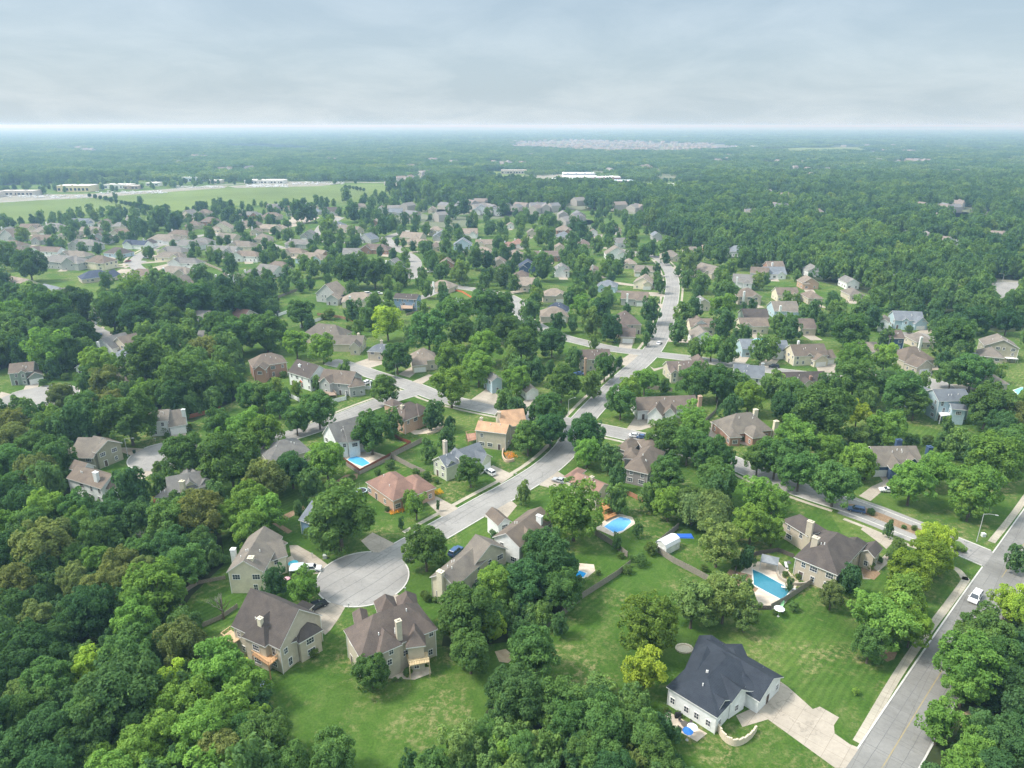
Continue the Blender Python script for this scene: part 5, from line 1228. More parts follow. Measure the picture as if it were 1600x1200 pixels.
# ------------------------------------------------------------------ trees read off the land, crop by crop (offset, list of x,y,r,kind in quarter pixels)
TL = [
((0, 900), "80,70,150,b 60,220,130,d 230,270,110,b 470,40,120,b 560,100,110,b 700,60,130,b 560,230,170,d 960,100,190,g 840,290,150,g 380,400,110,d 180,470,180,d 100,620,170,d 300,560,130,d 430,500,80,g 560,580,130,y 820,520,190,o 1130,440,170,b 760,770,270,d 1080,680,140,y 1380,600,200,g 1540,700,150,g 140,760,120,p 200,860,150,o 300,680,150,o 560,900,180,o 330,1000,190,d 100,1100,180,d 520,1080,170,d 620,1160,120,g 1020,850,130,g 1000,980,190,g 1180,820,180,g 1260,1000,190,g 1400,880,170,g 900,1100,180,g 1540,1000,130,o 1380,1120,160,b 60,900,140,d 1200,240,60,y 1380,160,110,x 720,420,90,x 1300,1240,170,g 300,1230,180,d 700,1270,180,g 1000,1270,170,g 1120,550,70,x"),
((0, 660), "60,60,140,b 180,40,120,d 100,130,130,b 220,170,120,o 60,280,140,o 350,230,135,o 220,330,130,b 300,330,95,o 60,440,130,o 150,530,130,d 280,560,135,g 470,545,120,o 570,500,62,o 60,640,120,g 220,640,120,o 500,620,90,g 420,740,130,o 280,800,190,b 620,740,150,o 700,620,140,d 880,620,130,d 600,870,100,g 470,860,110,o 900,740,110,x 1080,640,160,o 1250,600,170,b 1240,520,100,b 1350,450,80,b 1080,790,130,d 1250,760,100,o 1160,900,140,o 880,830,110,o 760,900,120,b 880,930,100,b 1440,600,110,g 1560,520,140,g 1560,660,120,g 1440,250,200,o 1160,220,150,o 1500,60,140,g 1000,375,75,d 850,400,60,s 1100,430,40,s 250,930,120,d 60,830,140,d 40,140,100,b 1560,370,80,b 1010,290,60,s"),
((400, 900), "290,90,110,g 1320,250,200,o 1480,300,95,y 1340,480,140,o 1490,60,130,g 720,610,120,o 1560,720,140,d 60,1020,170,o 480,1130,160,o 1270,1060,160,p 960,1110,70,c 1080,1070,60,c 1440,1000,110,o 1560,1100,110,g 822,1140,26,c 10,900,90,g 640,530,40,s 870,645,16,s 905,645,16,s 950,600,35,s 360,480,35,s 200,1200,150,o 1100,1230,130,o 1070,130,35,s 1120,150,22,s"),
((800, 900), "150,480,180,o 60,760,180,d 300,800,170,o 540,790,100,d 350,920,150,o 570,950,190,o 450,1120,130,o 720,920,150,o 820,1000,150,o 900,1120,140,o 150,1080,95,p 60,1100,120,o 560,1150,150,o 750,1180,120,p 850,320,200,R 830,600,155,y 1130,180,160,p 1330,150,160,p 1460,240,110,p 640,1240,150,d 960,1240,120,o 965,835,22,s 1040,855,18,s 300,240,60,Y"),
((1200, 900), "740,290,190,g 640,430,120,o 840,130,150,g 900,330,120,m 620,200,120,g 400,120,85,b 1500,160,120,y 1360,380,180,o 1250,560,190,g 1230,700,130,g 1430,520,160,o 1080,920,150,g 1300,1100,140,g 1450,1050,180,d 1550,700,130,d 550,722,28,g 1580,450,90,o 160,190,38,s 90,215,20,s 40,225,22,s 470,50,60,s 1190,1230,150,g 1420,1260,160,d 1600,900,110,d 1600,240,110,y"),
((400, 660), "50,80,130,g 520,600,220,o 400,660,110,o 440,240,125,g 220,300,115,d 60,370,140,b 335,370,80,c 60,570,130,g 260,480,35,c 720,70,135,o 1080,150,58,o 1190,90,68,o 1000,520,85,g 955,430,45,o 1340,310,95,o 1060,790,150,o 300,1010,110,g 105,960,80,c 1490,690,48,u 835,265,35,s 1060,335,40,s 1000,310,28,s 560,375,38,s 600,345,25,s 760,310,25,s 1130,370,18,s 350,500,35,s 900,555,22,Y 1135,440,14,Y 820,540,20,s 1055,1080,35,s"),
((800, 660), "100,100,110,o 240,50,110,d 470,80,130,d 470,190,92,g 615,215,80,g 660,320,68,g 390,560,195,R 70,400,54,c 240,870,190,d 90,1010,150,d 310,1060,140,o 660,460,78,o 790,600,36,k 660,680,36,k 980,510,110,g 980,320,115,o 1130,520,120,w 1240,540,125,w 860,440,75,o 960,95,125,o 1100,150,120,o 1230,190,120,o 1330,230,85,o 1280,370,140,o 1290,760,155,p 1270,640,90,w 1500,640,135,g 1530,450,120,g 1540,230,105,o 1150,30,95,g 870,790,50,s 800,860,48,s 720,920,36,s 540,940,20,s 1470,985,55,p 1200,910,28,s 1480,800,60,o 160,780,110,d 680,830,26,s 1400,880,36,s 750,850,26,s"),
((1200, 660), "170,110,140,g 50,230,130,o 30,500,105,g 200,310,125,o 420,390,145,o 380,180,105,g 450,130,45,y 560,250,115,g 620,270,85,g 570,110,95,s 740,50,125,g 900,380,145,g 1060,300,115,g 1290,430,170,g 1420,230,165,g 1540,150,130,o 1180,130,70,o 1100,90,45,o 1290,180,55,o 1270,500,120,g 30,680,90,g 1050,745,120,y 1000,840,130,m 900,930,140,m 1080,860,95,y 520,950,80,g 1570,810,70,g 820,765,50,s 770,830,40,s 645,560,27,s 770,600,34,c 850,655,18,s 915,660,22,s 1460,40,110,d 190,640,28,s 560,840,32,s 640,890,34,s 700,860,22,s 600,880,20,s 150,930,26,u 190,960,24,s 110,950,24,s 1180,790,24,s 1220,800,20,s 300,90,70,s"),
((0, 460), "240,30,80,d 110,30,110,d 60,160,120,g 300,130,150,o 120,220,120,o 60,330,110,o 310,350,145,g 480,260,120,d 700,130,120,d 870,160,120,d 1050,170,100,o 1200,170,62,o 1160,270,80,g 930,285,80,o 1030,280,80,g 1370,200,100,o 620,440,108,g 530,540,70,g 660,560,110,b 930,430,155,o 860,340,60,o 1130,540,160,o 1280,540,120,o 1390,540,110,g 1400,290,110,o 1300,370,110,b 1160,410,65,g 1500,250,115,o 1560,640,88,o 900,630,100,g 1080,640,110,d 800,780,170,o 1370,820,105,o 1560,820,110,g 330,770,85,g 520,720,110,o 690,690,95,b 140,800,90,b 300,860,120,o 130,870,110,b 410,515,28,s 480,510,28,s 270,550,28,s 1100,50,120,o 1250,50,120,d 1420,60,120,d 1540,60,100,d 900,30,100,d 750,320,26,s 1045,880,20,s 1180,830,24,s 1030,850,32,s 170,350,60,o 760,630,70,o 1330,640,60,o 330,300,90,o 420,230,90,d 380,650,90,b"),
((400, 460), "280,120,90,o 250,310,88,g 415,340,92,g 550,450,46,o 130,560,50,Y 185,590,32,k 250,555,35,o 375,520,33,c 40,640,90,o 140,690,85,o 250,790,88,o 390,730,115,o 610,120,65,o 740,80,65,o 820,180,110,y 700,160,60,p 1080,240,130,o 1280,240,100,o 1240,140,120,o 1180,60,60,g 1420,80,105,o 1530,80,95,o 880,400,100,o 810,600,98,o 1220,410,105,g 1390,470,105,g 1430,330,110,g 1220,580,130,g 1560,680,75,o 850,800,75,o 1110,750,78,p 1210,770,38,o 60,240,120,o 1560,220,95,o 1420,220,70,g 160,240,60,o 830,110,60,o 460,125,40,s 420,140,22,s 1040,80,38,p 170,500,26,s 580,210,20,s"),
((800, 460), "140,50,55,d 110,130,72,g 440,90,90,g 380,170,36,u 285,180,55,g 550,140,80,o 490,190,78,o 620,230,76,o 515,275,36,g 250,300,90,d 60,320,110,o 110,250,80,o 390,400,62,o 580,460,85,o 675,385,24,k 30,540,95,g 150,480,68,o 240,430,38,o 310,560,118,o 500,570,78,g 220,740,125,o 120,890,85,g 30,720,70,o 680,680,105,o 730,600,85,g 830,540,88,g 900,500,30,c 960,540,38,c 870,120,70,o 860,210,45,g 840,255,34,u 1040,245,70,g 1080,140,68,o 1140,90,58,o 1320,80,95,g 1320,210,84,g 1120,560,105,o 1290,560,110,o 1420,570,78,o 1110,770,105,g 1150,340,58,g 1250,330,85,g 1350,370,76,g 1560,360,75,o 1370,720,78,g 1480,650,100,g 1470,230,38,p 1590,560,50,d 1350,600,70,o 610,30,50,o 700,30,30,s 730,240,26,s 1170,480,60,o 30,480,80,o 1510,470,50,s 1350,890,24,s 1440,900,22,s"),
((1200, 460), "420,130,68,g 260,150,78,g 140,230,78,o 510,240,115,o 540,400,105,g 730,400,98,g 660,160,65,o 540,540,135,o 380,590,80,g 340,750,185,o 560,750,88,y 150,620,100,o 740,270,50,o 1160,280,135,o 1180,190,80,g 1100,410,56,o 1280,490,120,o 1150,500,90,o 840,620,140,o 920,700,88,o 960,540,60,o 1130,770,38,o 1380,700,145,o 1540,770,100,b 790,800,76,g 690,870,76,o 1100,890,48,o 1200,920,78,o 1290,970,56,o 900,910,50,s 1000,910,40,s 1440,470,46,d 1300,160,88,d 900,90,58,g 880,220,30,s 60,560,70,d 1500,170,85,d 1460,110,66,o 1040,110,60,o 580,110,70,o 30,330,55,o 700,560,70,o 350,190,56,o 1060,200,55,o 640,640,60,d 1490,1020,90,o 400,40,50,d 120,30,50,o 680,40,70,o 820,40,60,o 1200,60,70,o 300,660,70,o 100,700,90,d"),
((0, 280), "250,240,35,d 440,215,30,d 560,190,30,d 590,245,40,d 700,230,44,d 635,190,22,d 130,260,25,d 30,275,44,d 140,360,50,d 440,350,48,d 380,415,40,o 665,370,36,d 880,320,52,d 840,290,48,d 1000,280,70,d 1100,290,56,d 660,295,34,d 1310,350,44,p 1190,335,18,d 1040,200,34,d 1110,235,30,d 1370,180,28,d 1440,175,34,d 1430,235,40,d 1490,300,32,d 1570,275,34,d 1340,250,32,d 180,540,110,d 60,520,90,o 250,745,52,o 480,775,118,d 660,640,52,o 840,680,110,g 970,640,70,p 1440,550,60,o 1250,620,66,g 1400,720,90,d 1060,700,90,o 1540,700,80,o 1240,730,100,o 820,360,40,p 1210,180,18,d 1170,185,18,d 780,280,25,d 740,240,34,d 500,215,25,d 480,280,28,d 300,320,30,d 380,270,22,d 560,570,0,d 1590,580,30,o 930,735,80,o 700,790,100,o 1200,470,16,d 90,455,22,d 900,560,0,d 20,640,60,g"),
((400, 280), "565,120,44,d 590,160,30,d 720,165,38,d 800,130,34,d 860,160,38,g 380,140,32,d 290,150,26,d 410,165,26,d 160,165,24,d 520,200,26,d 90,240,22,d 260,240,70,d 340,240,60,d 610,240,60,d 690,260,50,d 190,290,36,d 195,360,42,o 450,330,70,o 450,400,56,g 530,350,36,d 630,390,40,g 740,345,38,g 800,400,34,d 350,430,42,d 480,470,42,d 110,470,52,d 50,495,40,d 210,520,36,o 190,560,34,g 360,570,60,o 440,560,46,o 590,580,110,d 740,590,100,d 910,620,74,o 660,500,44,o 600,340,40,d 880,380,22,d 920,385,24,d 980,415,30,d 1050,440,44,o 930,470,36,o 900,510,28,o 1090,510,52,d 920,500,28,o 1190,430,48,o 1190,370,42,d 1270,340,34,d 1060,320,36,d 1200,310,30,o 1260,510,50,o 1380,520,70,o 1450,520,56,o 1510,410,42,d 1280,610,74,o 1150,590,56,o 1040,590,40,o 1060,690,54,d 1020,640,36,y 1170,690,46,o 1180,780,60,g 170,640,44,d 250,620,50,d 90,680,60,d 30,700,50,d 340,640,38,p 600,705,62,o 830,730,44,o 760,230,40,d 800,320,56,d 860,280,44,d 930,260,40,d 1000,260,40,d 1100,60,50,d 1200,260,30,y 1340,280,36,p 1450,230,40,d 1420,640,50,o 1560,480,46,d 1540,630,70,o 1470,590,40,o 1590,560,50,d 950,150,50,o 1340,140,30,g 850,80,56,d 960,90,60,d 1080,110,60,d 1200,130,60,d 1300,200,60,d 1230,220,50,d 1550,200,50,d"),
((800, 280), "50,285,50,d 180,380,56,g 130,310,0,d 240,290,50,g 510,310,30,d 385,300,50,g 430,340,56,d 620,330,50,g 600,380,36,d 750,400,66,o 760,330,50,g 380,410,60,o 530,430,56,g 240,420,30,y 870,440,50,y 820,480,56,g 970,440,60,o 960,490,36,d 580,560,46,y 660,560,46,o 690,510,26,d 190,590,90,o 390,540,40,o 440,570,70,o 410,620,44,o 500,630,46,o 410,700,60,o 150,730,56,o 150,680,50,o 615,740,28,o 350,720,30,g 910,560,36,y 910,620,42,g 830,600,44,o 930,660,46,o 1090,640,56,o 1180,660,66,o 1080,500,56,o 1110,560,70,g 1310,650,66,o 1310,600,50,o 1370,560,50,b 1300,500,70,o 1210,420,30,g 1440,520,70,o 1540,640,50,o 1450,770,24,d 1510,770,34,o 1380,700,50,o 30,500,44,o 440,470,50,o 490,520,36,o 330,480,50,o 620,610,36,o 620,410,40,d 300,370,0,d 1500,820,0,d 1340,740,80,g 560,540,0,d 1100,830,50,o 780,680,0,d 720,790,30,o 1040,560,30,g"),
]
TALLTREES = []
for (ox, oy), s in TL:
    for t in s.split():
        x, y, r, k = t.split(',')
        r = float(r)
        if r < 5: continue
        TALLTREES.append((float(x) / 4 + ox, float(y) / 4 + oy, r / 4 * (.86 if float(y) / 4 + oy < 480 else .95), k))
TALLTREES.sort(key=lambda t: -t[2])
trs = random.Random(5)
is_shrub = lambda t: t[3] == 's' or (t[2] * (at(t[0], t[1], 5).y * CP + 100 * SP) / FPX < 1.9 and t[3] not in 'ckxyYu')
trees = [t for t in TALLTREES if not is_shrub(t)]; shrubs = [t for t in TALLTREES if is_shrub(t)]
INDIV = trees[:300]
REST = trees[300:]
for t in INDIV + shrubs: make_tree(t[0], t[1], t[2], t[3], trs)
print('trees', len(trees), 'shrubs', len(shrubs), 'houses', sum(1 for t in THINGS if t['what'] == 'house'))

# ------------------------------------------------------------------ the woods beyond, which nobody could count
def lowcrown(seed, limbs=9, subs=7, leaf=0.062, per=48):
    me = crown_mesh('woodland_crown', limbs, subs, leaf, M_WOODLEAF, ('oak', 'flat', 'loose')[seed % 3], seed, per, (.15, .25))
    V = np.empty(len(me.vertices) * 3); me.vertices.foreach_get('co', V); V = V.reshape(-1, 3); V[:, 2] = V[:, 2] + 0.85
    me.vertices.foreach_set('co', V.reshape(-1)); me.update()
    return me
def patch_mesh(seed, n=44, size=60):
    """a block of far canopy: many small crowns of coarse leaf clumps"""
    rs = np.random.RandomState(seed); C, Nn, S, K = [], [], [], []
    for i in range(n):
        cx, cy = rs.uniform(-size / 2, size / 2, 2); R = rs.uniform(4, 7); hz = rs.uniform(8, 12); m = 70
        dd = unit(rs.normal(size=(m, 3)) + np.array([0, -.1, .5])); v = rs.uniform(.2, .75)
        lump = 1 + .2 * np.sin(dd[:, 0] * 5 + i) * np.sin(dd[:, 1] * 5)
        C.append(np.array([cx, cy, hz - 3]) + dd * (R * lump)[:, None] * np.array([1, 1, .85])); Nn.append(unit(dd + rs.normal(size=(m, 3)) * .5)); S.append(np.full(m, 1.05)); K.append(v + rs.normal(size=m) * .12)
    return quads_mesh('canopy_patch', np.vstack(C), np.vstack(Nn), np.concatenate(S), np.concatenate(K), M_FARLEAF)

def gn_scatter(name, meshes, pts, scales, rots, label):
    """one object: points in its own mesh, each carrying one of the given meshes"""
    n = len(pts)
    me = bpy.data.meshes.new(name); me.vertices.add(n)
    me.vertices.foreach_set('co', np.asarray(pts, dtype=np.float32).reshape(-1))
    for nm, typ, key, data in (('scl', 'FLOAT_VECTOR', 'vector', scales), ('rot', 'FLOAT', 'value', rots)):
        a = me.attributes.new(nm, typ, 'POINT'); a.data.foreach_set(key, np.asarray(data, dtype=np.float32).reshape(-1))
    sel = me.attributes.new('sel', 'INT', 'POINT'); sel.data.foreach_set('value', (np.arange(n) * 7919 % len(meshes)).astype(np.int32))
    o = bpy.data.objects.new(name, me); COL.objects.link(o)
    src = bpy.data.collections.new(name + '_source')
    for i, m in enumerate(meshes):
        so = bpy.data.objects.new(name + '_source', m); src.objects.link(so)
    ng = bpy.data.node_groups.new(name, 'GeometryNodeTree')
    ng.interface.new_socket('Geometry', in_out='INPUT', socket_type='NodeSocketGeometry'); ng.interface.new_socket('Geometry', in_out='OUTPUT', socket_type='NodeSocketGeometry')
    nd = ng.nodes; gi = nd.new('NodeGroupInput'); go = nd.new('NodeGroupOutput')
    ci = nd.new('GeometryNodeCollectionInfo'); ci.inputs['Collection'].default_value = src; ci.inputs['Separate Children'].default_value = True; ci.inputs['Reset Children'].default_value = True
    ip = nd.new('GeometryNodeInstanceOnPoints'); ip.inputs['Pick Instance'].default_value = True
    def attr(nm, t):
        a = nd.new('GeometryNodeInputNamedAttribute'); a.data_type = t; a.inputs['Name'].default_value = nm
        return a.outputs['Attribute']
    cx = nd.new('ShaderNodeCombineXYZ'); ng.links.new(attr('rot', 'FLOAT'), cx.inputs['Z'])
    ng.links.new(gi.outputs[0], ip.inputs['Points']); ng.links.new(ci.outputs[0], ip.inputs['Instance'])
    ng.links.new(attr('sel', 'INT'), ip.inputs['Instance Index']); ng.links.new(cx.outputs[0], ip.inputs['Rotation']); ng.links.new(attr('scl', 'FLOAT_VECTOR'), ip.inputs['Scale'])
    ng.links.new(ip.outputs[0], go.inputs[0])
    md = o.modifiers.new('scatter', 'NODES'); md.node_group = ng
    o['kind'] = 'stuff'
    if label: o['label'] = label
    return o

# keep the scatter off houses, roads, drives, fields
def poly_world(P): return [at(x, y).to_2d() for x, y in P]
KEEP = [poly_world(P) for P in FIELDS + PALE + ESTATE]
LAWNS = [[(120, 470), (300, 480), (330, 440), (420, 420), (60, 410), (40, 440)], [(410, 495), (500, 445), (500, 480), (420, 500)], [(600, 480), (720, 480), (700, 500), (620, 520)],
         [(955, 440), (985, 440), (975, 500), (955, 500)], [(1058, 452), (1085, 452), (1085, 480), (1058, 482)], [(1420, 640), (1560, 680), (1560, 720), (1380, 690)], [(1560, 560), (1600, 540), (1600, 640), (1540, 600)], [(1235, 560), (1275, 565), (1275, 585), (1205, 575)]]
KEEPL = [poly_world(P) for P in LAWNS]
def bbox(P): return (min(p.x for p in P), max(p.x for p in P), min(p.y for p in P), max(p.y for p in P))
KB = [(P, bbox(P)) for P in KEEP + KEEPL + DW]
def inpoly_any(p, L=KB):
    for P, b in L:
        if b[0] <= p.x <= b[1] and b[2] <= p.y <= b[3] and in_poly(p, P): return True
    return False
FH = {}
for b in FOOT:
    c = W2(b, b.L / 2, b.D / 2); FH.setdefault((int(c.x // 40), int(c.y // 40)), []).append((c, b))
def near_house(p, pad):
    i, j = int(p.x // 40), int(p.y // 40)
    for a in (-1, 0, 1):
        for e in (-1, 0, 1):
            for c, b in FH.get((i + a, j + e), ()):
                d = p - b.P; x, y = d.dot(b.ux), d.dot(b.uy)
                if -pad < x < b.L + pad and -pad * 1.6 < y < b.D + pad * .6: return True
    return False
def occl_house(p, H):
    """would this tree hide a house just behind it?"""
    d = Vector((p.x, p.y)); n = d.normalized()
    for s in (0.7, 1.3, 1.9):
        q = p + n * (H * s)
        if near_house(q, 0) or inside_road(q): return True
    return False
rs = random.Random(21)
TP = {}
for t in INDIV + REST + shrubs:
    q = at(t[0], t[1], 6); TP.setdefault((int(q.x // 30), int(q.y // 30)), []).append((q.x, q.y, t[2] * (q.y * CP + 99 * SP) / FPX))
def near_tree(p, R):
    i, j = int(p.x // 30), int(p.y // 30)
    for a in (-1, 0, 1):
        for e in (-1, 0, 1):
            for x, y, r in TP.get((i + a, j + e), ()):
                if (p.x - x) ** 2 + (p.y - y) ** 2 < ((r + R) * .72) ** 2: return True
    return False
pts, scl, rot = [], [], []
def addp(x, y, R, H):
    pts.append((x, y, 0)); scl.append((R, R * rs.uniform(.9, 1.1), H / 1.75)); rot.append(rs.uniform(0, 6.28))
    TP.setdefault((int(x // 30), int(y // 30)), []).append((x, y, R))
for t in REST:
    q = at(t[0], t[1], 6); R = t[2] * (q.y * CP + 99 * SP) / FPX; addp(q.x, q.y, R, 2.0 * R + 2.2)
WOODS = [poly_world(P) for P in FOREST]
EXTRA = [poly_world(P) for P in [
    [(0, 640), (60, 560), (170, 600), (330, 560), (400, 640), (330, 680), (200, 680), (100, 700)], [(160, 520), (300, 480), (600, 480), (560, 540), (400, 560), (220, 560)],
    [(1180, 640), (1360, 580), (1440, 620), (1400, 700), (1330, 680), (1240, 740), (1200, 700)], [(1050, 700), (1180, 720), (1240, 800), (1220, 860), (1080, 880), (1040, 800)], [(600, 540), (900, 500), (900, 560), (850, 620), (740, 620), (700, 560)],
    [(1560, 640), (1640, 600), (1640, 760), (1600, 800), (1560, 740)], [(1450, 780), (1600, 760), (1560, 840)][:0] or [(1480, 740), (1600, 700), (1600, 760), (1500, 800)]]]
WB = [(P, bbox(P)) for P in WOODS]; WBF = [w for i, w in enumerate(WB) if i not in (3, 4, 5, 6)]; EB = [(P, bbox(P)) for P in EXTRA]
DB = [(P, bbox(P)) for P in DW]
# clearings with a few far houses each
FARSPOT = []
rf = random.Random(77)
for (x0, x1, y0, y1, n) in ((1150, 1600, 262, 345, 26), (1100, 1600, 226, 262, 30), (420, 800, 214, 262, 22), (0, 420, 214, 270, 16), (620, 1100, 262, 335, 22), (1330, 1600, 345, 420, 7), (640, 900, 318, 352, 10)):
    for _ in range(n):
        q = at(rf.uniform(x0, x1), rf.uniform(y0, y1)).to_2d()
        if inpoly_any(q): continue
        FARSPOT.append((q, rf.uniform(26, 40) * (1 if q.y < 1500 else 1.7), rf.randint(1, 4)))
FS = {}
for q, r, n in FARSPOT: FS.setdefault((int(q.x // 150), int(q.y // 150)), []).append((q, r))
def in_spot(p, pad):
    i, j = int(p.x // 150), int(p.y // 150)
    for a in (-1, 0, 1):
        for e in (-1, 0, 1):
            for q, r in FS.get((i + a, j + e), ()):
                d = p - q
                if d.length < r * .55 + pad or (abs(d.x) < r * .5 and -r * 2.2 - pad < d.y < 0): return True
    return False
# near and middle distance: tree by tree
y = 70.0
while y < 1500:
    st = 7.6 if y < 900 else 8.6
    xm = y * .80 + 30; x = -xm
    while x < xm:
        p = Vector((x + rs.uniform(-3.2, 3.2), y + rs.uniform(-3.2, 3.2))); x += st
        wood = inpoly_any(p, WBF); extra = (not wood) and inpoly_any(p, EB)
        X, Y = px((p.x, p.y, 6))
        if Y > 1260: continue
        if wood: pr = .92
        elif extra: pr = .16
        elif y < 300: pr = 0.0
        elif y < 520: pr = 0.09
        else: pr = 0.14
        if rs.random() > pr: continue
        R = rs.uniform(4.0, 7.4) * (1.15 if y > 650 else 1) if wood else rs.uniform(2.6, 4.8)
        if inpoly_any(p) and not (wood and y < 300): continue
        if near_tree(p, R * (0.8 if wood else 1)): continue
        if y > 600 and in_spot(p, 4): continue
        if near_house(p, R * .7) or inside_road(p, None, R * .6 + 1): continue
        if y < 1300 and (y < 560 or not wood) and occl_house(p, 2 * R + 2) and rs.random() < (.95 if y < 560 else .85): continue
        if y < 560 and inpoly_any(p + Vector((p.x, p.y)).normalized() * R * 2.4, DB): continue
        addp(p.x, p.y, R, 2 * R + (3.5 if wood else 2.2) + rs.uniform(-1, 1.5))
    y += st
print('woodland trees', len(pts))
gn_scatter('woodland', [lowcrown(100 + i) for i in range(7)], pts, scl, rot, 'dense green woodland and scattered trees filling the middle distance')
# far canopy in blocks
pts, scl, rot = [], [], []
PALEB = [(P, bbox(P)) for P in KEEP]
y = 1470.0
while y < 16000:
    st = 46 * (1 if y < 4000 else (1.5 if y < 8000 else 2.2)); xm = y * .82 + 60; x = -xm
    while x < xm:
        p = Vector((x + rs.uniform(-12, 12), y + rs.uniform(-12, 12))); x += st
        if inpoly_any(p, PALEB) or in_spot(p, 22): continue
        nz = math.sin(p.x * .0021 + 1.3) * math.sin(p.y * .0013) + .5 * math.sin(p.x * .006 + p.y * .004)
        if p.y > 2200 and nz > .95: continue
        if rs.random() < (.03 if p.y < 3000 else .12): continue
        pts.append((p.x, p.y, rs.uniform(-2, 1.5))); k = rs.uniform(.85, 1.15) * (1 if y < 4000 else (1.35 if y < 8000 else 2.0)); scl.append((k, k, rs.uniform(.8, 1.25))); rot.append(rs.uniform(0, 6.28))
    y += st
print('far canopy blocks', len(pts))
gn_scatter('far_woods', [patch_mesh(200 + i) for i in range(5)], pts, scl, rot, 'far hazy woods reaching to the horizon')
# thin undergrowth and saplings closing the near wood
pts, scl, rot = [], [], []
NW = [(P, bbox(P)) for P in WOODS[:7]]
y = 60.0
while y < 520:
    xm = y * .85 + 40; x = -xm
    while x < xm:
        p = Vector((x + rs.uniform(-2, 2), y + rs.uniform(-2, 2))); x += 4.2
        if not inpoly_any(p, NW) or inside_road(p, None, 3.0) or near_house(p, 2.5) or px((p.x, p.y, 3))[1] > 1300: continue
        R = rs.uniform(1.8, 3.4); pts.append((p.x, p.y, -.4)); scl.append((R, R, R * rs.uniform(.8, 1.6))); rot.append(rs.uniform(0, 6.28))
    y += 4.2
print('undergrowth', len(pts))
gn_scatter('undergrowth', [lowcrown(150 + i) for i in range(3)], pts, scl, rot, 'dark leafy undergrowth below the trees of the wood')
# ------------------------------------------------------------------ vehicles
def make_car(kind='suv'):
    root = empty('parked_car')
    L, Wd = (4.8, 1.9) if kind != 'van' else (5.1, 1.98)
    belt, top = {'suv': (1.02, 1.72), 'sedan': (.92, 1.44), 'van': (1.15, 1.9), 'pickup': (1.1, 1.85)}[kind]
    hw = Wd / 2
    prof = {'suv': [(-2.4, .35), (2.4, .35), (2.42, .62), (2.3, .86), (1.25, 1.0), (-2.35, 1.04), (-2.42, .7)],
            'sedan': [(-2.4, .3), (2.4, .3), (2.4, .55), (2.25, .74), (1.1, .9), (-1.6, .92), (-2.3, .84), (-2.42, .55)],
            'van': [(-2.5, .35), (2.5, .35), (2.55, .65), (2.4, .9), (1.75, 1.1), (-2.5, 1.16), (-2.55, .7)],
            'pickup': [(-2.9, .45), (2.5, .45), (2.55, .75), (2.45, 1.0), (1.2, 1.1), (-2.9, 1.12), (-2.95, .7)]}[kind]
    mb = MB(); n = len(prof)
    for s in (1, -1):
        # tucked-in flank: lower edge narrower
        ring = [(x, s * hw * (.94 if z < .5 else (1.0 if z < .9 else .96)), z) for x, z in prof]
        mb.face(ring[::-1] if s > 0 else ring)
    for i in range(n):
        (x0, z0), (x1, z1) = prof[i], prof[(i + 1) % n]; w = lambda z: hw * (.94 if z < .5 else (1.0 if z < .9 else .96))
        mb.face([(x0, w(z0), z0), (x1, w(z1), z1), (x1, -w(z1), z1), (x0, -w(z0), z0)])
    mb.v = [(x, y, z) for x, y, z in mb.v]
    cab = {'suv': (-2.25, 1.15, -1.95, .55), 'sedan': (-1.75, 1.0, -1.15, .3), 'van': (-2.45, 1.65, -2.2, .85), 'pickup': (-.9, 1.1, -.75, .5)}[kind]
    b0, b1, t0, t1 = cab; bw, tw = hw * .94, hw * .76
    mb.hexa([(t0, -tw, top - .04), (t1, -tw, top - .04), (t1, tw, top - .04), (t0, tw, top - .04)], [(t0 + .08, -tw + .08, top + .02), (t1 - .1, -tw + .08, top + .02), (t1 - .1, tw - .08, top + .02), (t0 + .08, tw - .08, top + .02)])
    # pillars
    for s in (1, -1):
        for (xb, xt) in ((b0, t0), (b1, t1), ((b0 + b1) / 2, (t0 + t1) / 2)):
            mb.tube((xb, s * bw, belt - .05), (xt, s * tw, top), .05, .05, 4)
        mb.box((b1 - .1, s * (hw + .08), belt + .05), (.16, .18, .14))
    me = mb.mesh('body', M_PAINT); b = inst('body', me, root)
    g = MB(); g.hexa([(b0, -bw, belt - .06), (b1, -bw, belt - .06), (b1, bw, belt - .06), (b0, bw, belt - .06)], [(t0, -tw, top - .03), (t1, -tw, top - .03), (t1, tw, top - .03), (t0, tw, top - .03)])
    inst('window', g.mesh('window', M_GLASS), root)
    wm = MB(); wm.tube((0, -.11, 0), (0, .11, 0), .34, .34, 14); rm = MB(); rm.tube((0, -.125, 0), (0, .125, 0), .2, .2, 10)
    wme, rme = wm.mesh('wheel', M_TYRE), rm.mesh('rim', M_METAL)
    for sx in (1.45, -1.45):
        for s in (1, -1):
            w = inst('wheel', wme, root, (sx, s * (hw - .12), .34)); inst('rim', rme, w)
    hl = MB(); hl.box((0, 0, 0), (.06, .34, .14)); hme = hl.mesh('headlight', M_TRIM)
    for s in (1, -1): inst('headlight', hme, root, (2.37 if kind != 'van' else 2.47, s * .66, .70))
    tl = MB(); tl.box((0, 0, 0), (.06, .16, .26)); tme = tl.mesh('tail_light', mat_noise('red_lens', (.25, .01, .01), (.3, .02, .02)))
    for s in (1, -1): inst('tail_light', tme, root, ({'pickup': -2.93}.get(kind, -2.4 if kind != 'van' else -2.52), s * .78, .82))
    return root
PROTO = {}
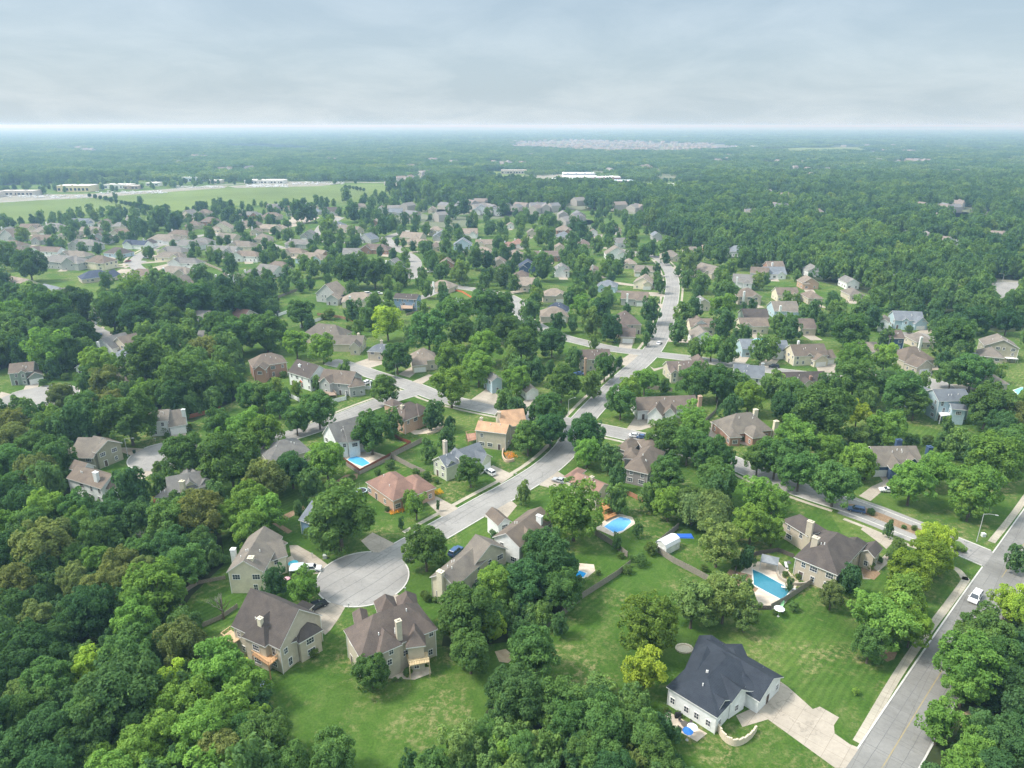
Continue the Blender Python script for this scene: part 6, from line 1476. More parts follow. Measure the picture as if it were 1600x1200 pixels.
def car(kind, x, y, ang, col, label, name='parked_car'):
    """ang: heading in degrees from +X on the ground"""
    if kind not in PROTO: o = PROTO[kind] = make_car(kind)
    else: o = copy_tree(PROTO[kind])
    p = at(x, y, .5); o.location = (p.x, p.y, .06); o.rotation_euler = (0, 0, math.radians(ang)); o.name = name
    for c in o.children:
        if c.name.startswith('body'): c.color = (*col, 1)
    tag(o, label, 'car', 'cars parked and driving in the neighbourhood')
    return o
WHT, BLK, SIL, RED, BLU = (.80, .80, .80), (.02, .022, .028), (.38, .39, .41), (.35, .03, .03), (.05, .10, .22)
car('van', 1524, 934, 223, WHT, 'white van driving on the wide main road below the junction', 'moving_van')['category'] = 'van'
car('suv', 496, 947, 40, BLK, 'black car parked in the drive of the tan two-deck house')
car('suv', 487, 889, 5, WHT, 'white car with its rear to the turning circle beside the white canopy')
car('suv', 765, 738, 130, WHT, 'white car on the drive of the sage green dormer house')
car('sedan', 874, 751, 150, SIL, 'silver car on the drive opposite the blue spruce')
car('sedan', 1387, 766, 170, WHT, 'white car by the round tree on the drive of the navy blue house')
car('suv', 1338, 797, 155, BLU, 'dark blue car at the upper tip of the planted road median')
car('sedan', 84, 607, -15, BLK, 'dark car at the rim of the far left turning circle')
car('sedan', 993, 681, -12, WHT, 'white car on the side street below the tudor house drive')
car('sedan', 1005, 683, -14, BLU, 'blue car right behind the white one on the side street')
car('sedan', 987, 691, -16, BLK, 'dark car at the lower kerb of the side street')
car('sedan', 1030, 536, 62, WHT, 'white car on the long straight street just past the crossing')
car('suv', 1447, 584, 100, SIL, 'grey car in front of the open garage of the tan house with the white dormer')
car('suv', 1209, 573, 170, BLK, 'black car on the street left of the striped lawn')
car('sedan', 200, 408, 60, RED, 'red car on the far left curving street')
car('suv', 228, 403, 20, WHT, 'white car inside the bend of the far left curving street')
car('van', 575, 459, 0, WHT, 'white van in the yard behind the tan house left of the tall blue house')
car('pickup', 592, 459, 0, WHT, 'white pickup left of the tall blue house')
car('sedan', 152, 523, 20, BLU, 'blue car on the small street beside the white house at the left')
car('sedan', 184, 526, -10, (.12, .02, .03), 'dark red car at the end of the small left street')
car('suv', 574, 598, 60, WHT, 'white car behind the white fence of the grey house')
car('sedan', 904, 584, 170, BLU, 'blue car half under trees behind the long tan corner house')
car('suv', 582, 855, 30, BLU, 'blue car under the wide tree at the drive off the turning circle') if False else None
car('suv', 712, 862, 60, BLU, 'bright blue car behind the cream chimney-end house')
car('sedan', 1396, 449, 60, WHT, 'white car outside a house among the trees at upper right')
car('suv', 1090, 650, 0, SIL, 'silver car') if False else None
car('pickup', 672, 425, 10, WHT, 'white pickup on the upper middle street')
car('sedan', 566, 467, 0, WHT, 'white car') if False else None

# ------------------------------------------------------------------ fences
def fence(ptspx, h, col, label, pspace=2.4, gap=.015, solid=False):
    P = [at(x, y).to_2d() for x, y in ptspx]; c = P[0]
    root = empty('fence', (c.x, c.y, 0)); tag(root, label, 'fence', 'garden fences')
    mb = MB(); posts = []
    pm = MB(); pm.box((0, 0, h / 2), (.14, .14, h + .12)); pme = pm.mesh('post', M_WOOD)
    for a, b in zip(P[:-1], P[1:]):
        d = (b - a); L = d.length; rz = math.atan2(d.y, d.x); u = d / L
        k = max(1, int(L / .30))
        for i in range(k):
            q = a - c + u * ((i + .5) * L / k); hh = h * (1 + .02 * math.sin(i * 2.3))
            mb.box((q.x, q.y, hh / 2 + .04), (L / k - gap * 2, .045, hh), rz)
        for z in (.35, h - .3):
            q = a - c + u * L / 2; n = Vector((-u.y, u.x)) * .06; mb.box((q.x + n.x, q.y + n.y, z), (L, .06, .1), rz)
        for i in range(max(1, int(L / pspace))): posts.append((a - c + u * (i * L / max(1, int(L / pspace))), rz))
    posts.append((P[-1] - c, 0))
    mb.build('panel', M_WOOD, root, col)
    for q, rz in posts[:90]: inst('post', pme, root, (q.x, q.y, 0), rz, color=col)
    return root
GW, RW = (.27, .24, .20), (.22, .075, .045)
fence([(850, 992), (880, 962), (912, 934), (962, 902), (984, 885)], 1.8, GW, 'grey timber fence along the upper left edge of the big mown lot')
fence([(930, 836), (955, 852), (980, 871)], 1.8, GW, 'dark timber fence below the small pool')
fence([(1060, 826), (1040, 842), (1030, 850)], 1.8, GW, 'short timber fence left of the blue tarpaulin')
fence([(1028, 864), (1052, 880), (1085, 897), (1116, 914)], 1.8, GW, 'grey timber fence below the white barn shed')
fence([(371, 950), (345, 968), (322, 978), (300, 987)], 1.2, GW, 'low grey fence left of the tan two-deck house')
fence([(308, 914), (293, 924), (283, 945), (272, 972), (256, 992)], 1.2, GW, 'low grey fence between the left wood and the bright lawn')
fence([(310, 913), (330, 909), (352, 905)], 1.0, GW, 'thin low fence above the bare tree')
fence([(537, 720), (563, 738), (608, 714), (642, 694), (625, 688), (614, 681)], 1.2, RW, 'red brown slatted fence round the pool of the white house')
fence([(536, 724), (562, 742), (610, 718), (612, 712)], 1.3, (.30, .26, .22), 'grey timber fence just outside the red pool fence')
fence([(612, 715), (660, 691)], 1.8, (.30, .26, .22), 'grey fence from the red pool fence towards the pergola house')
fence([(612, 716), (640, 731), (668, 744)], 1.8, (.30, .26, .22), 'grey fence between the red hip-roofed house and the sage green house')
fence([(1204, 953), (1226, 941), (1278, 906)], 1.7, GW, 'timber fence at the lower end of the large pool')
fence([(1145, 905), (1150, 890), (1180, 868), (1215, 862), (1240, 872)], 1.2, (.12, .10, .09), 'dark iron fence along the upper side of the large pool')
fence([(1155, 934), (1180, 953), (1204, 953)], 1.2, (.12, .10, .09), 'dark iron fence at the lower left of the large pool')
fence([(452, 620), (468, 628)], 1.7, (.78, .78, .78), 'short white fence behind the play set')
fence([(515, 631), (541, 625), (541, 612), (528, 613)], 1.7, (.78, .78, .78), 'white fence at the small deck of the grey house')
fence([(565, 608), (580, 609), (578, 600)], 1.7, (.78, .78, .78), 'white fence at the right end of the grey house')
fence([(469, 512), (508, 498)], 1.8, (.78, .78, .78), 'long white fence above the long gabled house')
fence([(420, 500), (450, 489)], 1.8, (.78, .78, .78), 'white fence right of the narrow white roof')
fence([(414, 475), (446, 461), (478, 450)], 1.6, GW, 'timber fence above the bright green yard left of the cluttered yard')
fence([(496, 493), (530, 497), (560, 505), (575, 508)], 1.6, (.32, .2, .13), 'brown fence below the round dark tree')
fence([(703, 453), (722, 457), (737, 466), (734, 470)], 1.2, (.62, .19, .08), 'bright orange fence round the little garden')
fence([(635, 493), (655, 487), (672, 482)], 1.2, GW, 'thin fence crossing the two bright lawns')
fence([(1002, 606), (1050, 612)], 1.7, GW, 'timber fence between the two spruces and the tudor house')
fence([(1122, 625), (1118, 645), (1100, 662)], 1.6, GW, 'fence at the right of the tudor house yard')
fence([(980, 773), (1000, 783), (1018, 791)], 1.5, (.40, .20, .12), 'reddish fence behind the stepped mauve house')
fence([(306, 406), (330, 417), (350, 425)], 1.8, (.36, .32, .26), 'pale fence behind the row of hip-roofed houses at the left')
fence([(318, 410), (345, 404), (358, 398)], 1.5, (.45, .34, .22), 'tan fence on the slope above the left-hand houses')
fence([(288, 656), (320, 648), (345, 640)], 1.6, (.27, .11, .06), 'red brown fence right of the white colonial house')
fence([(192, 665), (205, 668)], 1.5, (.35, .17, .09), 'short reddish fence under the spreading tree')

# ------------------------------------------------------------------ pools
def pool(poly, label, col=(.10, .42, .72), coping=True, z=.10):
    P = [at(x, y).to_2d() for x, y in poly]; a = sum(P[k].x * P[(k + 1) % len(P)].y - P[(k + 1) % len(P)].x * P[k].y for k in range(len(P)))
    if a < 0: P.reverse()
    c = sum(P, Vector((0, 0))) / len(P); root = empty('swimming_pool', (c.x, c.y, 0)); tag(root, label, 'swimming pool')
    Q = [p - c for p in P]
    w = MB(); w.face([(p.x, p.y, z - .05) for p in Q]); w.build('water', M_WATER, root, col)
    k = MB(); n = len(Q)
    O = [p * (1 + .45 / max(p.length, .5)) for p in Q]
    for i in range(n):
        j = (i + 1) % n; k.hexa([(Q[i].x, Q[i].y, -.1), (O[i].x, O[i].y, -.1), (O[j].x, O[j].y, -.1), (Q[j].x, Q[j].y, -.1)], [(Q[i].x, Q[i].y, z), (O[i].x, O[i].y, z), (O[j].x, O[j].y, z), (Q[j].x, Q[j].y, z)])
    k.build('coping', M_MATTE, root, (.62, .60, .55))
    return root
pool([(543, 719), (548, 714), (556, 713), (567, 716), (578, 724), (566, 729), (555, 725)], 'bright blue pool inside the red brown fence')
pool([(944, 823), (958, 813), (970, 808), (983, 811), (987, 816), (974, 829), (960, 833)], 'small light blue pool between two dark conifers', (.14, .40, .75))
pool([(1176, 890), (1190, 896), (1236, 921), (1223, 938), (1198, 925), (1178, 914)], 'large blue green pool with diving board', (.035, .19, .26))
pool([(1338, 702), (1345, 696), (1358, 695), (1370, 701), (1362, 707), (1345, 706)], 'vivid blue pool behind the navy blue house', (.03, .45, .85))
pool([(1397, 549), (1406, 545), (1416, 549), (1410, 552)], 'turquoise pool behind the small dark blue house', (.2, .55, .65))
pool([(1584, 610), (1597, 605), (1604, 612), (1592, 618)], 'turquoise pool cut by the right edge', (.2, .55, .6))
pool([(1175, 531), (1188, 527), (1198, 531), (1188, 534)], 'pale blue pool among cream houses at the upper right', (.25, .55, .75))
pool([(898, 896), (906, 892), (916, 896), (912, 902), (902, 903)], 'small round blue pool under the big dark tree', (.04, .35, .75))
def wbox(name, x, y, dims, rz, col, label, cat, z0=0.0, extra=None, mat=None):
    p = at(x, y); root = empty(name, (p.x, p.y, 0), math.radians(rz)); tag(root, label, cat)
    return root
# diving board
p = at(1232, 922); r = empty('diving_board', (p.x, p.y, 0), math.radians(-20)); tag(r, 'white diving board at the right end of the large pool', 'diving board')
mb = MB(); mb.box((0, 0, .62), (3.4, .6, .08)); mb.build('board', M_TRIM, r); mb = MB(); mb.box((1.1, 0, .29), (.7, .55, .58)); mb.build('stand', M_METAL, r)
# canopy over the patio by the large pool
def canopy(x, y, w, d, h, rz, col, label, cat='canopy', name='patio_canopy', flat=False):
    p = at(x, y, h); root = empty(name, (p.x, p.y, 0), math.radians(rz)); tag(root, label, cat)
    mb = MB(); c = [(-w / 2, -d / 2, h), (w / 2, -d / 2, h), (w / 2, d / 2, h), (-w / 2, d / 2, h)]; ap = (0, 0, h + (.25 if flat else .9))
    for i in range(4): mb.face([c[i], c[(i + 1) % 4], ap])
    for i in range(4): a, b = c[i], c[(i + 1) % 4]; mb.face([(a[0], a[1], h - .25), (b[0], b[1], h - .25), b, a])
    mb.build('cover', M_MATTE, root, col)
    for sx in (-1, 1):
        for sy in (-1, 1): q = MB(); q.tube((sx * (w / 2 - .1), sy * (d / 2 - .1), 0), (sx * (w / 2 - .1), sy * (d / 2 - .1), h), .06, .06, 6); q.build('post', M_METAL, root)
    return root
canopy(1203, 874, 4.2, 3.6, 2.6, -25, (.22, .235, .25), 'grey square canopy on the terrace above the large pool')
canopy(463, 885, 3.2, 3.2, 2.4, 10, (.72, .76, .78), 'white pop-up canopy beside the white car at the turning circle')
canopy(1580, 559, 5, 3, 2.3, -10, (.66, .66, .64), 'pale flat canopy on the lawn of the big olive house', flat=True)
# pergola, dark timber
p = at(666, 655); r = empty('pergola', (p.x, p.y, 0), math.radians(25)); tag(r, 'dark timber pergola on the curved patio beside the brown hipped house', 'pergola')
mb = MB()
for i in range(9): mb.box((-3.2 + i * .8, 0, 2.7), (.12, 6.4, .2))
for s in (-1, 1): mb.box((0, s * 2.7, 2.5), (7.0, .15, .22))
mb.build('beam', M_WOOD, r, (.07, .045, .035))
for sx in (-3, 3):
    for sy in (-2.7, 2.7): q = MB(); q.box((sx, sy, 1.2), (.2, .2, 2.4)); q.build('post', M_WOOD, r, (.07, .045, .035))
q = MB(); q.box((0, 0, .55), (5.6, 4.6, .12)); q.box((0, 0, .27), (5.2, 4.2, .5)); q.build('base', M_WOOD, r, (.10, .06, .05))
# white barn shed
p = at(1043, 858); r = empty('garden_shed', (p.x, p.y, 0), math.radians(38)); tag(r, 'white barn shaped garden shed beside the grey fence', 'shed')
w = MB(); w.box((0, 0, 1.1), (5.4, 3.4, 2.2))
gb = [(-1.7, 2.2), (-1.35, 3.0), (0, 3.5), (1.35, 3.0), (1.7, 2.2)]
for s in (-2.7, 2.7): w.face([(s, y, z) for y, z in gb])
w.build('wall', M_WALL, r, (.68, .68, .66))
w = MB(); gb = [(-1.85, 2.15), (-1.42, 3.08), (0, 3.62), (1.42, 3.08), (1.85, 2.15)]
for (a, b), (c, d) in zip(gb[:-1], gb[1:]): w.hexa([(-2.9, a, b - .1), (2.9, a, b - .1), (2.9, c, d - .1), (-2.9, c, d - .1)], [(-2.9, a, b), (2.9, a, b), (2.9, c, d), (-2.9, c, d)])
w.build('roof', M_MATTE, r, (.66, .67, .68))
q = MB(); q.box((0, -1.73, 1.0), (1.5, .08, 1.9)); q.build('door', M_TRIM, r)
for s in (-1.8, 1.8): inst('window', WIN[0][0], r, (s, -1.71, 1.3), math.pi, (.7, 1, .6)); inst('window', WIN[0][0], r, (-2.72, s * .35, 1.2), math.pi / 2, (.8, 1, .6))
# small sheds and garden things
def shed(x, y, w, d, h, rz, wc, rc, label):
    p = at(x, y); r = empty('garden_shed', (p.x, p.y, 0), math.radians(rz)); tag(r, label, 'shed')
    m = MB(); m.box((0, 0, h / 2), (w, d, h)); 
    for s in (-w / 2, w / 2): m.face([(s, -d / 2, h), (s, d / 2, h), (s, 0, h + d * .3)])
    m.build('wall', M_WALL, r, wc); m = MB()
    for s in (-1, 1):
        P = [(-w / 2 - .15, s * (d / 2 + .15), h - .05), (w / 2 + .15, s * (d / 2 + .15), h - .05), (w / 2 + .15, 0, h + d * .3 + .05), (-w / 2 - .15, 0, h + d * .3 + .05)]
        if s > 0: P.reverse()
        m.hexa([(a, b, c - .08) for a, b, c in P], P)
    m.build('roof', M_ROOF, r, rc); m = MB(); m.box((0, -d / 2 - .02, h * .45), (1.0, .06, h * .85)); m.build('door', M_TRIM, r)
shed(725, 481, 5, 4, 2.3, 5, (.6, .6, .58), (.4, .38, .36), 'small pale shed below the orange garden fence')
shed(717, 474, 3.4, 3, 2.6, 20, (.62, .68, .66), (.5, .55, .55), 'small white round-roofed shed left of the pale shed')
shed(1590, 598, 3, 3, 2.2, 0, (.5, .45, .4), (.25, .22, .2), 'brown shed beside the pool at the right edge') if False else None
shed(431, 495, 3, 3, 2.4, 20, (.12, .14, .17), (.1, .1, .12), 'dark little shed at the left end of the white fence')
# trampoline and blue tarpaulin
def trampoline(x, y, R, col, label, name='trampoline'):
    p = at(x, y, .9); r = empty(name, (p.x, p.y, 0)); tag(r, label, 'trampoline'); n = 20
    m = MB(); m.face([(R * .86 * math.cos(2 * math.pi * i / n), R * .86 * math.sin(2 * math.pi * i / n), .86) for i in range(n)]); m.build('mat', M_MATTE, r, (.03, .03, .035))
    m = MB()
    for i in range(n):
        a, b = 2 * math.pi * i / n, 2 * math.pi * (i + 1) / n
        P = [(R * .84 * math.cos(a), R * .84 * math.sin(a)), (R * math.cos(a), R * math.sin(a)), (R * math.cos(b), R * math.sin(b)), (R * .84 * math.cos(b), R * .84 * math.sin(b))]
        m.hexa([(u, v, .82) for u, v in P], [(u, v, .92) for u, v in P])
    m.build('pad', M_MATTE, r, col)
    for i in range(6):
        a = 2 * math.pi * i / 6; q = MB(); q.tube((R * math.cos(a), R * math.sin(a), 0), (R * math.cos(a), R * math.sin(a), 2.5), .035, .035, 6); q.build('pole', M_METAL, r)
trampoline(565, 766, 1.7, (.45, .55, .6), 'small trampoline left of the red hip-roofed house')
p = at(1068, 838); r = MB(); r.hexa([(-2.6, -.9, 0), (2.6, -1.1, 0), (2.4, .9, 0), (-2.5, 1.0, 0)], [(-2.4, -.7, .35), (2.4, -.9, .3), (2.2, .7, .42), (-2.3, .8, .3)])
tag(r.build('tarpaulin', M_MATTE, None, (.03, .13, .55), (p.x, p.y, 0)), 'bright blue tarpaulin on the ground right of the white barn shed', 'tarpaulin')
# timber swing / play set
p = at(474, 606); r = empty('play_set', (p.x, p.y, 0), .3); tag(r, 'red wooden play set on the lawn left of the grey house deck', 'play set')
m = MB()
for sx in (-.8, .8):
    for sy in (-.8, .8): m.box((sx, sy, 1.5), (.14, .14, 3.0))
m.box((0, 0, 1.4), (1.8, 1.8, .12)); m.build('tower', M_WOOD, r, (.42, .13, .06))
m = MB()
for s in (-1, 1):
    P = [(-1.1, s * 1.1, 2.9), (1.1, s * 1.1, 2.9), (1.1, 0, 3.7), (-1.1, 0, 3.7)]; P = P[::-1] if s > 0 else P; m.hexa([(a, b, c - .08) for a, b, c in P], P)
m.build('roof', M_MATTE, r, (.5, .1, .05)); m = MB(); m.hexa([(-3.6, -.3, .1), (-.9, -.3, 1.3), (-.9, .3, 1.3), (-3.6, .3, .1)], [(-3.6, -.3, .2), (-.9, -.3, 1.42), (-.9, .3, 1.42), (-3.6, .3, .2)]); m.build('slide', M_MATTE, r, (.05, .4, .3))
m = MB(); m.box((2.6, 0, 2.3), (3.8, .12, .12)); m.tube((4.4, -.9, 0), (4.4, 0, 2.3), .05); m.tube((4.4, .9, 0), (4.4, 0, 2.3), .05); m.box((2.4, 0, .6), (.5, .2, .05)); m.tube((2.2, 0, .6), (2.2, 0, 2.3), .015, .015, 4); m.tube((2.6, 0, .6), (2.6, 0, 2.3), .015, .015, 4); m.build('swing', M_WOOD, r, (.42, .13, .06))
# grey ramp with a green and yellow toy at the tan house
a, b = at(372, 1044), at(420, 1074); d = b - a; rz = math.atan2(d.y, d.x); r = empty('boat_cover', ((a.x + b.x) / 2, (a.y + b.y) / 2, 0), rz); 
r.name = 'skate_ramp'; tag(r, 'long pale grey ramp lying on the grass below the tan two-deck house', 'ramp')
L = d.length; m = MB(); m.hexa([(-L / 2, -1.1, 0), (L / 2, -1.1, 0), (L / 2, 1.1, 0), (-L / 2, 1.1, 0)], [(-L / 2, -1.1, .9), (L / 2, -1.1, .12), (L / 2, 1.1, .12), (-L / 2, 1.1, .9)]); m.build('surface', M_MATTE, r, (.42, .48, .54))
m = MB(); 
for s in (-1, 1): m.hexa([(-L / 2, s * 1.15 - .06, 0), (L / 2, s * 1.15 - .06, 0), (L / 2, s * 1.15 + .06, 0), (-L / 2, s * 1.15 + .06, 0)], [(-L / 2, s * 1.15 - .06, 1.1), (L / 2, s * 1.15 - .06, .2), (L / 2, s * 1.15 + .06, .2), (-L / 2, s * 1.15 + .06, 1.1)])
m.build('edge', M_WOOD, r, (.45, .32, .2))
p = at(388, 1041); r = empty('inflatable_toy', (p.x, p.y, 0)); tag(r, 'green and yellow toy standing by the grey ramp', 'toy')
m = MB(); m.tube((0, 0, 0), (0, 0, 1.3), .6, .5, 12); m.build('body', M_MATTE, r, (.02, .28, .10)); m = MB(); m.tube((0, 0, 1.3), (0, 0, 1.6), .5, .35, 12); m.tube((0, 0, 1.6), (0, 0, 2.2), .35, .12, 12); m.build('head', M_MATTE, r, (.75, .65, .03))
# stone retaining wall of the ranch house (curved, stepped)
Wp = line([(1122, 1140), (1132, 1156), (1146, 1164), (1160, 1161), (1172, 1152), (1180, 1141)], 5)
c = Wp[0]; r = MB(); nn = normals(Wp)
for i in range(len(Wp) - 1):
    h = 1.5 - .012 * i
    a, b = Wp[i] - c, Wp[i + 1] - c; na, nb = nn[i] * .3, nn[i + 1] * .3
    P = [a, a - na, b - nb, b]; P = P[::-1] if ((P[1] - P[0]).x * (P[2] - P[1]).y - (P[1] - P[0]).y * (P[2] - P[1]).x) < 0 else P
    r.hexa([(q.x, q.y, -.2) for q in P], [(q.x, q.y, h + .12 * ((i * 7) % 3)) for q in P])
tag(r.build('retaining_wall', M_BRICK, None, (.60, .53, .42), (c.x, c.y, 0)), 'curved pale stone retaining wall at the corner of the slate-roofed ranch house', 'wall')
def ring_wall(pts, h, w, col, label, name='retaining_wall', cat='wall'):
    Wp = line(pts, 4); c = Wp[0]; r = MB(); nn = normals(Wp)
    for i in range(len(Wp) - 1):
        a, b = Wp[i] - c, Wp[i + 1] - c; na, nb = nn[i] * w, nn[i + 1] * w; P = [a, a - na, b - nb, b]
        if ((P[1] - P[0]).x * (P[2] - P[1]).y - (P[1] - P[0]).y * (P[2] - P[1]).x) < 0: P.reverse()
        r.hexa([(q.x, q.y, -.1) for q in P], [(q.x, q.y, h) for q in P])
    tag(r.build(name, M_BRICK, None, col, (c.x, c.y, 0)), label, cat)
ring_wall([(1216, 893), (1218, 903), (1232, 912), (1250, 914), (1264, 911)], .8, .35, (.36, .33, .28), 'curved stone edge of the planting bed between pool and house')
ring_wall([(472, 704 - 0), (474, 704)], .1, .1, (.3, .3, .3), '') if False else None
ring_wall([(575, 703), (583, 708), (592, 712), (600, 715)], .7, .3, (.55, .50, .42), 'pale curved stone wall right of the red fenced pool')
ring_wall([(787, 704), (786, 714), (792, 722), (803, 720)], .9, .35, (.55, .42, .32), 'curved stone edge of the flower bed beside the orange-roofed house')
ring_wall([(690, 656), (694, 664), (686, 674), (668, 679)], .6, .4, (.55, .46, .36), 'curved stone edge of the pergola patio')
ring_wall([(1300, 860), (1308, 850)], .4, .3, (.4, .4, .4), '') if False else None
# tree ring of stones by the ranch lot
p = at(1069, 1014); m = MB(); n = 16
for i in range(n):
    a = 2 * math.pi * i / n; m.box((1.7 * math.cos(a), 1.3 * math.sin(a), .15), (.6, .4, .34), a + 1.5)
m.face([(1.6 * math.cos(2 * math.pi * i / n), 1.2 * math.sin(2 * math.pi * i / n), .12) for i in range(n)])
tag(m.build('fire_pit', M_BRICK, None, (.58, .53, .43), (p.x, p.y, 0)), 'round pale stone ring on the lawn above the slate-roofed ranch house', 'fire pit')

# ------------------------------------------------------------------ street furniture
def lamp(x, y, h, rz, label, arm=2.6):
    p = at(x, y); r = empty('street_lamp', (p.x, p.y, 0), math.radians(rz)); tag(r, label, 'street lamp', 'street lamps')
    m = MB(); m.tube((0, 0, 0), (0, 0, .3), .16, .14, 8); m.tube((0, 0, .3), (0, 0, h), .11, .07, 8); m.build('pole', M_METAL, r)
    m = MB(); m.tube((0, 0, h - .15), (arm * .5, 0, h + .25), .05, .045, 6); m.tube((arm * .5, 0, h + .25), (arm, 0, h + .3), .045, .04, 6); m.build('arm', M_METAL, r)
    m = MB(); m.hexa([(arm - .1, -.16, h + .2), (arm + .65, -.12, h + .2), (arm + .65, .12, h + .2), (arm - .1, .16, h + .2)], [(arm - .1, -.13, h + .36), (arm + .6, -.08, h + .34), (arm + .6, .08, h + .34), (arm - .1, .13, h + .36)]); m.build('lamp_head', M_METAL, r)
lamp(1526, 846, 8.5, -25, 'tall street lamp at the corner of side street and main road')
lamp(200, 713, 6.5, 0, 'street lamp left of the left turning circle')
lamp(619, 591, 6.5, 20, 'street lamp beside the round tree on the lane')
lamp(888, 649, 6.5, 30, 'street lamp under the tree left of the bend of the street')
lamp(1565, 446, 8, 170, 'street lamp on the wide road at the upper right')
def signpost(x, y, label, h=2.4):
    p = at(x, y); r = empty('sign_post', (p.x, p.y, 0), .8); tag(r, label, 'sign'); m = MB(); m.tube((0, 0, 0), (0, 0, h + .2), .04, .04, 6); m.build('pole', M_METAL, r)
    m = MB(); m.box((0, 0, h), (1.5, .05, .28)); m.box((0, 0, h + .3), (.05, 1.2, .22)); m.build('panel', M_MATTE, r, (.30, .33, .31))
signpost(1507, 861, 'street sign on the little island at the junction'); signpost(1487, 884, 'thin sign post at the sidewalk corner')
def small(name, x, y, label, cat, build, col, mat=None):
    p = at(x, y); m = MB(); build(m); tag(m.build(name, mat or M_MATTE, None, col, (p.x, p.y, 0)), label, cat)
def ubox(m): m.box((0, 0, .45), (.9, .9, .9)); m.box((0, 0, .93), (1.0, 1.0, .08))
small('utility_box', 1536, 838, 'pale utility box beside the tall street lamp', 'utility box', ubox, (.62, .64, .62))
small('utility_box', 508, 872, 'grey utility box on the lawn above the turning circle', 'utility box', ubox, (.42, .45, .42))
small('rubbish_bin', 210, 708, 'dark wheeled bin at the edge of the left turning circle', 'bin', lambda m: (m.hexa([(-.28, -.3, 0), (.28, -.3, 0), (.28, .3, 0), (-.28, .3, 0)], [(-.36, -.38, 1.0), (.36, -.38, 1.0), (.36, .38, 1.0), (-.36, .38, 1.0)]), m.box((0, 0, 1.05), (.8, .82, .09))), (.03, .06, .04))
def mailbox(m): m.box((0, 0, .55), (.1, .1, 1.1)); m.box((0, 0, 1.15), (.5, .2, .22)); m.tube((-.25, 0, 1.26), (.25, 0, 1.26), .1, .1, 8)
for (x, y, lb) in ((488, 871, 'mailbox on the lawn left of the utility box'), (633, 925, 'mailbox by the drive of the many-hipped house'), (545, 950, 'mailbox beside the drive of the tan two-deck house'), (806, 745, 'mailbox on the verge below the sage green house'), (634, 843, 'mailbox on the verge beside the corner drive'), (243, 690, 'mailbox on the lawn of the white colonial house'), (662, 556, 'mailbox') , (563, 551, 'pale mailbox on the lawn of the long gabled house')):
    if lb != 'mailbox': small('mailbox', x, y, lb, 'mailbox', mailbox, (.5, .5, .48))
def table_set(x, y, rz, label, umb=None):
    p = at(x, y); r = empty('patio_table', (p.x, p.y, 0), math.radians(rz)); tag(r, label, 'patio table')
    m = MB(); m.tube((0, 0, .7), (0, 0, .75), .75, .75, 16); m.build('tabletop', M_MATTE, r, (.10, .09, .08)); m = MB(); m.tube((0, 0, 0), (0, 0, .7), .08, .08, 6); m.tube((0, 0, 0), (0, 0, .05), .35, .3, 8); m.build('pedestal', M_METAL, r)
def chairset(x, y, col, labels, n=4):
    p = at(x, y)
    for i in range(n):
        a = 2 * math.pi * i / n + .5; r = empty('patio_chair', (p.x + 1.25 * math.cos(a), p.y + 1.25 * math.sin(a), 0), a - math.pi / 2); tag(r, ('far right', 'far left', 'near left', 'near right')[i] + ' dark chair at the round table on the ranch house patio', 'chair', 'patio chairs')
        m = MB(); m.box((0, 0, .43), (.55, .55, .06)); m.build('seat', M_MATTE, r, col); m = MB(); m.box((0, .27, .75), (.55, .06, .6)); m.build('backrest', M_MATTE, r, col)
        for sx in (-.24, .24):
            for sy in (-.24, .24): m = MB(); m.tube((sx, sy, 0), (sx, sy, .41), .025, .025, 5); m.build('leg', M_METAL, r)
table_set(1070, 1136, 20, 'dark round table on the ranch house patio'); chairset(1070, 1136, (.08, .07, .07), 'dark patio chair round the table on the ranch house patio')
table_set(422, 1018 , 0, 'dark table') if False else None
def umbrella(x, y, z, col, label, R=1.5):
    p = at(x, y, z + 2.3); r = empty('parasol', (p.x, p.y, z)); tag(r, label, 'parasol'); m = MB(); n = 10
    for i in range(n): a, b = 2 * math.pi * i / n, 2 * math.pi * (i + 1) / n; m.face([(R * math.cos(a), R * math.sin(a), 2.15), (R * math.cos(b), R * math.sin(b), 2.15), (0, 0, 2.7)])
    m.build('canopy', M_MATTE, r, col); m = MB(); m.tube((0, 0, 0), (0, 0, 2.7), .03, .03, 6); m.tube((0, 0, 0), (0, 0, .1), .3, .25, 8); m.build('pole', M_METAL, r)
umbrella(1082, 1135, 0, (.75, .78, .8), 'small white and blue parasol on the ranch patio', 1.0); umbrella(1075, 1141, 0, (.03, .15, .45), 'small dark blue parasol on the ranch patio', 1.0)
umbrella(458, 879, 0, (.10, .55, .68), 'turquoise parasol by the drive of the twin-chimney house', 1.3); umbrella(448, 903, 0, (.8, .45, .5), 'small pink parasol on the grass of the twin-chimney house', .8)
umbrella(1218, 950, 0, (.75, .78, .8), 'white parasol at the lower corner of the large pool', 1.2); umbrella(1233, 878, 0, (.12, .12, .13), 'closed dark parasol beside the grey canopy', .6)
def lounger(x, y, rz, col, label):
    p = at(x, y); r = empty('sun_lounger', (p.x, p.y, 0), math.radians(rz)); tag(r, label, 'sun lounger', 'loungers by the pools')
    m = MB(); m.box((-.3, 0, .35), (1.3, .65, .08)); m.build('seat', M_MATTE, r, col); m = MB(); m.hexa([(.35, -.32, .32), (1.0, -.32, .72), (1.0, .32, .72), (.35, .32, .32)], [(.35, -.32, .4), (.95, -.32, .8), (.95, .32, .8), (.35, .32, .4)]); m.build('backrest', M_MATTE, r, col)
    for sx in (-.8, .3):
        for sy in (-.27, .27): m = MB(); m.tube((sx, sy, 0), (sx, sy, .33), .03, .03, 5); m.build('leg', M_METAL, r)
